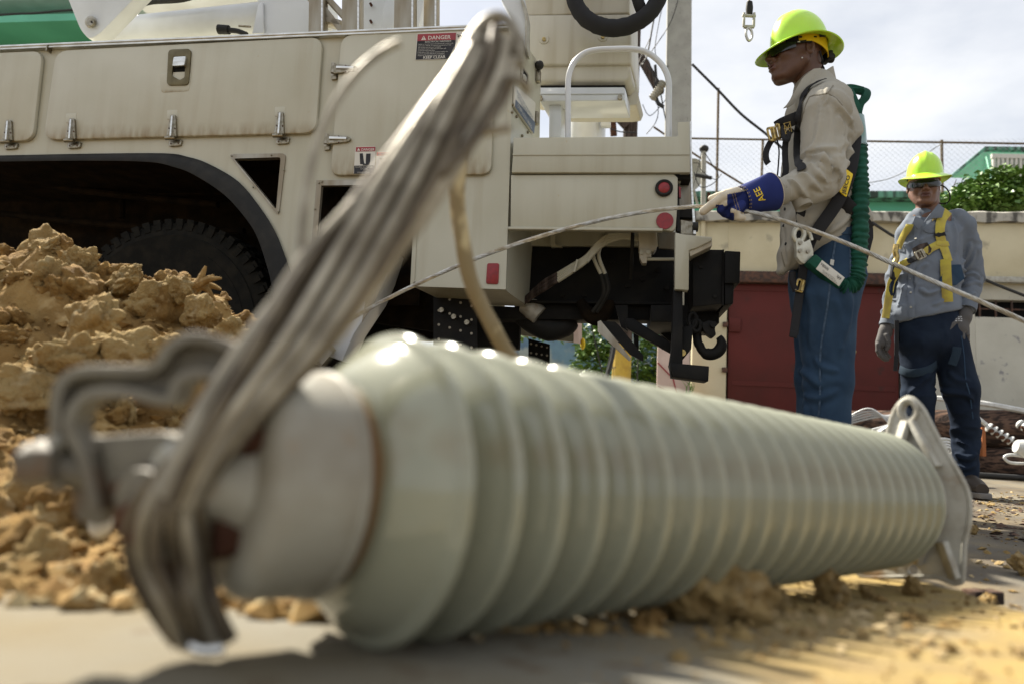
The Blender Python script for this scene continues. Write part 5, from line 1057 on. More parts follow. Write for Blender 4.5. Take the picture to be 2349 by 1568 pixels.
tray = bprism([(1238, 201), (1430, 200), (1434, 203), (1433, 231), (1238, 233)], BWo - 0.04, 0.2, 'bucket_rest', M['white'], tr, 0.004)
mb = MB(); mb.bar([tp(1238, 216, BWo - 0.043), tp(1432, 215, BWo - 0.043)], 0.002, 0.003); mb.build('fold', M['white'], tray)
for q in ((1422, 224), (1240, 226)): mb = MB(); mb.cyl(tp(q[0], q[1], BWo - 0.05), TW, 0.012, 0.02, 8); mb.build('bolt', M['steel'], tray)
bprism([(1260, 230), (1288, 230), (1287, 316), (1259, 316)], BWo, 0.14, 'rest_post', M['white'], tr, 0.004); bprism([(1288, 230), (1345, 230), (1306, 252), (1288, 254)], BWo + 0.05, 0.02, 'gusset', M['white'], tray)
for q in ((1248, 91), (1383, 85)):
    mb = MB(); mb.lathe([(0, 0.026), (0.004, 0.024), (0.005, 0.013)], tp(q[0], q[1], BWo - 0.001), -TW, 20); b_ = mb.build('boss', M['bucket'], bk); mb = MB(); mb.cyl(tp(q[0], q[1], BWo - 0.008), TW, 0.010, 0.012, 10); mb.build('bolt', M['brass'], bk)
# coil of black sleeved line hanging on the bucket
cc = tp(1415, -28, 0.40); s_ = (tp(1415, 72, 0.40) - cc).length / 100; V = []; Fc = []; n = 90; sg_ = 20
for i in range(n):
    a = 2 * math.pi * i / n; cr = TU * math.cos(a) + TZ * math.sin(a)
    for k in range(sg_):
        b = 2 * math.pi * k / sg_; wr = 1 + 0.07 * noise.noise(Vector((i * 0.55, k * 0.4, 1))) + 0.05 * noise.noise(Vector((i * 1.6, k * 0.3, 5)))
        r_i = 17.5 * s_ * wr; V.append(cc + cr * (93 * s_ + r_i * math.cos(b)) + TW * (r_i * 1.1 * math.sin(b)))
for i in range(n):
    for k in range(sg_): Fc.append((i * sg_ + k, i * sg_ + (k + 1) % sg_, ((i + 1) % n) * sg_ + (k + 1) % sg_, ((i + 1) % n) * sg_ + k))
mb = MB(); mb.add(V, Fc); meta(mb.build('hose_coil', M['web_black'], None, smooth=60), 'thick black sleeved hose coil hanging in front of the bucket', 'hose coil')
mb = MB(); mb.tube([tp(1455, -30, 0.42), tp(1466, 10, 0.42), tp(1480, 42, 0.45)], 0.028, 12, 5); meta(mb.build('hose', M['web_black']), 'short length of black hose crossing inside the coil on the bucket', 'hose')
# --- boom parts above the body
tpp([rp([(120, -120), (155, -2), (184, 70), (205, 92), (228, 78), (262, 44), (304, 0), (420, -120)], [0, 6, 16, 26, 16, 20, 5, 0], 6)], 0.45, 0.09, 'boom_bracket', M['white'], tr, 0.008)
mb = MB(); mb.lathe([(0, 0.034), (0.012, 0.032), (0.014, 0.026)], tp(210, 52, 0.449), -TW, 28); pn = mb.build('pivot_pin', M['galv'], tr); mb = MB(); mb.cyl(tp(210, 52, 0.43), TW, 0.023, 0.02, 24); mb.build('pin_head', M['steel'], pn); mb = MB(); mb.cyl(tp(210, 51, 0.418), TW, 0.005, 0.004, 10); mb.build('grease_fitting', M['dark'], pn)
c0, c1 = tp(262, 82, 0.85), tp(760, 30, 0.85); ax = (c1 - c0)
mb = MB(); mb.lathe([(-0.06, 0.06), (-0.04, 0.085), (-0.01, 0.098), (0.0, 0.104), (0.05, 0.104), (0.055, 0.100), (ax.length, 0.100)], c0, ax, 40); cy = mb.build('lift_cylinder', M['white'], tr)
mb = MB(); mb.tube([tp(225, 90, 0.85), tp(262, 82, 0.85)], 0.06, 20); mb.build('cylinder_eye', M['galv'], cy)
tpp([(300, -200), (300, 2), (420, -2), (600, -30), (600, -200)], 1.0, 0.25, 'boom_section', M['white'], tr, 0.01)
tpp([(560, -160), (592, 14), (578, 80), (620, 80), (712, 76), (712, -160)], 0.62, 0.25, 'boom_pedestal', M['white'], tr, 0.01); tpp([(592, 10), (602, 4), (604, 76), (578, 78)], 0.60, 0.02, 'pedestal_edge', M['white'], tr, 0.004)
mb = MB(); mb.tube([tp(502, 68, 0.5), tp(525, 69, 0.5)], [0.026, 0.024], 16); mb.tube([tp(525, 70, 0.5), tp(545, 72, 0.5), tp(566, 80, 0.5)], 0.014, 10, 4); mb.build('control_valve', M['black'], tr)
mb = MB(); mb.tube([tp(548, 60, 0.5), tp(575, 62, 0.5)], 0.006, 8); mb.build('fitting', M['steel'], tr)
mb = MB(); mb.tube([tp(325, 12, 0.7), tp(350, 5, 0.7), tp(420, 0, 0.7), tp(480, -20, 0.7)], 0.014, 10, 5); mb.build('hose', M['black'], tr)
tpp([(820, -120), (985, -120), (940, 66), (820, 72)], 0.9, 0.2, 'boom_section', M['white'], tr, 0.01); tpp([(880, 10), (975, -120), (1000, -120), (960, 66), (872, 68)], 0.8, 0.05, 'boom_rib', M['white'], tr, 0.008)
for q in ((851, 11), (851, 20)): mb = MB(); mb.cyl(tp(q[0] * 1.0 + 120 * 0, q[1] + 30 * (q[1] > 15), 0.88), TW, 0.008, 0.02, 8); mb.build('bolt', M['rust'], tr)
for x0, x1, yb, w_ in ((707, 743, 74, 0.28), (783, 826, 70, 0.24), (903, 950, 66, 0.22), (971, 1003, 64, 0.34)):
    a = tpp([(x0 + 3, -140), (x1 + 1, -140), (x1, yb), (x0, yb + 2)], w_, 0.05, 'ladder_post', M['frame'], tr, 0.003)
    mb = MB(); mb.bar([tp(x1 - 3, -140, w_ - 0.003), tp(x1 - 4, yb, w_ - 0.003)], 0.004, 0.008); mb.build('flange', M['alu'], a)
for a, b in (((735, -20), (792, 42)), ((744, 50), (786, 60)), ((744, 22), (790, 80)), ((690, -30), (720, 10))): mb = MB(); mb.bar([tp(*a, 0.33), tp(*b, 0.33)], 0.014, 0.03); mb.build('rung', M['frame'], tr, 0.002)
tpp([(1147, -80), (1190, -80), (1209, 28), (1209, 112), (1180, 72), (1172, 40), (1150, 0)], 0.1, 0.05, 'elbow_arm', M['white'], tr, 0.006); tpp([(1192, -10), (1196, -12), (1210, 26), (1209, 112), (1204, 108), (1204, 36)], 0.08, 0.1, 'arm_flange', M['galv'], tr, 0.003)
# --- wheels
def wheel(px, w, zc_, name='wheel'):
    c = tl(tuv(px, 745, w)[0], w, zc_); t_ = bpy.data.objects.new(name, None); COL.objects.link(t_); t_.parent = tr; t_.location = c - tr.location
    off = t_
    prof = [(-0.13, 0.30), (-0.14, 0.34), (-0.145, 0.42), (-0.135, 0.49), (-0.125, 0.522), (-0.10, 0.530), (0.10, 0.530), (0.125, 0.522), (0.135, 0.49), (0.14, 0.34), (0.13, 0.30)]
    mb = MB(); mb.lathe([(a, b) for a, b in prof], c, TW, 72); ty = mb.build('tyre', M['tyre'], t_)
    mb = MB()
    for r_, t in ((0.36, -0.1435), (0.40, -0.1455), (0.455, -0.1435)): mb.lathe([(t - 0.002, r_), (t - 0.003, r_ + 0.004), (t + 0.004, r_ + 0.006)], c, TW, 72)
    mb.build('sidewall_ribs', M['tyre'], ty)
    mb = MB(); N_ = 58
    for i in range(N_):
        a = 2 * math.pi * i / N_; cr = TU * math.cos(a) + TZ * math.sin(a); ct = -TU * math.sin(a) + TZ * math.cos(a)
        for sx, tw_ in ((-0.105, 1), (-0.035, -1), (0.035, 1), (0.105, -1)):
            mb.box(c + cr * 0.529 + TW * sx + ct * (0.010 * tw_), (0.022, 0.052, 0.034), (cr, TW, ct))
        mb.box(c + cr * 0.506 - TW * 0.134, (0.040, 0.010, 0.030), (cr, TW, ct))
    o = mb.build('tread_blocks', M['tyre'], ty, fix=False, smooth=30); o['kind'] = 'stuff'
    mb = MB(); mb.lathe([(-0.10, 0.30), (-0.125, 0.295), (-0.12, 0.27), (-0.02, 0.25), (0.0, 0.12), (-0.09, 0.11), (-0.10, 0.02)], c, TW, 48); mb.build('rim', M['well'], t_)
    return t_
wheel(418, 0.22, 0.585); wheel(800, 1.9, 0.54); wheel(418, 1.9, 0.54)
# ================================================================= THE INSULATOR AND ITS CLAMP
IN, IF_ = at(885, 1110, 0.514), at(2028, 1142, 1.19)
IA = (IF_ - IN).normalized(); IL = (IF_ - IN).length
ins = thing('post_insulator', 'long grey ribbed porcelain post insulator lying on the slab in the foreground', 'insulator', (IN + IF_) / 2)
mb = MB(); mb.lathe([(-0.06, 0.053), (IL, 0.053)], IN, IA, 40); mb.build('core', M['porcelain'], ins)
PITCH_S = 0.0428; NS = int((IL + 0.008) / PITCH_S); RS = 0.1115
prof = [(-0.0395, 0.054), (-0.035, 0.060), (-0.028, 0.0690), (-0.021, 0.0790), (-0.014, 0.0895), (-0.0085, 0.0980), (-0.0050, 0.1030), (-0.0042, 0.1062), (-0.0026, 0.1096), (-0.0004, RS), (0.0022, 0.1113), (0.0040, 0.1090), (0.0038, 0.1055), (0.0020, 0.098), (0.0015, 0.088), (0.001, 0.072), (0.001, 0.055)]
shed0 = None
for i in range(NS):
    c = IN + IA * (-0.010 + PITCH_S * i)
    if i == 0:
        mb = MB(); mb.lathe([(-0.046, 0.054), (-0.042, 0.061), (-0.038, 0.0700)], c, IA, 96); mb.lathe([(-0.038, 0.0700), (-0.032, 0.0800), (-0.025, 0.0880), (-0.017, 0.0950), (-0.010, 0.1000), (-0.0055, 0.1028)] + prof[7:], c, IA, 96); mb.mi = [1 if k < 98 * 1 + 96 else 0 for k in range(len(mb.f))]; mb.build('shed', [M['porcelain'], M['porcelain_stain']], ins, smooth=60)
        continue
    if shed0 is None:
        mb = MB(); mb.lathe(prof, c, IA, 96); shed0 = mb.build('shed', M['porcelain'], ins, smooth=60); ref = c
    else:
        o = shed0.copy(); COL.objects.link(o); o.location = shed0.location + (c - ref); o.parent = ins
        # each casting sits turned a little about its axis so the glaze differs
mb = MB(); mb.lathe([(-0.004, 0.088), (0.006, 0.094), (0.016, 0.094), (0.02, 0.07)], IN + IA * (IL - 0.012), IA, 40); mb.build('base_collar', M['galv'], ins)
# mounting base with ears
def ipx(px, py, off=0.0): return onplane(px, py, IF_ + IA * off, IA)
ol_ = rp([(2052, 935), (2085, 904), (2116, 932), (2150, 1000), (2196, 1078), (2224, 1130), (2226, 1190), (2212, 1245), (2208, 1334), (2188, 1338), (2150, 1322), (2060, 1322), (1975, 1322), (1955, 1300), (1985, 1200), (2005, 1080), (2035, 1000)], [26, 30, 26, 8, 12, 30, 30, 10, 8, 6, 10, 8, 14, 14, 20, 20, 10], 5)
hole1 = [(2083 + 11 * math.cos(a), 940 + 15 * math.sin(a)) for a in np.linspace(0, 2 * math.pi, 17)[:-1]]; hole2 = [(2093 + 13 * math.cos(a), 1306 + 13 * math.sin(a)) for a in np.linspace(0, 2 * math.pi, 17)[:-1]]
mb = MB(); mb.prism([[ipx(x, y, 0.012) for x, y in l] for l in (ol_, hole1, hole2)], IA, 0.012); bp_ = mb.build('mounting_base', M['galv'], ins, 0.0012)
mb = MB(); mb.tube([ipx(x, y, 0.014) for x, y in ol_[::2] + [ol_[0]]], 0.0042, 8, cap=False); mb.build('rim', M['galv'], bp_)
mb = MB(); mb.tube([ipx(2083 + 20 * math.cos(a), 940 + 24 * math.sin(a), 0.010) for a in np.linspace(0, 2 * math.pi, 19)], 0.004, 8); mb.build('boss', M['galv'], bp_)
for a, b in (((2078, 965), (2050, 1060)), ((2092, 965), (2150, 1070)), ((2100, 1290), (2120, 1240)), ((2190, 1325), (2160, 1240))):
    mb = MB(); mb.bar([ipx(*a, 0.008), ipx(*b, 0.002)], 0.005, 0.010); mb.build('web', M['galv'], bp_, 0.0015)
# near cap
mb = MB(); mb.lathe([(-0.112, 0.030), (-0.112, 0.058), (-0.108, 0.068), (-0.100, 0.073), (-0.064, 0.0745), (-0.058, 0.0740), (-0.056, 0.0715), (-0.052, 0.060)], IN, IA, 64); cap = mb.build('end_cap', M['cap'], ins, smooth=50)
mb = MB(); mb.lathe([(-0.064, 0.074), (-0.062, 0.0762), (-0.059, 0.0762), (-0.057, 0.074)], IN, IA, 64, closed=True); mb.build('cap_lip', M['cap'], cap)
EN = IN + IA * -0.112
for px, py in ((535, 1235), (590, 1000)):
    c = onplane(px, py, EN, IA); mb = MB(); mb.lathe([(-0.012, 0.001), (-0.012, 0.012), (0.004, 0.012)], c, IA, 6); mb.build('cap_bolt', M['rust'], cap, 0.001)
mb = MB(); mb.lathe([(-0.045, 0.018), (-0.04, 0.022), (-0.012, 0.024), (0.0, 0.034), (0.004, 0.034)], EN, IA, 28); mb.build('stud_boss', M['galv'], cap)
# clamp casting bolted to the cap: channel-shaped arm, keeper, bolts
def cl(px, py, Y=0.43): return at(px, py, Y)
up_ = [(156, 1120), (152, 1000), (155, 905), (175, 868), (225, 852), (336, 852), (378, 840), (404, 803), (446, 780), (500, 784), (556, 808), (640, 860)]
lo_ = [(238, 1170), (215, 1060), (178, 975), (212, 912), (294, 898), (398, 920), (420, 884), (446, 862), (500, 860), (560, 900), (600, 960)]
clamp = bpy.data.objects.new('suspension_clamp', None); COL.objects.link(clamp); clamp.parent = ins; clamp.location = cl(330, 1050) - ins.location
upc = catmull([Vector((x, y, 0)) for x, y in up_], 5); loc_ = catmull([Vector((x, y, 0)) for x, y in lo_], 5)
webp = [(p.x, p.y) for p in upc] + [(p.x, p.y) for p in reversed(loc_)]
mb = MB(); mb.prism([[cl(x, y, 0.432) for x, y in webp]], Vector((0, 1, 0)), 0.005); mb.build('arm_web', M['clamp'], clamp)
mb = MB(); mb.bar([cl(p.x, p.y, 0.430) for p in upc], 0.0035, 0.011); mb.build('arm_flange', M['clamp'], clamp, 0.001)
mb = MB(); mb.bar([cl(p.x, p.y, 0.424) for p in loc_], 0.0032, 0.010); mb.build('arm_flange', M['clamp'], clamp, 0.001)
mb = MB(); mb.prism([[cl(x, y, 0.425) for x, y in rp([(232, 1000), (370, 990), (470, 1020), (520, 1090), (560, 1180), (500, 1290), (380, 1285), (300, 1240), (262, 1160), (240, 1080)], 14, 4)]], Vector((0, 1, 0)), 0.03); mb.build('keeper_body', M['clamp'], clamp, 0.003)
mb = MB(); mb.prism([[cl(x, y, 0.418) for x, y in rp([(250, 1112), (330, 1068), (430, 1058), (440, 1100), (350, 1112), (268, 1150)], 10, 4)]], Vector((0, 1, 0)), 0.012); mb.build('keeper_jaw', M['rust'], clamp, 0.002)
mb = MB(); mb.prism([[cl(x, y, 0.412) for x, y in rp([(400, 1062), (505, 1050), (512, 1140), (420, 1150)], 10, 4)]], Vector((0, 1, 0)), 0.014); mb.build('keeper_pad', M['clamp'], clamp, 0.002)
mb = MB(); mb.cyl(cl(330, 1190, 0.415), (0.25, 1, 0.1), 0.0135, 0.02, 6); mb.build('bolt_head', M['rust'], clamp, 0.001)
mb = MB(); mb.cyl(cl(340, 1140, 0.418), (0.25, 1, 0.1), 0.018, 0.014, 24); mb.build('washer', M['clamp'], clamp, 0.001)
mb = MB(); mb.tube([cl(205, 1080, 0.43), cl(60, 1065, 0.42)], 0.010, 16); mb.build('clevis_pin', M['clamp'], clamp)
mb = MB(); mb.cyl(cl(110, 1060, 0.42), (1, 0.1, 0.05), 0.0145, 0.016, 6); mb.build('nut', M['clamp'], clamp, 0.002)
mb = MB(); mb.cyl(cl(72, 1065, 0.42), (1, 0.1, 0.05), 0.0135, 0.010, 6); mb.build('nut', M['clamp'], clamp, 0.002)
mb = MB(); mb.ball(cl(130, 1018, 0.42), 0.006, 10, 6); mb.build('cotter_head', M['cap'], clamp)
mb = MB(); mb.prism([[cl(x, y, 0.43) for x, y in rp([(155, 1000), (240, 1000), (262, 1160), (225, 1210), (170, 1190)], 14, 4)]], Vector((0, 1, 0)), 0.012); mb.build('arm_foot', M['clamp'], clamp, 0.002)
# ---- bundle of armour rods caught in the clamp
bd = thing('cut_cable_bundle', 'frayed bundle of thick aluminium strands standing up from the insulator clamp', 'cable', cl(430, 1060, 0.42))
cx_ = [(400, 1150), (460, 1040), (560, 900), (668, 775), (775, 640), (875, 505), (965, 380), (1045, 262), (1118, 148), (1152, 62)]
hw_ = [46, 56, 74, 86, 84, 76, 72, 68, 62, 46]; yy_ = [0.405, 0.405, 0.41, 0.418, 0.43, 0.44, 0.45, 0.46, 0.47, 0.48]
def bpt(s, ang, k=1.0):
    n = len(cx_) - 1; f = s * n; i = min(int(f), n - 1); f -= i
    P = [Vector((cx_[max(min(j, n), 0)][0], cx_[max(min(j, n), 0)][1], 0)) for j in (i - 1, i, i + 1, i + 2)]
    p = 0.5 * ((2 * P[1]) + (P[2] - P[0]) * f + (2 * P[0] - 5 * P[1] + 4 * P[2] - P[3]) * f * f + (3 * P[1] - P[0] - 3 * P[2] + P[3]) * f ** 3)
    t = (P[2] - P[1]).normalized(); nn = Vector((-t.y, t.x, 0)); h = np.interp(s * n, range(n + 1), hw_) * k; Y = np.interp(s * n, range(n + 1), yy_)
    q = p + nn * (h * math.cos(ang)); return at(q.x, q.y, Y - 0.012 * math.sin(ang) * k)
rr_ = random.Random(4)
NR = 12
for i in range(NR):
    a0 = 2 * math.pi * i / NR; kk = 0.86 + 0.12 * rr_.random(); end = 0.90 + 0.10 * rr_.random(); tw = 2.3
    pts = [bpt(s, a0 + tw * s + 0.10 * math.sin(s * 9 + i), kk + 0.06 * math.sin(s * 5 + i * 2)) for s in np.linspace(0, end, 26)]
    mb = MB(); mb.tube(pts, 0.0043, 10, 2); mb.build('strand', M[('strand', 'strand_dk', 'strand_lt', 'strand')[(i * 3) % 4]], bd)
for i in range(5):
    a0 = 2 * math.pi * i / 5 + .3; pts = [bpt(s, a0 + 1.3 * s, 0.45) for s in np.linspace(0, 0.93, 22)]
    mb = MB(); mb.tube(pts, 0.0048, 10, 2); mb.build('strand', M['strand_dk'], bd)  # inner strands take the dark copy, shade of the core painted in
def strand(pts, r, name='strand', m='strand'):
    mb = MB(); mb.tube([at(*p) for p in pts], r, 10, 6); return mb.build(name, M[m], bd)
strand([(1168, 292, .47), (1110, 305, .465), (1030, 322, .46), (940, 362, .45), (850, 430, .44), (760, 520, .43), (690, 600, .425), (600, 740, .415), (500, 900, .41)], 0.0036)
strand([(917, 98, .46), (870, 122, .46), (815, 172, .455), (765, 245, .45), (728, 330, .445), (706, 420, .44), (694, 520, .435), (688, 600, .43), (670, 700, .425), (600, 820, .42), (520, 930, .41)], 0.0029)
strand([(1178, 182, .46), (1200, 190, .465), (1212, 206, .47), (1203, 212, .47)], 0.003)
strand([(1172, 180, .458), (1150, 230, .46), (1100, 300, .45), (1010, 400, .44)], 0.0042, m='strand_dk')
strand([(1030, 190, .47), (1080, 90, .475), (1125, 42, .478), (1165, 48, .475), (1188, 90, .47), (1190, 130, .468)], 0.0045); strand([(1020, 260, .468), (1075, 150, .473), (1130, 95, .476), (1176, 105, .473), (1192, 150, .468)], 0.0045); strand([(980, 340, .46), (1050, 230, .468), (1120, 165, .47), (1180, 158, .468)], 0.0045)
# tail of the bundle below the clamp
for i in range(6):
    f = i / 5; x0 = 296 + 150 * f; xe = 408 + 116 * f + 6 * math.sin(i * 4.1); dy = 10 * math.sin(i * 2.3)
    strand([(420 + 60 * (f - .5), 1060, .402), (x0 + 10, 1180, .408 - 0.012 * math.sin(math.pi * f)), (x0 + 6 + 22 * (f > .5), 1290, .416 - 0.016 * math.sin(math.pi * f) + 0.008 * (i % 2)), ((x0 + xe) / 2 - 4 + 10 * (i % 2), 1390, .422 - 0.014 * math.sin(math.pi * f)), (xe, 1474 + dy, .428)], 0.0043, m=('strand_dk', 'strand', 'strand_dk')[i % 3])  # tail mixes in the dark copy, shade between strands painted in
for i in range(3):
    f = i / 2; strand([(340 + 60 * f, 1200, .43), (350 + 80 * f, 1300, .440), (400 + 70 * f, 1400, .440), (440 + 60 * f, 1466, .438)], 0.0045, m='rust' if i == 1 else 'strand_dk')
mb = MB(); mb.tube([at(440, 1480, .425), at(470, 1490, .424), at(515, 1486, .425)], 0.004, 8, 4); mb.build('cut_tip', M['alu'], bd)
# ---- weathered rope hanging behind
mb = MB(); pts = catmull([at(*p) for p in ((1062, 335, .80), (1050, 420, .80), (1055, 520, .81), (1074, 620, .82), (1106, 705, .83), (1150, 785, .84), (1190, 845, .85), (1240, 920, .87), (1300, 990, .90))], 8)
n = len(pts); V = []; Fc = []; sg_ = 18
for i, p in enumerate(pts):
    t = (pts[min(i + 1, n - 1)] - pts[max(i - 1, 0)]).normalized(); N_ = Vector((0, -1, 0)); N_ = (N_ - t * N_.dot(t)).normalized(); B = t.cross(N_)
    for k in range(sg_):
        a = 2 * math.pi * k / sg_; r_k = 0.0096 * (1 + 0.09 * math.cos(3 * a - i * 0.42) + 0.04 * noise.noise(Vector((i * 0.6, k, 0)))); V.append(p + N_ * (r_k * math.cos(a)) + B * (r_k * math.sin(a)))
for i in range(n - 1):
    for k in range(sg_): Fc.append((i * sg_ + k, i * sg_ + (k + 1) % sg_, i * sg_ + sg_ + (k + 1) % sg_, i * sg_ + sg_ + k))
mb.add(V, Fc); meta(mb.build('weathered_rope', M['rope'], None, smooth=60), 'thick tan weathered rope hanging down behind the insulator in front of the truck box', 'rope')
# ---- twisted steel guy cable in the worker's hand
cp_ = [(560, 880, 2.55), (650, 822, 2.5), (750, 766, 2.45), (880, 690, 2.4), (1050, 610, 2.36), (1200, 555, 2.34), (1350, 512, 2.32), (1480, 486, 2.31), (1600, 474, 2.30), (1665, 476, 2.29), (1730, 488, 2.27), (1830, 517, 2.22), (1950, 562, 2.16), (2100, 628, 2.08), (2250, 692, 2.0), (2349, 736, 1.96), (2480, 800, 1.9), (2700, 910, 1.8)]
pts = catmull([at(*p) for p in cp_], 14); L_ = 0; th = thing('steel_cable', 'pale twisted steel cable sagging across the scene through the gloved hand', 'cable', pts[0])
acc = [0]; 
for a, b in zip(pts[:-1], pts[1:]): acc.append(acc[-1] + (b - a).length)
N0 = Vector((0, -1, 0)); fr = []
for i, p in enumerate(pts):
    t = (pts[min(i + 1, len(pts) - 1)] - pts[max(i - 1, 0)]).normalized(); N1 = (N0 - t * N0.dot(t)).normalized(); fr.append((p, N1, t.cross(N1)))
fine = []; 
for k in range(7):
    q = []
    for i in range(len(fr) - 1):
        for j in range(4):
            f = j / 4; p = fr[i][0].lerp(fr[i + 1][0], f); N1 = fr[i][1].lerp(fr[i + 1][1], f); B1 = fr[i][2].lerp(fr[i + 1][2], f); s = acc[i] + (acc[i + 1] - acc[i]) * f; a = 2 * math.pi * k / 7 + s * 2 * math.pi / 0.11
            q.append(p + (N1 * math.cos(a) + B1 * math.sin(a)) * 0.0050)
    mb = MB(); mb.tube(q, 0.0024, 6); mb.build('cable_strand', M['cable'], th, fix=False)
# ================================================================= PEOPLE
def rot_local(P, o, fwd, up=(0, 0, 1), sc=1.0):
    f = Vector(fwd).normalized(); u = Vector(up); u = (u - f * u.dot(f)).normalized(); l = u.cross(f)   # x fwd, y left, z up
    Mx = np.array([list(f), list(l), list(u)]); return ((P - np.array(o)) @ Mx.T) / sc, Mx
def head_sdf(P, broad=1.0):
    """x forward, y left, z up; origin between the ears at eye level"""
    a = P.copy(); a[:, 1] = np.abs(a[:, 1])
    d = sd_ell(P, (-0.008, 0, 0.038), (0.094, 0.074 * broad, 0.084))
    d = smin(d, sd_ell(P, (0.030, 0, -0.030), (0.060, 0.058 * broad, 0.080)), 0.03)
    d = smin(d, sd_cone(a, (-0.005, 0.054 * broad, -0.040), (0.055, 0.026, -0.096), 0.020, 0.018), 0.03)      # jaw
    d = smin(d, sd_ell(P, (0.076, 0, -0.094), (0.018, 0.024, 0.019)), 0.018)                                   # chin
    d = smin(d, sd_ell(a, (0.058, 0.038, -0.022), (0.026, 0.022, 0.020)), 0.02)                                # cheekbone
    d = smin(d, sd_ell(a, (0.080, 0.022, 0.026), (0.014, 0.026, 0.009)), 0.012)                                # brow
    d = smax(d, -sd_ell(a, (0.096, 0.031, 0.004), (0.016, 0.018, 0.013)), 0.012)                               # eye socket
    d = smin(d, sd_ell(a, (0.072, 0.031, 0.003), (0.015, 0.015, 0.012)), 0.004)                                # eyelid
    d = smin(d, sd_cone(P, (0.088, 0, 0.014), (0.110, 0, -0.024), 0.007, 0.011), 0.010)                        # nose ridge
    d = smin(d, sd_ell(P, (0.112, 0, -0.028), (0.013, 0.013, 0.010)), 0.006); d = smin(d, sd_ell(a, (0.099, 0.014, -0.032), (0.013, 0.009, 0.008)), 0.005)
    d = smin(d, sd_ell(P, (0.084, 0, -0.056), (0.018, 0.030, 0.024)), 0.014)                                   # muzzle
    d = smin(d, sd_ell(P, (0.098, 0, -0.054), (0.010, 0.024, 0.0065)), 0.004); d = smin(d, sd_ell(P, (0.096, 0, -0.068), (0.010, 0.021, 0.0075)), 0.004)
    d = smax(d, -sd_ell(P, (0.106, 0, -0.0608), (0.010, 0.026, 0.0018)), 0.003)                                # mouth line
    ear = sd_ell(a, (-0.020, 0.074 * broad, 0.004), (0.018, 0.010, 0.032)); ear = smax(ear, -sd_ell(a, (-0.015, 0.085 * broad, 0.006), (0.011, 0.010, 0.022)), 0.005)
    d = smin(d, ear, 0.005)
    return d
def blend(prims, P, k=0.03):
    d = None
    for p in prims:
        q = sd_cone(P, *p); d = q if d is None else smin(d, q, k)
    return d
def bounds(pts, m): 
    A = np.array([list(p) for p in pts]); return A.min(0) - m, A.max(0) + m
def surf_pt(bvh, px, py, Y=None, off=0.004):
    o = Vector((0, 0, CAM_H)); d = ray(px, py).normalized()
    if bvh is not None:
        h = bvh.ray_cast(o, d)
        if h[0] is not None and (Y is None or abs(h[0].y - Y) < 0.35):
            n = h[1]; n = n if n.dot(d) < 0 else -n; return h[0] + n * off, n
    return (at(px, py, Y) if Y else None), -d
def ribbon(name, pts, w, th_, m, parent, bvh=None, off=0.005, k=5, mats=None):
    """woven strap laid on the clothes; pts (px,py) or (px,py,Y)"""
    P2 = catmull([Vector((p[0], p[1], p[2] if len(p) > 2 else -1)) for p in pts], k); C = []; lastY = None
    for p in P2:
        if p.z > 0.2: C.append((at(p.x, p.y, p.z), -ray(p.x, p.y).normalized())); continue
        c, n = surf_pt(bvh, p.x, p.y, None, off)
        if c is None: c, n = (at(p.x, p.y, C[-1][0].y) if C else at(p.x, p.y, 2.5)), -ray(p.x, p.y).normalized()
        C.append((c, n))
    n = len(C); pos = [c[0] for c in C]; nor = [c[1] for c in C]
    for _ in range(2):
        pos = [pos[0]] + [(pos[i - 1] + pos[i] * 2 + pos[i + 1]) / 4 for i in range(1, n - 1)] + [pos[-1]]; nor = [nor[0]] + [(nor[i - 1] + nor[i] + nor[i + 1]).normalized() for i in range(1, n - 1)] + [nor[-1]]
    V = []; Fc = []
    for i in range(n):
        t = (pos[min(i + 1, n - 1)] - pos[max(i - 1, 0)]).normalized(); N_ = (nor[i] - t * nor[i].dot(t)).normalized(); S = t.cross(N_)
        for a, b in ((-1, 0), (-0.85, 1), (0.85, 1), (1, 0), (0.85, -1), (-0.85, -1)): V.append(pos[i] + S * (a * w / 2) + N_ * (b * th_ / 2))
    for i in range(n - 1):
        for q in range(6): Fc.append((i * 6 + q, i * 6 + (q + 1) % 6, i * 6 + 6 + (q + 1) % 6, i * 6 + 6 + q))
    Fc += [tuple(range(6)), tuple(range((n - 1) * 6, n * 6))]
    mb = MB(); mb.add(V, Fc); return mb.build(name, m, parent, smooth=35)
def patch(name, poly_px, m, parent, bvh, off=0.006, th_=0.003, Y=None, bevel=0):
    P = [surf_pt(bvh, x, y, Y, off)[0] for x, y in poly_px]; c = sum(P, Vector()) / len(P); n = Vector((0, 0, 0))
    for i in range(len(P)): n += (P[i] - c).cross(P[(i + 1) % len(P)] - c)
    n.normalize(); n = n if n.y < 0 else -n
    P = [p - n * (p - c).dot(n) for p in P]; mb = MB(); mb.prism([P], n, th_); return mb.build(name, m, parent, bevel, smooth=35)
def wrap_text(txt, px0, py0, px1, py1, h_px, m, parent, bvh, off=0.003, Y=None, bold=0.01):
    """lettering laid from (px0,py0) towards (px1,py1), draped on the cloth"""
    d = Vector((px1 - px0, py1 - py0)); L_ = d.length; d.normalize(); up = Vector((d.y, -d.x))
    v, f = text_mb(txt, h_px, (0, 0, 0), (1, 0, 0), (0, 1, 0), L_, bold=bold); V = []
    for p in v:
        q = Vector((px0, py0)) + d * p.x + up * p.y; c, n = surf_pt(bvh, q.x, q.y, Y, off); V.append(c if c else at(q.x, q.y, Y or 2.5))
    mb = MB(); mb.add(V, f); return mb.build('lettering', m, parent, fix=False, smooth=0)
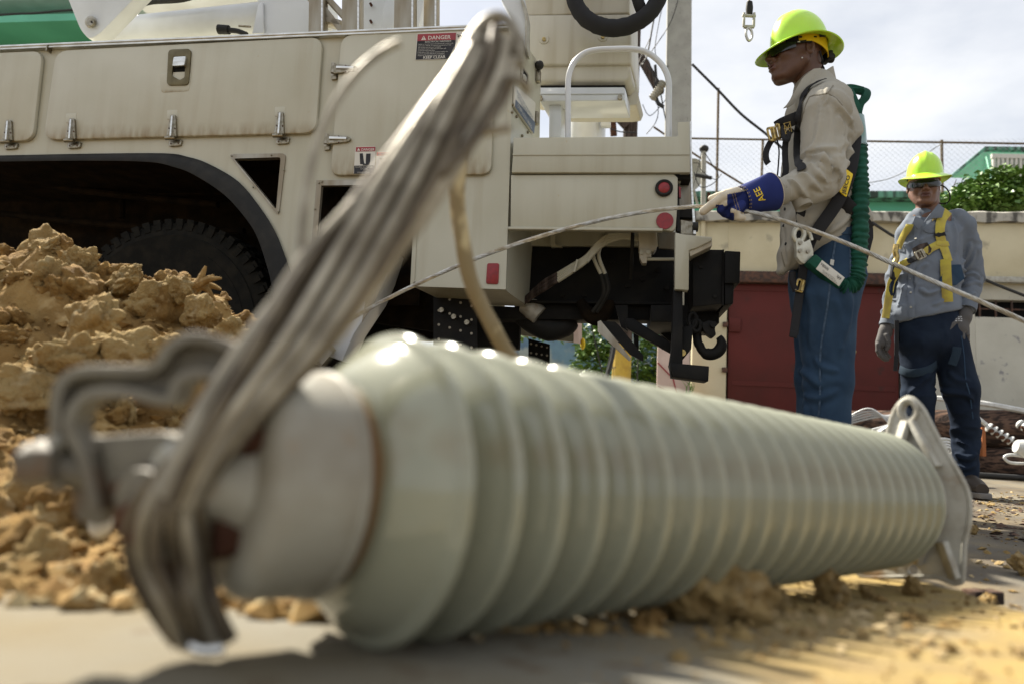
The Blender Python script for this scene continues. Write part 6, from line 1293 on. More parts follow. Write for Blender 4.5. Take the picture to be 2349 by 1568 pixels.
def hard_hat(parent, o, fwd, up, sc=1.0, name='hard_hat'):
    f = Vector(fwd).normalized(); u = Vector(up); u = (u - f * u.dot(f)).normalized(); l = u.cross(f); o = Vector(o)
    def T(x, y, z): return o + (f * x + l * y + u * z) * sc
    seg = 64; V = []; Fc = []
    rings = []
    for th_ in np.linspace(0, 90, 15)[1:]:
        t = R(th_); rings.append(('d', math.sin(t), math.cos(t)))
    dome_h = 0.142; base = 0.044
    def ringpt(kind, r, h, a, inner=0.0):
        ca, sa = math.cos(a), math.sin(a)
        if kind == 'd':
            x, y = (0.112 - inner) * r ** 0.95 * ca, (0.094 - inner) * r ** 0.95 * sa; z = base + (dome_h - inner) * h ** 0.9
            ridge = max(0, 1 - abs(y) / 0.016) ** 0.7 * 0.007 * (1 if inner == 0 else 0) * min(1, h * 2.2); ridge2 = max(0, 1 - abs(abs(y) - 0.034) / 0.010) * 0.003 * min(1, h * 2) * (inner == 0)
            return T(x + 0.004, y, z + ridge + ridge2)
        # brim: r 0..1 from dome edge to lip
        ex = 0.112 + (0.054 + 0.014 * max(0, ca)) * r; ey = 0.094 + 0.042 * r
        z = base - (0.010 + 0.024 * r ** 1.3) * (1 if r else 1) + 0.010 - (0.022 * max(0, ca) ** 2 + 0.012 * max(0, -ca) ** 2) * r + 0.012 * abs(sa) ** 3 * r
        return T((ex - inner) * ca + 0.004, (ey - inner) * sa, z - inner * 0.9)
    for inner in (0.0, 0.0035):
        b0 = len(V); V.append(T(0.004, 0, base + dome_h - inner + (0.007 if not inner else 0)))
        prof = [('d', s, c) for _, s, c in rings] + [('b', r, 0) for r in (0.12, 0.35, 0.6, 0.82, 0.95, 1.0)]
        for k, r, h in prof:
            for j in range(seg): V.append(ringpt(k, r, h, 2 * math.pi * j / seg, inner))
        for j in range(seg): Fc.append((b0, b0 + 1 + j, b0 + 1 + (j + 1) % seg))
        for i in range(len(prof) - 1):
            for j in range(seg): a = b0 + 1 + i * seg + j; c = b0 + 1 + i * seg + (j + 1) % seg; Fc.append((a, a + seg, c + seg, c))
    n1 = 1 + len(prof) * seg
    for j in range(seg): a = 1 + (len(prof) - 1) * seg + j; c = 1 + (len(prof) - 1) * seg + (j + 1) % seg; Fc.append((a, n1 + a, n1 + c, c))
    mb = MB(); mb.add(V, Fc); hat = mb.build(name, M['hat'], parent, smooth=50)
    V = []; Fc = []; N_ = 48     # suspension band
    for j in range(N_ + 1):
        a = 2 * math.pi * j / N_; ca, sa = math.cos(a), math.sin(a); rear = max(0, -ca); hgt = 0.030 + 0.016 * max(0, -ca) 
        for rr, z in ((0, 0.05), (0.003, 0.05), (0.003, 0.05 - hgt - 0.022 * rear), (0, 0.05 - hgt - 0.022 * rear)): V.append(T((0.099 + rr) * ca, (0.080 + rr) * sa, z))
    for j in range(N_):
        for k in range(4): Fc.append((j * 4 + k, j * 4 + (k + 1) % 4, j * 4 + 4 + (k + 1) % 4, j * 4 + 4 + k))
    mb = MB(); mb.add(V, Fc); mb.build('suspension_band', M['hat_band'], hat, fix=True)
    V = []; Fc = []
    for j in range(17):
        a = R(-62 + 124 * j / 16); ca, sa = math.cos(a), math.sin(a)
        for rr, z in ((0, 0.052), (0.005, 0.052), (0.006, 0.020), (0.001, 0.018)): V.append(T((0.0985 + rr) * ca, (0.0795 + rr) * sa, z))
    for j in range(16):
        for k in range(4): Fc.append((j * 4 + k, j * 4 + (k + 1) % 4, j * 4 + 4 + (k + 1) % 4, j * 4 + 4 + k))
    mb = MB(); mb.add(V, Fc); mb.build('brow_pad', M['web_black'] if parent.get('dark_pad') else M['hat_band'], hat)
    mb = MB(); mb.box(T(-0.107, 0, -0.004), (0.022 * sc, 0.060 * sc, 0.034 * sc), (f, l, u)); mb.build('ratchet', M['black'], hat, 0.005); mb = MB(); mb.cyl(T(-0.124, 0, -0.006), f, 0.019 * sc, 0.014 * sc, 16); mb.build('ratchet_knob', M['black'], hat, 0.002)
    for s_ in (-1, 1):
        for x in (0.045, -0.015): mb = MB(); mb.box(T(x, s_ * 0.0815, 0.036), (0.012 * sc, 0.003, 0.006 * sc), (f, l, u)); mb.build('band_slot', M['black'], hat)
        mb = MB(); mb.box(T(-0.045, s_ * 0.083, 0.045), (0.025 * sc, 0.006 * sc, 0.02 * sc), (f, l, u)); mb.build('band_clip', M['black'], hat, 0.002)
    return hat
def glasses(parent, o, fwd, up, sc=1.0):
    f = Vector(fwd).normalized(); u = Vector(up); u = (u - f * u.dot(f)).normalized(); l = u.cross(f); o = Vector(o)
    def T(x, y, z): return o + (f * x + l * y + u * z) * sc
    V = []; Fc = []; n = 30
    for j in range(n + 1):
        a = R(-78 + 156 * j / n); ca, sa = math.cos(a), math.sin(a); side = abs(sa); notch = max(0, 1 - abs(a) / 0.16)
        x = 0.012 + 0.093 * ca ** 0.75; y = 0.079 * sa; lo = -0.017 + 0.014 * notch + 0.012 * side ** 6; hi = 0.021 - 0.006 * side ** 3
        for rr, z in ((0, hi), (0.003, hi), (0.006, (hi + lo) / 2), (0.003, lo), (0, lo)): V.append(T(x + rr * ca, y + rr * sa, z))
    for j in range(n):
        for k in range(5): Fc.append((j * 5 + k, j * 5 + (k + 1) % 5, j * 5 + 5 + (k + 1) % 5, j * 5 + 5 + k))
    Fc += [tuple(range(5)), tuple(range(n * 5, n * 5 + 5))]
    mb = MB(); mb.add(V, Fc); g = mb.build('sunglasses', M['lens'], parent, smooth=50)
    for s_ in (-1, 1):
        mb = MB(); mb.bar([T(0.034, s_ * 0.078, 0.014), T(0.0, s_ * 0.081, 0.020), T(-0.022, s_ * 0.082, 0.018)], 0.0045 * sc, 0.002 * sc); mb.build('temple', M['black'], g)
    mb = MB(); mb.box(T(0.030, -0.0812, 0.015), (0.010 * sc, 0.001, 0.004 * sc), (f, l, u)); mb.build('emblem', M['decal_white'], g)
    mb = MB(); mb.box(T(0.030, 0.0812, 0.015), (0.010 * sc, 0.001, 0.004 * sc), (f, l, u)); mb.build('emblem', M['decal_white'], g)
    return g
def seg_disp(segs, amp, fl, ft, seed):
    """crosswise wrinkles along limbs: fl = wrinkles per metre along, ft = across"""
    def fn(V):
        V0 = V; wq = V * 6 + seed; V = V + 0.045 * np.stack([pnoise(wq), pnoise(wq + 31), pnoise(wq + 77)], 1); D = np.full(len(V), 1e9); U = np.zeros((len(V), 3)); W_ = np.zeros(len(V))
        for a, b, wgt in segs:
            a = np.array(a); b = np.array(b); ab = b - a; L2 = ab @ ab; t = np.clip(((V - a) @ ab) / L2, 0, 1); q = V - a - t[:, None] * ab; d = np.linalg.norm(q, axis=1); m = d < D
            al = ((V - a) @ ab) / math.sqrt(L2); D = np.where(m, d, D); c = np.stack([q[:, 0] * ft + al * 3.0, q[:, 1] * ft, q[:, 2] * ft + al * (fl - 0)], 1) + seed
            U = np.where(m[:, None], c, U); W_ = np.where(m, wgt, W_)
        n = 1 - 2.6 * np.abs(pnoise(U)) ** 0.85; n3 = 1 - 2.6 * np.abs(pnoise(U * 2.1 + 9)) ** 0.85; m_ = np.clip(pnoise(V0 * 5 + seed * 3) * 2.2 + 0.55, 0.1, 1.1); n2 = pnoise(V0 * 8 + seed); return amp * W_ * m_ * (n * 0.75 + n3 * 0.28 - 0.52) + amp * 0.35 * n2
    return fn
S3 = 1 / math.sqrt(2)
# ----------------------------------------------------------------- worker holding the cable (profile, facing left)
w1 = thing('person', 'lineman in khaki shirt and jeans holding the steel cable in a blue glove', 'person', (at(1890, 1190, 2.56).x, 2.56, 0)); w1['dark_pad'] = 1
HC = at(1825, 130, 2.55); HF = Vector((-0.993, -0.10, 0.02)); HU = Vector((0.035, 0, 1))
neck = [(at(1852, 150, 2.56), at(1866, 240, 2.57), 0.056, 0.062), (at(1872, 240, 2.57), at(1880, 330, 2.56), 0.085, 0.09, (1, 1.5, 1))]
neck += [(at(1893, 255, 2.40), at(1885, 405, 2.34), 0.045, 0.038), (at(1885, 405, 2.34), at(1775, 440, 2.33), 0.036, 0.028), (at(1880, 330, 2.56), at(1885, 560, 2.56), 0.09, 0.09, (1, 1.3, 1))]
def body1(P):
    q, Mx = rot_local(P, HC, HF, HU); d = head_sdf(q); return smin(d, blend(neck[:2], P, 0.02), 0.022)
lo, hi = bounds([HC + Vector((-0.14, -0.11, -0.26)), HC + Vector((0.13, 0.12, 0.13))], 0)
def lipmask(HCx, HFx, HUx, sc=1.0):
    def fn(C, N_):
        q, _ = rot_local(C, HCx, HFx, HUx, sc); return ((np.abs(q[:, 2] + 0.061) < 0.0125) & (q[:, 0] > 0.090) & (np.abs(q[:, 1]) < 0.024)).astype(int)
    return fn
bd1, bvh_b1 = nets_obj('body', body1, lo, hi, 0.0032, [M['skin'], M['lip']], w1, None, lipmask(HC, HF, HU), 1)
# limbs below the clothes as part of the same figure are wrapped by the garments
hat1 = hard_hat(w1, at(1841, 129, 2.55) + Vector((-0.004, 0, -0.004)), HF + Vector((0, 0, -0.14)), HU + Vector((-0.14, 0, 0)), 1.0)
glasses(w1, HC + Vector((0, 0, -0.002)), HF + Vector((0, 0, -0.06)), HU)
mb = MB(); mb.ball(at(1840, 133, 2.470), 0.0035, 8, 6); mb.build('ear_stud', M['alu'], w1)
mb = MB(); mb.tube([at(1880, 118, 2.50), at(1886, 136, 2.50), at(1886, 150, 2.52), at(1890, 158, 2.5), at(1882, 168, 2.5), at(1887, 190, 2.5)], 0.0035, 8, 5); mb.build('chin_cord', M['black'], w1)
A1 = lambda x, y, Y=2.55: at(x, y, Y)
sh1 = [(A1(1868, 208), A1(1872, 240), 0.075, 0.10, (1, 1.25, 1)), (A1(1880, 262), A1(1886, 330), 0.112, 0.128, (1, 1.45, 1)), (A1(1886, 330), A1(1876, 430), 0.128, 0.130, (1, 1.35, 1)), (A1(1876, 430), A1(1873, 535), 0.130, 0.126, (1, 1.3, 1)),
       (A1(1895, 236, 2.40), A1(1893, 262, 2.37), 0.072, 0.080), (A1(1893, 262, 2.37), A1(1889, 400, 2.33), 0.082, 0.072), (A1(1889, 400, 2.33), A1(1782, 443, 2.31), 0.068, 0.040), (A1(1886, 425, 2.33), A1(1850, 445, 2.33), 0.056, 0.045),
       (A1(1895, 240, 2.72), A1(1890, 400, 2.78), 0.075, 0.062), (A1(1890, 400, 2.78), A1(1800, 440, 2.80), 0.060, 0.04),
       (A1(1838, 520, 2.50), A1(1822, 585, 2.50), 0.070, 0.050, (1, 1.4, 1)), (A1(1810, 590, 2.50), A1(1793, 622, 2.50), 0.040, 0.020, (1, 1.6, 1)), (A1(1975, 490, 2.58), A1(1985, 500, 2.58), 0.035, 0.03)]
def shirt1(P): 
    d = blend(sh1[:4] + sh1[10:], P, 0.03); arm = blend(sh1[4:8], P, 0.022); arm2 = blend(sh1[8:10], P, 0.02); return smin(smin(d, arm, 0.018), arm2, 0.02)
segs1 = [(A1(1880, 240), A1(1880, 540), 0.55), (A1(1895, 236, 2.40), A1(1889, 400, 2.33), 0.9), (A1(1889, 400, 2.33), A1(1782, 443, 2.31), 1.5)]
lo, hi = bounds([p[0] for p in sh1] + [p[1] for p in sh1], 0.19)
lo[2] = max(lo[2], 0.6)
FO1 = [([(1884, 232), (1876, 305), (1854, 352), (1836, 386)], 0.010, 0.011), ([(1927, 262), (1936, 300), (1930, 345)], 0.011, 0.010), ([(1850, 357), (1887, 362), (1908, 380), (1912, 405)], 0.012, 0.009), ([(1838, 389), (1860, 378), (1869, 391), (1888, 408), (1900, 422)], 0.011, 0.007),
  ([(1826, 397), (1849, 401), (1864, 420), (1888, 441)], 0.010, 0.008), ([(1806, 408), (1827, 420), (1842, 442), (1857, 456)], 0.010, 0.008), ([(1790, 415), (1806, 432), (1815, 455)], 0.006, 0.006), ([(1838, 262), (1832, 300), (1834, 340)], 0.008, 0.009), ([(1905, 218), (1922, 240), (1945, 268), (1960, 300)], 0.009, 0.009), ([(1948, 320), (1944, 370), (1925, 420)], 0.007, 0.010),
  ([(1800, 500), (1812, 560), (1810, 610)], 0.007, 0.008), ([(1825, 480), (1842, 530), (1838, 590)], 0.007, 0.008), ([(1930, 470), (1905, 505), (1870, 530)], 0.009, 0.009), ([(1950, 490), (1930, 515), (1895, 538)], 0.008, 0.008), ([(1893, 195), (1899, 222), (1890, 240)], 0.006, 0.005)]
shirt1o, bvh_s1 = nets_obj('shirt', shirt1, lo, hi, 0.0058, [M['shirt_tan']], w1, seg_disp(segs1, 0.022, 7, 6, 3.3), None, 1, FO1)
def cuff(p0, p1, r, m, parent, name='cuff', seg=28, th_=0.004, flare=1.0):
    ax = Vector(p1) - Vector(p0); L_ = ax.length; mb = MB(); mb.lathe([(0, r), (L_, r * flare), (L_, r * flare - th_), (0, r - th_)], p0, ax, seg, closed=True); return mb.build(name, m, parent, smooth=40)
cf1 = cuff(A1(1798, 440, 2.315), A1(1764, 446, 2.31), 0.046, M['shirt_tan'], w1, flare=0.98)
mb = MB(); mb.cyl(A1(1778, 461, 2.262), (0, 1, 0.1), 0.006, 0.003, 12); mb.build('button', M['web_black'], cf1)
for nm, pts in (('yoke_seam', [(1857, 223), (1868, 219), (1880, 218), (1896, 215)]), ('armhole_seam', [(1911, 197), (1904, 207), (1897, 215)]), ('armhole_seam', [(1897, 215), (1915, 224), (1932, 243)]), ('armhole_seam', [(1857, 223), (1849, 240), (1843, 262)]), ('cuff_seam', [(1801, 420), (1806, 440), (1806, 466)]), ('placket', [(1797, 500), (1791, 540), (1793, 580), (1800, 612)])):
    ribbon(nm, pts, 0.0045, 0.002, M['shirt_seam'], shirt1o, bvh_s1, 0.0012, 5)
for q in ((1795, 480), (1792, 518), (1797, 560)):
    c_, n_ = surf_pt(bvh_s1, q[0] + 6, q[1], 2.5, 0.001)
    if c_ is not None: mb = MB(); mb.cyl(c_, n_, 0.006, 0.004, 14); mb.build('button', M['web_black'], shirt1o)
c_ = A1(1838, 463, 2.325); ax_ = Vector((0.35, -0.25, -0.9)).normalized()
mb = MB(); mb.lathe([(-0.02, 0.028), (0.022, 0.031), (0.025, 0.028), (0.0, 0.024)], c_, ax_, 26, closed=True); mb.build('cuff_opening', M['shirt_tan'], shirt1o, smooth=50)
# collar leaf and stand
mb = MB(); mb.prism([[at(x, y, 2.47) for x, y in rp([(1842, 178), (1866, 158), (1884, 156), (1886, 184), (1868, 200), (1838, 215), (1822, 238), (1808, 246), (1796, 249), (1805, 240), (1813, 228)], 3, 3)]], Vector((0, 1, 0.0)), 0.004); mb.build('collar', M['shirt_tan'], w1, 0.0012)
V = []; Fc = []; n = 30
for j in range(n + 1):
    a = 2 * math.pi * j / n; ca, sa = math.cos(a), math.sin(a); c = at(1868, 205, 2.56)
    for rr, dz, in ((0.066, 0.030 + 0.058 * ca), (0.070, 0.031 + 0.058 * ca), (0.084, -0.05), (0.080, -0.05)): V.append(c + Vector((ca * rr * 0.98, sa * rr, dz)) + Vector((0.012 * 1 if dz < 0 else 0.0, 0, 0)))
for j in range(n):
    for k in range(4): Fc.append((j * 4 + k, j * 4 + (k + 1) % 4, j * 4 + 4 + (k + 1) % 4, j * 4 + 4 + k))
mb = MB(); mb.add(V, Fc); mb.build('collar_band', M['shirt_tan'], w1, smooth=50)
jn1 = [(A1(1905, 545), A1(1895, 640), 0.108, 0.122, (1, 1.35, 1)), (A1(1895, 640), A1(1890, 690), 0.122, 0.115, (1, 1.4, 1)), (A1(1896, 680, 2.46), A1(1899, 870, 2.47), 0.108, 0.083), (A1(1899, 870, 2.47), A1(1886, 1140, 2.48), 0.083, 0.080), (A1(1880, 690, 2.66), A1(1874, 870, 2.68), 0.100, 0.078), (A1(1874, 870, 2.68), A1(1882, 1150, 2.70), 0.078, 0.076)]
def jeans1(P): 
    d = blend(jn1[:2], P, 0.03); return smin(smin(d, blend(jn1[2:4], P, 0.03), 0.03), blend(jn1[4:6], P, 0.03), 0.03)
lo, hi = bounds([p[0] for p in jn1] + [p[1] for p in jn1], 0.16); lo[2] = 0.07
sj = [(A1(1899, 870, 2.47), A1(1896, 640, 2.46), 0.5), (A1(1899, 870, 2.47), A1(1886, 1140, 2.48), 0.8), (A1(1874, 870, 2.68), A1(1882, 1150, 2.70), 0.8)]
jeans1o, bvh_j1 = nets_obj('jeans', jeans1, lo, hi, 0.0075, [M['jeans']], w1, seg_disp(sj, 0.015, 5, 5, 8.1), None, 1, [([(1829, 845), (1855, 862), (1880, 884)], 0.010, 0.012), ([(1868, 820), (1890, 842), (1925, 850)], 0.009, 0.010), ([(1838, 905), (1880, 912), (1925, 893)], 0.009, 0.011), ([(1850, 650), (1862, 720), (1858, 800)], 0.007, 0.012), ([(1940, 640), (1950, 700), (1940, 780)], 0.009, 0.013), ([(1915, 680), (1932, 740), (1928, 820)], 0.007, 0.012), ([(1845, 930), (1850, 980)], 0.007, 0.010)])
ribbon('side_seam', [(1921, 535), (1914, 570), (1907, 620), (1901, 680), (1892, 740), (1883, 800), (1881, 860), (1881, 920), (1875, 970)], 0.007, 0.002, M['seam'], jeans1o, bvh_j1, 0.0015)
ribbon('pocket_seam', [(1872, 556), (1890, 552), (1912, 548), (1921, 536)], 0.005, 0.002, M['seam'], jeans1o, bvh_j1, 0.0015)
ribbon('pocket_seam', [(1948, 545), (1950, 580), (1949, 640)], 0.005, 0.002, M['seam'], jeans1o, bvh_j1, 0.0015)
ribbon('waistband', [(1868, 548), (1890, 540), (1925, 530), (1960, 532)], 0.03, 0.004, M['jeans'], jeans1o, bvh_j1, 0.003)
patch('tab_label', [(1906, 596), (1914, 598), (1912, 611), (1904, 608)], M['decal_white'], jeans1o, bvh_j1, 0.003, 0.001)
for (x, y, Y) in ((1878, 1158, 2.47), (1872, 1160, 2.70)):
    c = A1(x, y, Y); mb = MB(); mb.tube([Vector((c.x + 0.09, Y, 0.075)), Vector((c.x, Y, 0.085)), Vector((c.x - 0.10, Y, 0.065)), Vector((c.x - 0.17, Y, 0.045))], [0.042, 0.05, 0.044, 0.030], 16, 4); b_ = mb.build('boot', M['shoe'], w1)
    mb = MB(); mb.prism([[Vector((c.x + q, Y - r_, 0)) for q, r_ in ((0.13, 0.03), (0.11, 0.045), (-0.14, 0.05), (-0.20, 0.025), (-0.20, -0.025), (-0.14, -0.05), (0.11, -0.045), (0.13, -0.03))]], (0, 0, 1), 0.03); mb.build('sole', M['sole'], b_, 0.004)
# glove: canvas gauntlet, then hand with separate fingers round the cable
gl1 = bpy.data.objects.new('work_glove', None); COL.objects.link(gl1); gl1.parent = w1; gl1.location = A1(1700, 455, 2.29) - w1.location
g0, g1 = A1(1772, 440, 2.30), A1(1703, 459, 2.285); ax = g1 - g0; L_ = ax.length
mb = MB(); mb.lathe([(0, 0.0655), (0.003, 0.067), (L_ * .5, 0.0575), (L_, 0.049), (L_, 0.044), (L_ * .5, 0.052), (0.0, 0.061)], g0, ax, 40, closed=True); gc = mb.build('gauntlet', M['glove_blue'], gl1, smooth=50)
mb = MB(); mb.lathe([(-0.001, 0.0625), (-0.001, 0.0672), (0.0015, 0.0676), (0.0015, 0.063)], g0, ax, 40, closed=True); mb.build('hem', M['leather'], gc)
for t in (0.97, 1.01):
    mb = MB(); rs = []
    for j in range(46):
        if j % 2: continue
        a = 2 * math.pi * j / 46; u_ = ax.normalized(); n1_ = (TZ - u_ * TZ.dot(u_)).normalized(); n2_ = u_.cross(n1_); p = g0 + ax * t + (n1_ * math.cos(a) + n2_ * math.sin(a)) * (0.0495 if t < 1 else 0.0478); d_ = (-n1_ * math.sin(a) + n2_ * math.cos(a)) * 0.0024; mb.bar([p - d_, p + d_], 0.0006, 0.0006)
    o = mb.build('stitching', M['stitch'], gc, fix=False); o['kind'] = 'stuff'
HY = 2.285
hp_ = [(A1(1706, 458, HY), A1(1672, 466, HY), 0.043, 0.036, (1, 0.72, 1)), (A1(1690, 474, HY), A1(1676, 484, HY), 0.030, 0.024, (1, 0.8, 1))]
fingers = [[(1690, 440, 2.26), (1660, 452, 2.25), (1634, 469, 2.262), (1613, 485, 2.275)], [(1688, 437, 2.30), (1664, 444, 2.31), (1646, 450, 2.32), (1631, 455, 2.325)], [(1676, 462, 2.27), (1662, 468, 2.255), (1653, 482, 2.262), (1662, 492, 2.285)],
           [(1682, 470, 2.29), (1671, 480, 2.275), (1670, 494, 2.28), (1680, 500, 2.30)]]
frad = [(0.0165, 0.0158, 0.0152, 0.0142), (0.014, 0.013, 0.012, 0.0105), (0.014, 0.0135, 0.0125, 0.0115), (0.013, 0.0125, 0.0115, 0.0105)]
thumb = [(1700, 470, 2.25), (1686, 484, 2.235), (1692, 498, 2.245), (1704, 500, 2.26)]
def hand1(P):
    d = blend(hp_, P, 0.012)
    for f_, r_ in zip(fingers, frad):
        e = blend([(at(*f_[i]), at(*f_[i + 1]), r_[i], r_[i + 1]) for i in range(3)], P, 0.003); d = smin(d, e, 0.0045)
    e = blend([(at(*thumb[i]), at(*thumb[i + 1]), 0.016 - 0.0015 * i, 0.0145 - 0.0015 * i) for i in range(3)], P, 0.003); return smin(d, e, 0.006)
lo, hi = bounds([A1(1600, 420, 2.21), A1(1725, 515, 2.36), A1(1600, 515, 2.36)], 0.02)
def hmat(C, N_):
    out = np.zeros(len(C), int); cm = np.array(CAM_M.inverted().to_3x3()); q = (C - np.array([0, 0, CAM_H])) @ cm.T; px = 1174.5 + F * q[:, 0] / -q[:, 2]; py = 784 - F * q[:, 1] / -q[:, 2]
    lo_ = (px > 1668) & (py > 440 + (1700 - px) * 0.2) & (py < 486 - (1700 - px) * 0.4); out[lo_] = 1
    und = (px < 1684) & (px > 1642) & (py > 470) & (C[:, 1] > 2.245); out[und] = 1
    th_ = (px > 1672) & (py > 489) ; out[th_] = 1 * (px[th_] < 1684)
    return out
hand1o, bvh_h1 = nets_obj('hand', hand1, lo, hi, 0.0026, [M['leather'], M['glove_blue']], gl1, None, hmat, 1)
for q0, q1 in (((1684, 441), (1697, 484)), ((1679, 444), (1691, 486))):
    mb = MB(); N2 = 12
    for i in range(N2):
        a = surf_pt(bvh_h1, q0[0] + (q1[0] - q0[0]) * i / N2, q0[1] + (q1[1] - q0[1]) * i / N2, HY, 0.0008)[0]; b = surf_pt(bvh_h1, q0[0] + (q1[0] - q0[0]) * (i + .6) / N2, q0[1] + (q1[1] - q0[1]) * (i + .6) / N2, HY, 0.0008)[0]
        if a and b: mb.bar([a, b], 0.0006, 0.0006)
    o = mb.build('stitching', M['stitch'], hand1o, fix=False); o['kind'] = 'stuff'
gbv = BVHTree.FromObject(gc, bpy.context.evaluated_depsgraph_get()); bpy.context.view_layer.update()
def world_bvh(o):
    bpy.context.view_layer.update(); me = o.data; mw = o.matrix_world; return BVHTree.FromPolygons([mw @ v.co for v in me.vertices], [tuple(p.vertices) for p in me.polygons])
gbv = world_bvh(gc)
wrap_text('AEE', 1740, 462, 1726, 431, 13, M['label_y'], gc, gbv, 0.0018, None, 0.0) if False else None
wrap_text('AEE', 1756, 459, 1741, 429, 16, M['label_y'], gc, gbv, 0.0018, None, 0.004)
# harness
h1 = bpy.data.objects.new('safety_harness', None); COL.objects.link(h1); h1.parent = w1; h1.location = A1(1860, 330, 2.4) - w1.location
B = M['web_black']
ribbon('strap', [(1888, 189), (1872, 197), (1857, 208), (1846, 224), (1839, 250), (1833, 285), (1831, 330), (1833, 370), (1841, 392)], 0.030, 0.003, B, h1, bvh_s1, 0.011)
ribbon('chest_strap', [(1834, 268, 2.40), (1815, 276, 2.40), (1795, 284, 2.43), (1782, 292, 2.46)], 0.046, 0.004, B, h1, None)
patch('stitched_panel', [(1797, 283), (1812, 279), (1816, 305), (1801, 309)], M['stitch'], h1, None, 0, 0.001, 2.405) if False else None
mb = MB()
for q in (((1797, 284), (1814, 304)), ((1813, 279), (1801, 308)), ((1798, 296), (1814, 292)), ((1799, 284), (1802, 308)), ((1812, 280), (1816, 303)), ((1798, 284), (1812, 280)), ((1802, 308), (1816, 304))): mb.bar([at(*q[0], 2.396), at(*q[1], 2.396)], 0.0008, 0.0008)
mb.build('stitching', M['stitch'], h1)
def buckle(cx, cy, Y, w, h, tilt, parent, m=M['brass'], name='buckle'):
    k = Y / F; c = at(cx, cy, Y); ex = Vector((math.cos(tilt), 0, math.sin(tilt))); ez = Vector((-math.sin(tilt), 0, math.cos(tilt)))
    def lp(s_, r_=2.2): return [c + ex * (x * k) + ez * (y * k) for x, y in rp([(-w * s_, -h * s_), (w * s_, -h * s_), (w * s_, h * s_), (-w * s_, h * s_)], r_ * 2, 3)]
    hole_ = [c + ex * (x * k) + ez * (y * k) for x, y in ((-w * .62, -h * .7), (-w * .05, -h * .7), (-w * .05, h * .7), (-w * .62, h * .7))]
    mb = MB(); mb.prism([lp(1.0), hole_], (0, 1, 0), 0.008); b_ = mb.build(name, m, parent, 0.001)
    mb = MB(); mb.bar([c + ex * (w * .35 * k) + ez * (-h * .8 * k) - Vector((0, 0.004, 0)), c + ex * (w * .35 * k) + ez * (h * .8 * k) - Vector((0, 0.004, 0))], 0.003, 0.003); mb.build('tongue', m, b_)
    for sx, sy in ((0.7, 0.7), (0.7, -0.7), (-0.8, 0.85), (-0.8, -0.85)): mb = MB(); mb.cyl(c + ex * (w * sx * k) + ez * (h * sy * k) - Vector((0, 0.002, 0)), (0, 1, 0), 0.0022, 0.004, 8); mb.build('rivet', M['steel'], b_)
    return b_
buckle(1771, 307, 2.43, 10, 18, R(12), h1); buckle(1786, 301, 2.425, 5, 20, R(12), h1)
ribbon('strap_tail', [(1773, 318, 2.45), (1762, 336, 2.45), (1757, 352, 2.45), (1758, 368, 2.45), (1763, 376, 2.45)], 0.022, 0.004, B, h1)
mb = MB(); mb.tube([at(1783, 322, 2.44), at(1787, 345, 2.44), at(1786, 372, 2.44), at(1784, 396, 2.44), at(1783, 404, 2.44)], 0.003, 8, 5); mb.ball(at(1782, 410, 2.44), 0.012, 10, 8, (1.1, 1, 0.8)); mb.build('cord', B, h1)
ribbon('strap', [(1818, 296, 2.41), (1806, 312, 2.42), (1801, 335, 2.43), (1801, 365, 2.43), (1803, 392, 2.42), (1798, 408, 2.42)], 0.022, 0.004, B, h1)
mb = MB(); mb.tube([at(1796, 292, 2.42), at(1800, 318, 2.40), at(1806, 322, 2.40), at(1810, 304, 2.40)], 0.010, 8, 5); mb.build('strap_loop', B, h1)
ribbon('strap', [(1836, 480, 2.42), (1838, 510, 2.42), (1838, 545, 2.41)], 0.034, 0.004, B, h1)
ribbon('back_strap', [(1962, 300, 2.405), (1958, 340, 2.385), (1952, 380, 2.362), (1940, 422, 2.358), (1920, 465, 2.362), (1900, 495, 2.372), (1882, 520, 2.376), (1866, 547, 2.388)], 0.046, 0.004, B, h1, None)
ribbon('thigh_strap', [(1868, 540, 2.41), (1856, 570, 2.41), (1846, 600, 2.42), (1838, 650, 2.42), (1832, 690, 2.42), (1826, 730, 2.42), (1821, 768, 2.42)], 0.030, 0.004, B, h1)
mb = MB(); mb.bar([at(1812, 765, 2.415), at(1829, 769, 2.415)], 0.012, 0.004); mb.build('strap_end', B, h1, 0.002)
buckle(1836, 655, 2.41, 10, 16, R(-15), h1); mb = MB(); mb.tube([at(1818, 625, 2.42), at(1818, 645, 2.42), at(1826, 668, 2.42)], 0.012, 10, 4); mb.build('side_ring', B, h1)
ribbon('cross_strap', [(1902, 432, 2.40), (1925, 452, 2.395), (1948, 474, 2.38), (1972, 500, 2.40), (1994, 525, 2.48)], 0.044, 0.004, B, h1, None)
mb = MB()
for ox, oy in ((1913, 442), (1948, 474)):
    for q in (((-10, -6), (10, 10)), ((-4, -14), (4, 16)), ((8, -8), (-8, 8)), ((-12, 2), (2, 14)), ((-2, -14), (12, -2))): mb.bar([at(ox + q[0][0], oy + q[0][1], 2.388), at(ox + q[1][0], oy + q[1][1], 2.388)], 0.0008, 0.0008)
mb.build('stitching', M['stitch'], h1)
mb = MB(); mb.prism([[at(x, y, 2.50) for x, y in rp([(1985, 510), (2003, 520), (2004, 545), (1990, 600), (1978, 610), (1976, 520)], 4, 3)]], (0, 1, 0), 0.05); mb.build('pouch', B, h1, 0.006)
LY = 2.350
lb_ = [(1942, 388), (1957.5, 400), (1942, 453), (1925.5, 439)]
mb = MB(); mb.prism([[at(x, y, LY) for x, y in rp(lb_, 3, 3)]], (0, 1, 0), 0.006); jl = mb.build('yellow_label', M['label_y'], h1, 0.001)
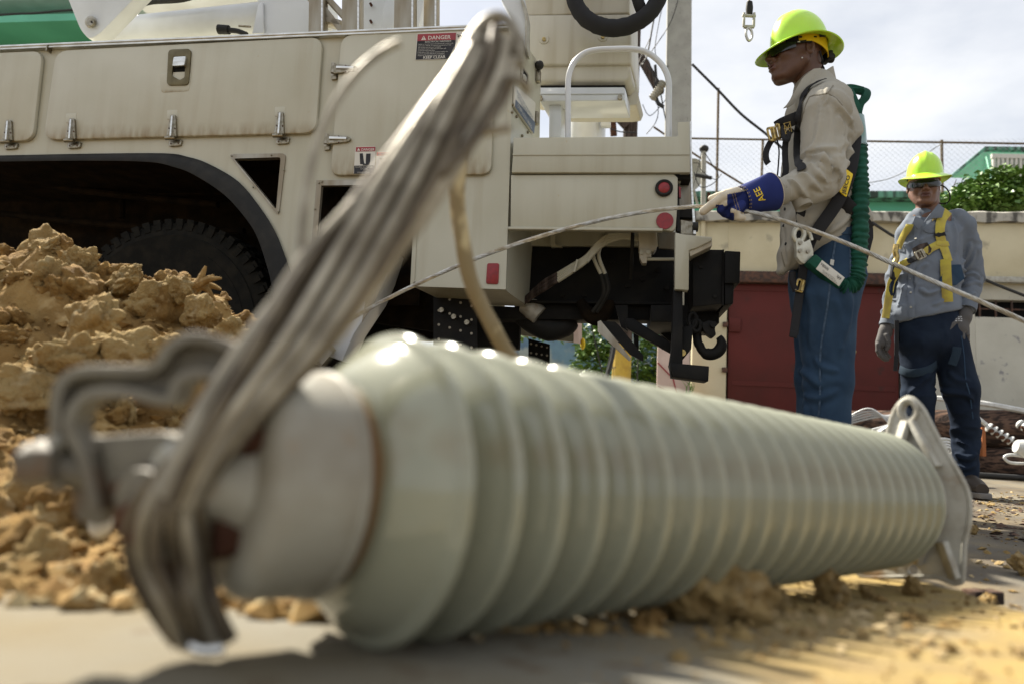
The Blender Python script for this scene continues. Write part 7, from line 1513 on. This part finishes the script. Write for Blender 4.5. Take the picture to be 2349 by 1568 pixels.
v, f = text_mb('JEECO', 8.5, (0, 0, 0), (1, 0, 0), (0, 1, 0), 45, bold=0.02); d = Vector((1949 - 1936, 400 - 446)).normalized(); up = Vector((d.y, -d.x))
mb = MB(); mb.add([at(1938.5 + d.x * p.x + up.x * (p.y - 0), 447 + d.y * p.x + up.y * p.y, LY - 0.0015) for p in v], f)
mb.build('lettering', M['decal_black'], jl, fix=False, smooth=0)
# snap hook and shock pack with green lanyard
sh = bpy.data.objects.new('snap_hook', None); COL.objects.link(sh); sh.parent = h1; sh.location = at(1840, 570, 2.38) - A1(1860, 330, 2.4)
mb = MB(); mb.prism([[at(x, y, 2.37) for x, y in rp([(1826, 550), (1834, 545), (1846, 556), (1858, 548), (1866, 575), (1866, 588), (1852, 598), (1846, 606), (1838, 602), (1828, 590)], 4, 3)]], (0, 1, 0), 0.022); mb.build('hook_body', M['zinc'], sh, 0.003)
mb = MB(); mb.tube([at(1828, 556, 2.38), at(1821, 545, 2.38), at(1823, 530, 2.38), at(1832, 523, 2.38), at(1842, 528, 2.38), at(1844, 540, 2.38), at(1838, 553, 2.38)], 0.009, 10, 6); mb.build('hook_nose', M['zinc'], sh)
mb = MB(); mb.tube([at(1848, 525, 2.38), at(1857, 536, 2.38), at(1862, 552, 2.38)], 0.007, 10, 5); mb.build('gate', M['zinc'], sh)
for q in ((1835, 575), (1854, 577), (1836, 557)): mb = MB(); mb.cyl(at(q[0], q[1], 2.366), (0, 1, 0), 0.007, 0.008, 14); mb.build('rivet', M['galv'], sh)
ly = thing('lanyard', 'ruffled green shock-absorbing lanyard looped down the near worker\'s back to the hook', 'lanyard', at(1965, 450, 2.43)); LG = M['web_green']
pk0, pk1 = at(1856, 595, 2.37), at(1928, 656, 2.37)
mb = MB(); mb.bar([pk0, pk1], 0.024, 0.022, 0, (0, -1, 0)); mb.build('shock_pack', LG, ly, 0.008)
c_ = at(1900, 626, 2.342); ex = (at(1932, 651, 2.342) - at(1877, 606, 2.342)); ez = (at(1888, 599, 2.342) - at(1877, 618, 2.342)) ; c0_ = at(1872, 618, 2.344)
lp = [at(x, y, 2.344) for x, y in ((1872, 617), (1886, 597), (1938, 637), (1925, 657))]; mb = MB(); mb.prism([lp], (0, 1, 0), 0.003); pl_ = mb.build('pack_label', M['decal_white'], ly, 0.0006)
def ltext(t, px, py, ex_, ey_, L_, h_, Y, parent, m=M['decal_black']):
    v, f = text_mb(t, h_, (0, 0, 0), (1, 0, 0), (0, 1, 0), L_); d = Vector((ex_, ey_)).normalized(); up = Vector((d.y, -d.x)); mb = MB(); mb.add([at(px + d.x * p.x + up.x * p.y, py + d.y * p.x + up.y * p.y, Y) for p in v], f); mb.build('lettering', m, parent, fix=False, smooth=0)
ltext('900lbs.', 1903, 616, -38, -28, 24, 7, 2.3425, pl_); ltext('6ft.', 1931, 638, -38, -28, 13, 7, 2.3425, pl_)
for i, t in enumerate(('shock absorbing lanyard', 'maximum elongation', 'inspect before use')): ltext(t, 1921 - i * 3, 648 - i * 5.5 + 2, -38, -28, 42 - 4 * i, 1.8, 2.3425, pl_)
gp = catmull([at(*p) for p in ((1926, 655, 2.37), (1945, 660, 2.37), (1960, 645, 2.375), (1968, 610, 2.38), (1972, 560, 2.385), (1974, 500, 2.385), (1973, 440, 2.39), (1972, 390, 2.40), (1971, 335, 2.41))], 22)
n = len(gp); sg_ = 24; V = []; Fc = []
for i, p in enumerate(gp):
    t = (gp[min(i + 1, n - 1)] - gp[max(i - 1, 0)]).normalized(); N_ = Vector((0, -1, 0)); N_ = (N_ - t * N_.dot(t)).normalized(); Bn = t.cross(N_)
    for k in range(sg_):
        a = 2 * math.pi * k / sg_; q = Vector((i * 0.46, math.cos(a) * 0.9, math.sin(a) * 0.9)); rr_k = 0.0285 + 0.0035 * math.sin(i * 1.15 + 2.2 * noise.noise(q * 0.5)) + 0.006 * noise.noise(q)
        V.append(p + N_ * (rr_k * 0.85 * math.cos(a)) + Bn * (rr_k * math.sin(a)))
for i in range(n - 1):
    for k in range(sg_): Fc.append((i * sg_ + k, i * sg_ + (k + 1) % sg_, i * sg_ + sg_ + (k + 1) % sg_, i * sg_ + sg_ + k))
mb = MB(); mb.add(V, Fc); mb.build('ruffled_tube', LG, ly, smooth=60)
mb = MB(); mb.tube([at(1971, 338, 2.41), at(1969, 300, 2.42), at(1966, 270, 2.43)], [0.027, 0.026, 0.025], 16, 6); mb.build('clear_sleeve', mat('clear_sleeve', (0.20, 0.30, 0.30), 0.15, coat=0.6, col2=(0.10, 0.22, 0.19), nscale=14), ly)
mb = MB(); mb.bar([at(1966, 274, 2.43), at(1958, 245, 2.43), at(1950, 225, 2.44), at(1940, 208, 2.45)], 0.012, 0.022, 6); mb.bar([at(1966, 262, 2.46), at(1972, 240, 2.46), at(1984, 226, 2.46), at(1986, 212, 2.47), at(1972, 207, 2.48), at(1950, 206, 2.49)], 0.014, 0.010, 6); mb.bar([at(1940, 206, 2.52), at(1955, 204, 2.5), at(1980, 210, 2.48)], 0.012, 0.018, 6)
mb.build('webbing_end', LG, ly, 0.003)
mb = MB()
for x, y in ((1950, 815), (1948, 826), (1953, 806)): mb.cyl(at(x, y, 2.62), (1, 0.3, 0), 0.010, 0.03, 10)
mb.prism([[at(x, y, 2.62) for x, y in ((1940, 790), (1952, 786), (1957, 800), (1953, 830), (1945, 830))]], (0, 1, 0), 0.01); mb.build('belt_tool', M['brass'], h1)
# ----------------------------------------------------------------- second worker, facing the camera
w2 = thing('person', 'lineman in lime hard hat, grey-blue shirt and yellow harness standing by the red gate', 'person', (at(2160, 1110, 3.88).x, 3.88, 0))
Y2 = 3.88
A2 = lambda x, y, Y=Y2: at(x, y, Y)
HC2 = A2(2119, 431, 3.86); HF2 = Vector((-0.42, -0.90, -0.10)); HU2 = Vector((-0.02, -0.10, 1))
nk2 = [(A2(2126, 450, 3.88), A2(2132, 505, 3.90), 0.060, 0.066), (A2(2132, 510, 3.90), A2(2135, 560, 3.90), 0.09, 0.10, (1.5, 1, 1))]
def body2(P):
    q, Mx = rot_local(P, HC2, HF2, HU2, 1.02); d = head_sdf(q, 1.04) * 1.02; return smin(d, blend(nk2, P, 0.02), 0.022)
lo, hi = bounds([HC2 + Vector((-0.15, -0.15, -0.26)), HC2 + Vector((0.15, 0.14, 0.13))], 0)
bd2, bvh_b2 = nets_obj('body', body2, lo, hi, 0.0036, [M['skin2'], M['lip']], w2, None, lipmask(HC2, HF2, HU2, 1.02), 1)
hard_hat(w2, A2(2121, 424, 3.86) + Vector((0, 0, 0.003)), HF2 + Vector((0, 0, -0.02)), HU2 + Vector((-0.03, 0, 0)), 1.0)
glasses(w2, HC2 + Vector((0, 0, -0.001)), HF2, HU2, 1.02)
mb = MB(); mb.tube([A2(2153, 423, 3.80), A2(2168, 430, 3.78), A2(2178, 444, 3.78), A2(2178, 460, 3.79), A2(2166, 468, 3.82), A2(2154, 466, 3.84)], 0.004, 8, 6); mb.build('glasses_cord', M['black'], w2)
sh2 = [(A2(2130, 506, 3.90), A2(2132, 530, 3.90), 0.085, 0.11, (1.5, 1, 1)), (A2(2135, 545, 3.90), A2(2132, 620, 3.89), 0.118, 0.120, (1.5, 1, 1)), (A2(2132, 620, 3.88), A2(2124, 715, 3.88), 0.125, 0.128, (1.42, 1, 1)), (A2(2124, 715, 3.88), A2(2120, 760, 3.88), 0.128, 0.13, (1.42, 1, 1)),
       (A2(2098, 525, 3.90), A2(2080, 545, 3.92), 0.065, 0.062), (A2(2080, 545, 3.92), A2(2055, 640, 3.96), 0.064, 0.054), (A2(2055, 640, 3.96), A2(2038, 742, 3.90), 0.054, 0.040),
       (A2(2190, 505, 3.90), A2(2211, 525, 3.90), 0.068, 0.072), (A2(2211, 525, 3.90), A2(2228, 640, 3.93), 0.074, 0.068), (A2(2228, 640, 3.93), A2(2219, 702, 3.84), 0.066, 0.046)]
zh_l, zh_r = A2(2060, 741).z, A2(2182, 716).z; xh_l, xh_r = A2(2060, 741).x, A2(2182, 716).x
def shirt2(P):
    d = blend(sh2[:4], P, 0.03); zp = zh_l + (P[:, 0] - xh_l) / (xh_r - xh_l) * (zh_r - zh_l); d = smax(d, zp - P[:, 2], 0.01); return smin(smin(d, blend(sh2[4:7], P, 0.02), 0.018), blend(sh2[7:], P, 0.02), 0.018)
lo, hi = bounds([p[0] for p in sh2] + [p[1] for p in sh2], 0.19); lo[2] = A2(2060, 760).z - 0.03
sg2 = [(A2(2132, 540, 3.89), A2(2124, 740, 3.88), 0.55), (A2(2080, 545, 3.92), A2(2055, 640, 3.96), 1.0), (A2(2055, 640, 3.96), A2(2038, 742, 3.90), 1.2), (A2(2211, 525, 3.90), A2(2228, 640, 3.93), 1.0), (A2(2228, 640, 3.93), A2(2219, 702, 3.84), 1.5)]
shirt2o, bvh_s2 = nets_obj('shirt', shirt2, lo, hi, 0.0070, [M['shirt_blue']], w2, seg_disp(sg2, 0.020, 8, 6, 5.7), None, 1, [([(2228, 556), (2221, 582), (2206, 606)], 0.011, 0.011), ([(2238, 575), (2228, 605), (2205, 628)], 0.009, 0.009), ([(2202, 636), (2232, 628), (2250, 640)], 0.011, 0.009), ([(2206, 657), (2237, 648), (2252, 655)], 0.010, 0.009), ([(2208, 680), (2240, 672)], 0.009, 0.008), ([(2093, 655), (2109, 617), (2130, 605)], 0.008, 0.010), ([(2110, 662), (2129, 674), (2157, 664)], 0.011, 0.010),
  ([(2060, 705), (2072, 668), (2078, 640)], 0.008, 0.010), ([(2140, 700), (2160, 690), (2185, 660)], 0.007, 0.011), ([(2042, 600), (2055, 630), (2046, 660)], 0.009, 0.009), ([(2034, 680), (2052, 690)], 0.008, 0.007), ([(2185, 500), (2194, 540), (2190, 590)], 0.009, 0.012), ([(2074, 560), (2088, 590)], 0.007, 0.009)])
cuff(A2(2040, 728, 3.905), A2(2035, 748, 3.895), 0.043, M['shirt_blue'], w2); cuff(A2(2221, 690, 3.85), A2(2216, 712, 3.83), 0.050, M['shirt_blue'], w2)
for pts in ([(2098, 497), (2108, 500), (2121, 511), (2104, 527), (2092, 512)], [(2152, 468), (2166, 480), (2160, 500), (2138, 502), (2118, 512), (2126, 500)]): patch('collar', pts, M['shirt_blue'], w2, None, 0.0, 0.006, 3.775, 0.0015)
V = []; Fc = []; n = 30; c = A2(2131, 500, 3.89)
for j in range(n + 1):
    a = 2 * math.pi * j / n; ca, sa = math.cos(a), math.sin(a); fr_ = max(0, -sa * 0.9 - ca * 0.35)
    for rr, dz in ((0.070, 0.055 - 0.075 * fr_), (0.074, 0.056 - 0.075 * fr_), (0.10, -0.05), (0.095, -0.05)): V.append(c + Vector((ca * rr * 1.1, sa * rr, dz)))
for j in range(n):
    for k in range(4): Fc.append((j * 4 + k, j * 4 + (k + 1) % 4, j * 4 + 4 + (k + 1) % 4, j * 4 + 4 + k))
mb = MB(); mb.add(V, Fc); mb.build('collar_band', M['shirt_blue'], w2, smooth=50)
ribbon('placket', [(2106, 516), (2103, 545), (2099, 575), (2094, 605), (2090, 640), (2088, 675), (2090, 700), (2090, 728)], 0.032, 0.003, M['shirt_blue'], shirt2o, bvh_s2, 0.002)
for q in ((2105, 520), (2101, 549), (2097, 574), (2092, 597), (2088, 640), (2089, 672), (2090, 705)):
    c_, n_ = surf_pt(bvh_s2, q[0], q[1], Y2, 0.005); mb = MB(); mb.cyl(c_, n_, 0.006, 0.004, 12); mb.build('snap_button', M['galv'], shirt2o)
ribbon('pocket_flap', [(2121, 525), (2130, 531), (2150, 530), (2172, 527)], 0.026, 0.004, M['shirt_blue'], shirt2o, bvh_s2, 0.003); ribbon('pocket_flap', [(2070, 545), (2082, 540)], 0.02, 0.004, M['shirt_blue'], shirt2o, bvh_s2, 0.003)
wrap_text('A', 2137, 509, 2149, 507, 10, M['stitch'], shirt2o, bvh_s2, 0.004); wrap_text('E', 2160, 507, 2169, 505, 10, M['stitch'], shirt2o, bvh_s2, 0.004)
jn2 = [(A2(2125, 715), A2(2128, 780), 0.118, 0.125, (1.45, 1, 1)), (A2(2104, 775, 3.90), A2(2107, 905, 3.90), 0.098, 0.082), (A2(2107, 905, 3.90), A2(2112, 1110, 3.96), 0.082, 0.062), (A2(2174, 775, 3.88), A2(2203, 890, 3.85), 0.100, 0.092), (A2(2203, 890, 3.85), A2(2215, 985, 3.87), 0.090, 0.066), (A2(2215, 985, 3.87), A2(2214, 1098, 3.88), 0.064, 0.066)]
def jeans2(P): return smin(smin(blend(jn2[:1], P), blend(jn2[1:3], P, 0.03), 0.025), blend(jn2[3:], P, 0.03), 0.025)
lo, hi = bounds([p[0] for p in jn2] + [p[1] for p in jn2], 0.13); lo[2] = 0.055
sj2 = [(A2(2107, 905, 3.9), A2(2104, 775, 3.9), 0.6), (A2(2107, 905, 3.9), A2(2112, 1110, 3.96), 1.0), (A2(2203, 890, 3.85), A2(2174, 775, 3.88), 0.6), (A2(2203, 890, 3.85), A2(2215, 985, 3.87), 1.0), (A2(2215, 985, 3.87), A2(2214, 1098, 3.88), 1.7)]
jeans2o, bvh_j2 = nets_obj('jeans', jeans2, lo, hi, 0.009, [M['jeans_dk']], w2, seg_disp(sj2, 0.014, 7, 5, 1.1), None, 1, [([(2145, 890), (2170, 898), (2215, 905), (2235, 920)], 0.014, 0.014), ([(2085, 900), (2110, 880), (2138, 850)], 0.010, 0.014), ([(2190, 1040), (2220, 1050), (2240, 1040)], 0.012, 0.011), ([(2185, 1068), (2215, 1074), (2240, 1062)], 0.013, 0.011), ([(2190, 1010), (2225, 1020)], 0.010, 0.012), ([(2175, 850), (2195, 870), (2225, 872)], 0.009, 0.013)])
ribbon('side_seam', [(2205, 770), (2212, 820), (2215, 870), (2224, 900), (2232, 960)], 0.007, 0.002, M['jeans'], jeans2o, bvh_j2, 0.001)
for (x, y, Y, s_) in ((2222, 1112, 3.86, 1), (2104, 1118, 3.93, 0)):
    c = A2(x, y, Y); f_ = Vector((-0.25 if s_ else -0.35, -1, 0)).normalized(); mb = MB()
    mb.tube([Vector((c.x, Y + 0.07, 0.07)), Vector((c.x, Y, 0.075)), Vector((c.x, Y, 0.055)) + f_ * 0.11, Vector((c.x, Y, 0.045)) + f_ * 0.18], [0.045, 0.05, 0.045, 0.032], 16, 4); b_ = mb.build('boot', M['shoe'], w2)
    l_ = f_.cross(TZ); mb = MB(); mb.prism([[Vector((c.x, Y, 0)) + f_ * a + l_ * b for a, b in ((-0.12, 0.03), (-0.10, 0.045), (0.14, 0.052), (0.22, 0.03), (0.22, -0.03), (0.14, -0.052), (-0.10, -0.045), (-0.12, -0.03))]], (0, 0, 1), 0.028); mb.build('sole', M['sole'], b_, 0.004)
    mb = MB(); mb.bar([Vector((c.x, Y, 0.05)) - l_ * 0.045 - f_ * 0.05, Vector((c.x, Y, 0.04)) - l_ * 0.05 + f_ * 0.03], 0.004, 0.008); mb.bar([Vector((c.x, Y, 0.05)) + l_ * 0.045 - f_ * 0.05, Vector((c.x, Y, 0.04)) + l_ * 0.05 + f_ * 0.03], 0.004, 0.008); mb.build('trim', M['orange'], b_)
def knit_glove(name, palm, fingers_, thumb_, Ylo, Yhi, parent):
    pr = palm
    def fn(P):
        d = blend(pr, P, 0.012)
        for f_ in fingers_:
            e = blend([(A2(*f_[i]), A2(*f_[i + 1]), 0.0135 - 0.001 * i, 0.0125 - 0.001 * i) for i in range(len(f_) - 1)], P, 0.003); d = smin(d, e, 0.005)
        e = blend([(A2(*thumb_[i]), A2(*thumb_[i + 1]), 0.016 - 0.002 * i, 0.014 - 0.002 * i) for i in range(len(thumb_) - 1)], P, 0.004); return smin(d, e, 0.008)
    allp = [p[0] for p in pr] + [p[1] for p in pr] + [A2(*q) for f_ in fingers_ + [thumb_] for q in f_]; lo, hi = bounds(allp, 0.05)
    return nets_obj(name, fn, lo, hi, 0.0032, [M['glove_grey']], parent, None, None, 1)
gR, bvR = knit_glove('work_glove', [(A2(2216, 706, 3.84), A2(2212, 728, 3.82), 0.036, 0.036), (A2(2212, 728, 3.82), A2(2204, 752, 3.80), 0.040, 0.038, (1, 0.6, 1))],
    [[(2189, 752, 3.80), (2187, 768, 3.79), (2186, 782, 3.80), (2187, 790, 3.815)], [(2198, 755, 3.80), (2197, 774, 3.79), (2196, 788, 3.80), (2196, 797, 3.815)], [(2208, 756, 3.80), (2208, 774, 3.79), (2208, 788, 3.80), (2208, 796, 3.815)], [(2218, 752, 3.81), (2219, 768, 3.80), (2219, 780, 3.81), (2219, 788, 3.82)]],
    [(2196, 732, 3.80), (2184, 744, 3.78), (2176, 756, 3.775), (2168, 764, 3.775)], 0, 0, w2)
patch('white_print', [(2185, 728), (2209, 724), (2208, 737), (2184, 741)], M['frame'], gR, bvR, 0.001, 0.0006, 3.8) if False else None
wrap_text('SAFETY', 2184, 733, 2209, 730, 5, M['decal_white'], gR, bvR, 0.0015, 3.8, 0.0) if False else None
mb = MB()
for i in range(4):
    for j in range(3):
        c_, n_ = surf_pt(bvR, 2187 + i * 6, 727 + j * 4.5, 3.8, 0.0005); 
        if c_: mb.box(c_, (0.010, 0.002, 0.004 + 0.003 * ((i + j) % 2)))
mb.build('print', M['mesh_wire'], gR)
gL, bvL = knit_glove('work_glove', [(A2(2034, 742, 3.90), A2(2031, 762, 3.89), 0.032, 0.032), (A2(2031, 762, 3.89), A2(2022, 786, 3.88), 0.038, 0.034, (1, 0.75, 1))],
    [[(2014, 790, 3.87), (2014, 804, 3.87), (2018, 814, 3.87), (2026, 822, 3.88)], [(2018, 792, 3.89), (2019, 808, 3.88), (2024, 818, 3.88), (2031, 825, 3.885)], [(2022, 793, 3.905), (2024, 808, 3.90), (2030, 817, 3.895), (2036, 824, 3.90)], [(2026, 792, 3.92), (2029, 804, 3.92), (2034, 812, 3.92), (2040, 818, 3.92)]],
    [(2034, 770, 3.86), (2038, 784, 3.85), (2037, 794, 3.85), (2034, 802, 3.855)], 0, 0, w2)
h2 = bpy.data.objects.new('safety_harness', None); COL.objects.link(h2); h2.parent = w2; h2.location = A2(2130, 590, 3.8) - w2.location
YW = M['web_yellow']
ribbon('strap', [(2172, 487), (2164, 496), (2157, 510), (2154, 535), (2159, 558), (2167, 580), (2173, 600)], 0.052, 0.004, YW, h2, bvh_s2, 0.009)
ribbon('strap', [(2088, 517), (2083, 526), (2074, 542), (2066, 560), (2063, 572)], 0.040, 0.004, YW, h2, bvh_s2, 0.009)
ribbon('chest_strap', [(2064, 612), (2074, 606), (2085, 600)], 0.045, 0.004, YW, h2, bvh_s2, 0.008); ribbon('chest_strap', [(2122, 582), (2134, 572), (2145, 566), (2160, 558)], 0.045, 0.004, YW, h2, bvh_s2, 0.010)
ribbon('chest_strap', [(2083, 602), (2092, 598), (2102, 592)], 0.036, 0.006, B, h2, bvh_s2, 0.008)
ribbon('strap_keeper', [(2142, 537), (2155, 540), (2166, 537)], 0.026, 0.006, B, h2, bvh_s2, 0.008); ribbon('strap_keeper', [(2146, 560), (2159, 563), (2173, 561)], 0.030, 0.004, YW, h2, bvh_s2, 0.012)
patch('buckle_pad', [(2094, 574), (2110, 560), (2126, 558), (2136, 574), (2134, 582), (2112, 594), (2098, 592)], M['wood'], h2, bvh_s2, 0.008, 0.004)
bc = surf_pt(bvh_s2, 2112, 584, Y2, 0.02)[0]; buckle(2112, 584, bc.y - 0.012, 12, 11, R(28), h2, M['steel'])
ribbon('strap_tail', [(2169, 595, 3.735), (2170, 625, 3.73), (2172, 660, 3.73), (2174, 693, 3.735)], 0.052, 0.004, YW, h2)
patch('blue_pad', [(2154, 640), (2160, 610), (2200, 608), (2205, 640), (2190, 655), (2150, 652)], M['jeans'], h2, bvh_s2, 0.004, 0.012)
ribbon('strap', [(2062, 615, 3.83), (2052, 635, 3.85), (2044, 650, 3.86), (2040, 675, 3.86), (2036, 700, 3.86), (2031, 730, 3.85)], 0.040, 0.004, YW, h2)
mb = MB(); mb.tube([A2(2056, 562, 3.85), A2(2054, 578, 3.85), A2(2057, 592, 3.85), A2(2052, 604, 3.85)], 0.016, 10, 4); mb.build('side_ring', M['brass'], h2)
mb = MB(); mb.tube([A2(2052, 606, 3.86), A2(2047, 635, 3.86), A2(2052, 640, 3.86)], 0.016, 8, 4); mb.build('strap_bunch', B, h2)
mb = MB(); mb.tube([A2(2056, 640, 3.86), A2(2051, 665, 3.86), A2(2046, 678, 3.86), A2(2044, 660, 3.86), A2(2050, 642, 3.86)], 0.011, 8, 5); mb.build('webbing_loop', M['jeans_dk'], h2)
ribbon('thigh_strap', [(2066, 846), (2080, 853), (2095, 855), (2115, 851), (2132, 846), (2146, 834)], 0.045, 0.004, M['strap_blue'], h2, bvh_j2, 0.006)
ribbon('strap_tail', [(2196, 795, 3.74), (2192, 815, 3.74), (2184, 836, 3.75)], 0.042, 0.004, M['strap_blue'], h2); ribbon('strap_tail', [(2057, 735, 3.80), (2057, 780, 3.80), (2056, 815, 3.80), (2054, 850, 3.80)], 0.022, 0.005, B, h2)
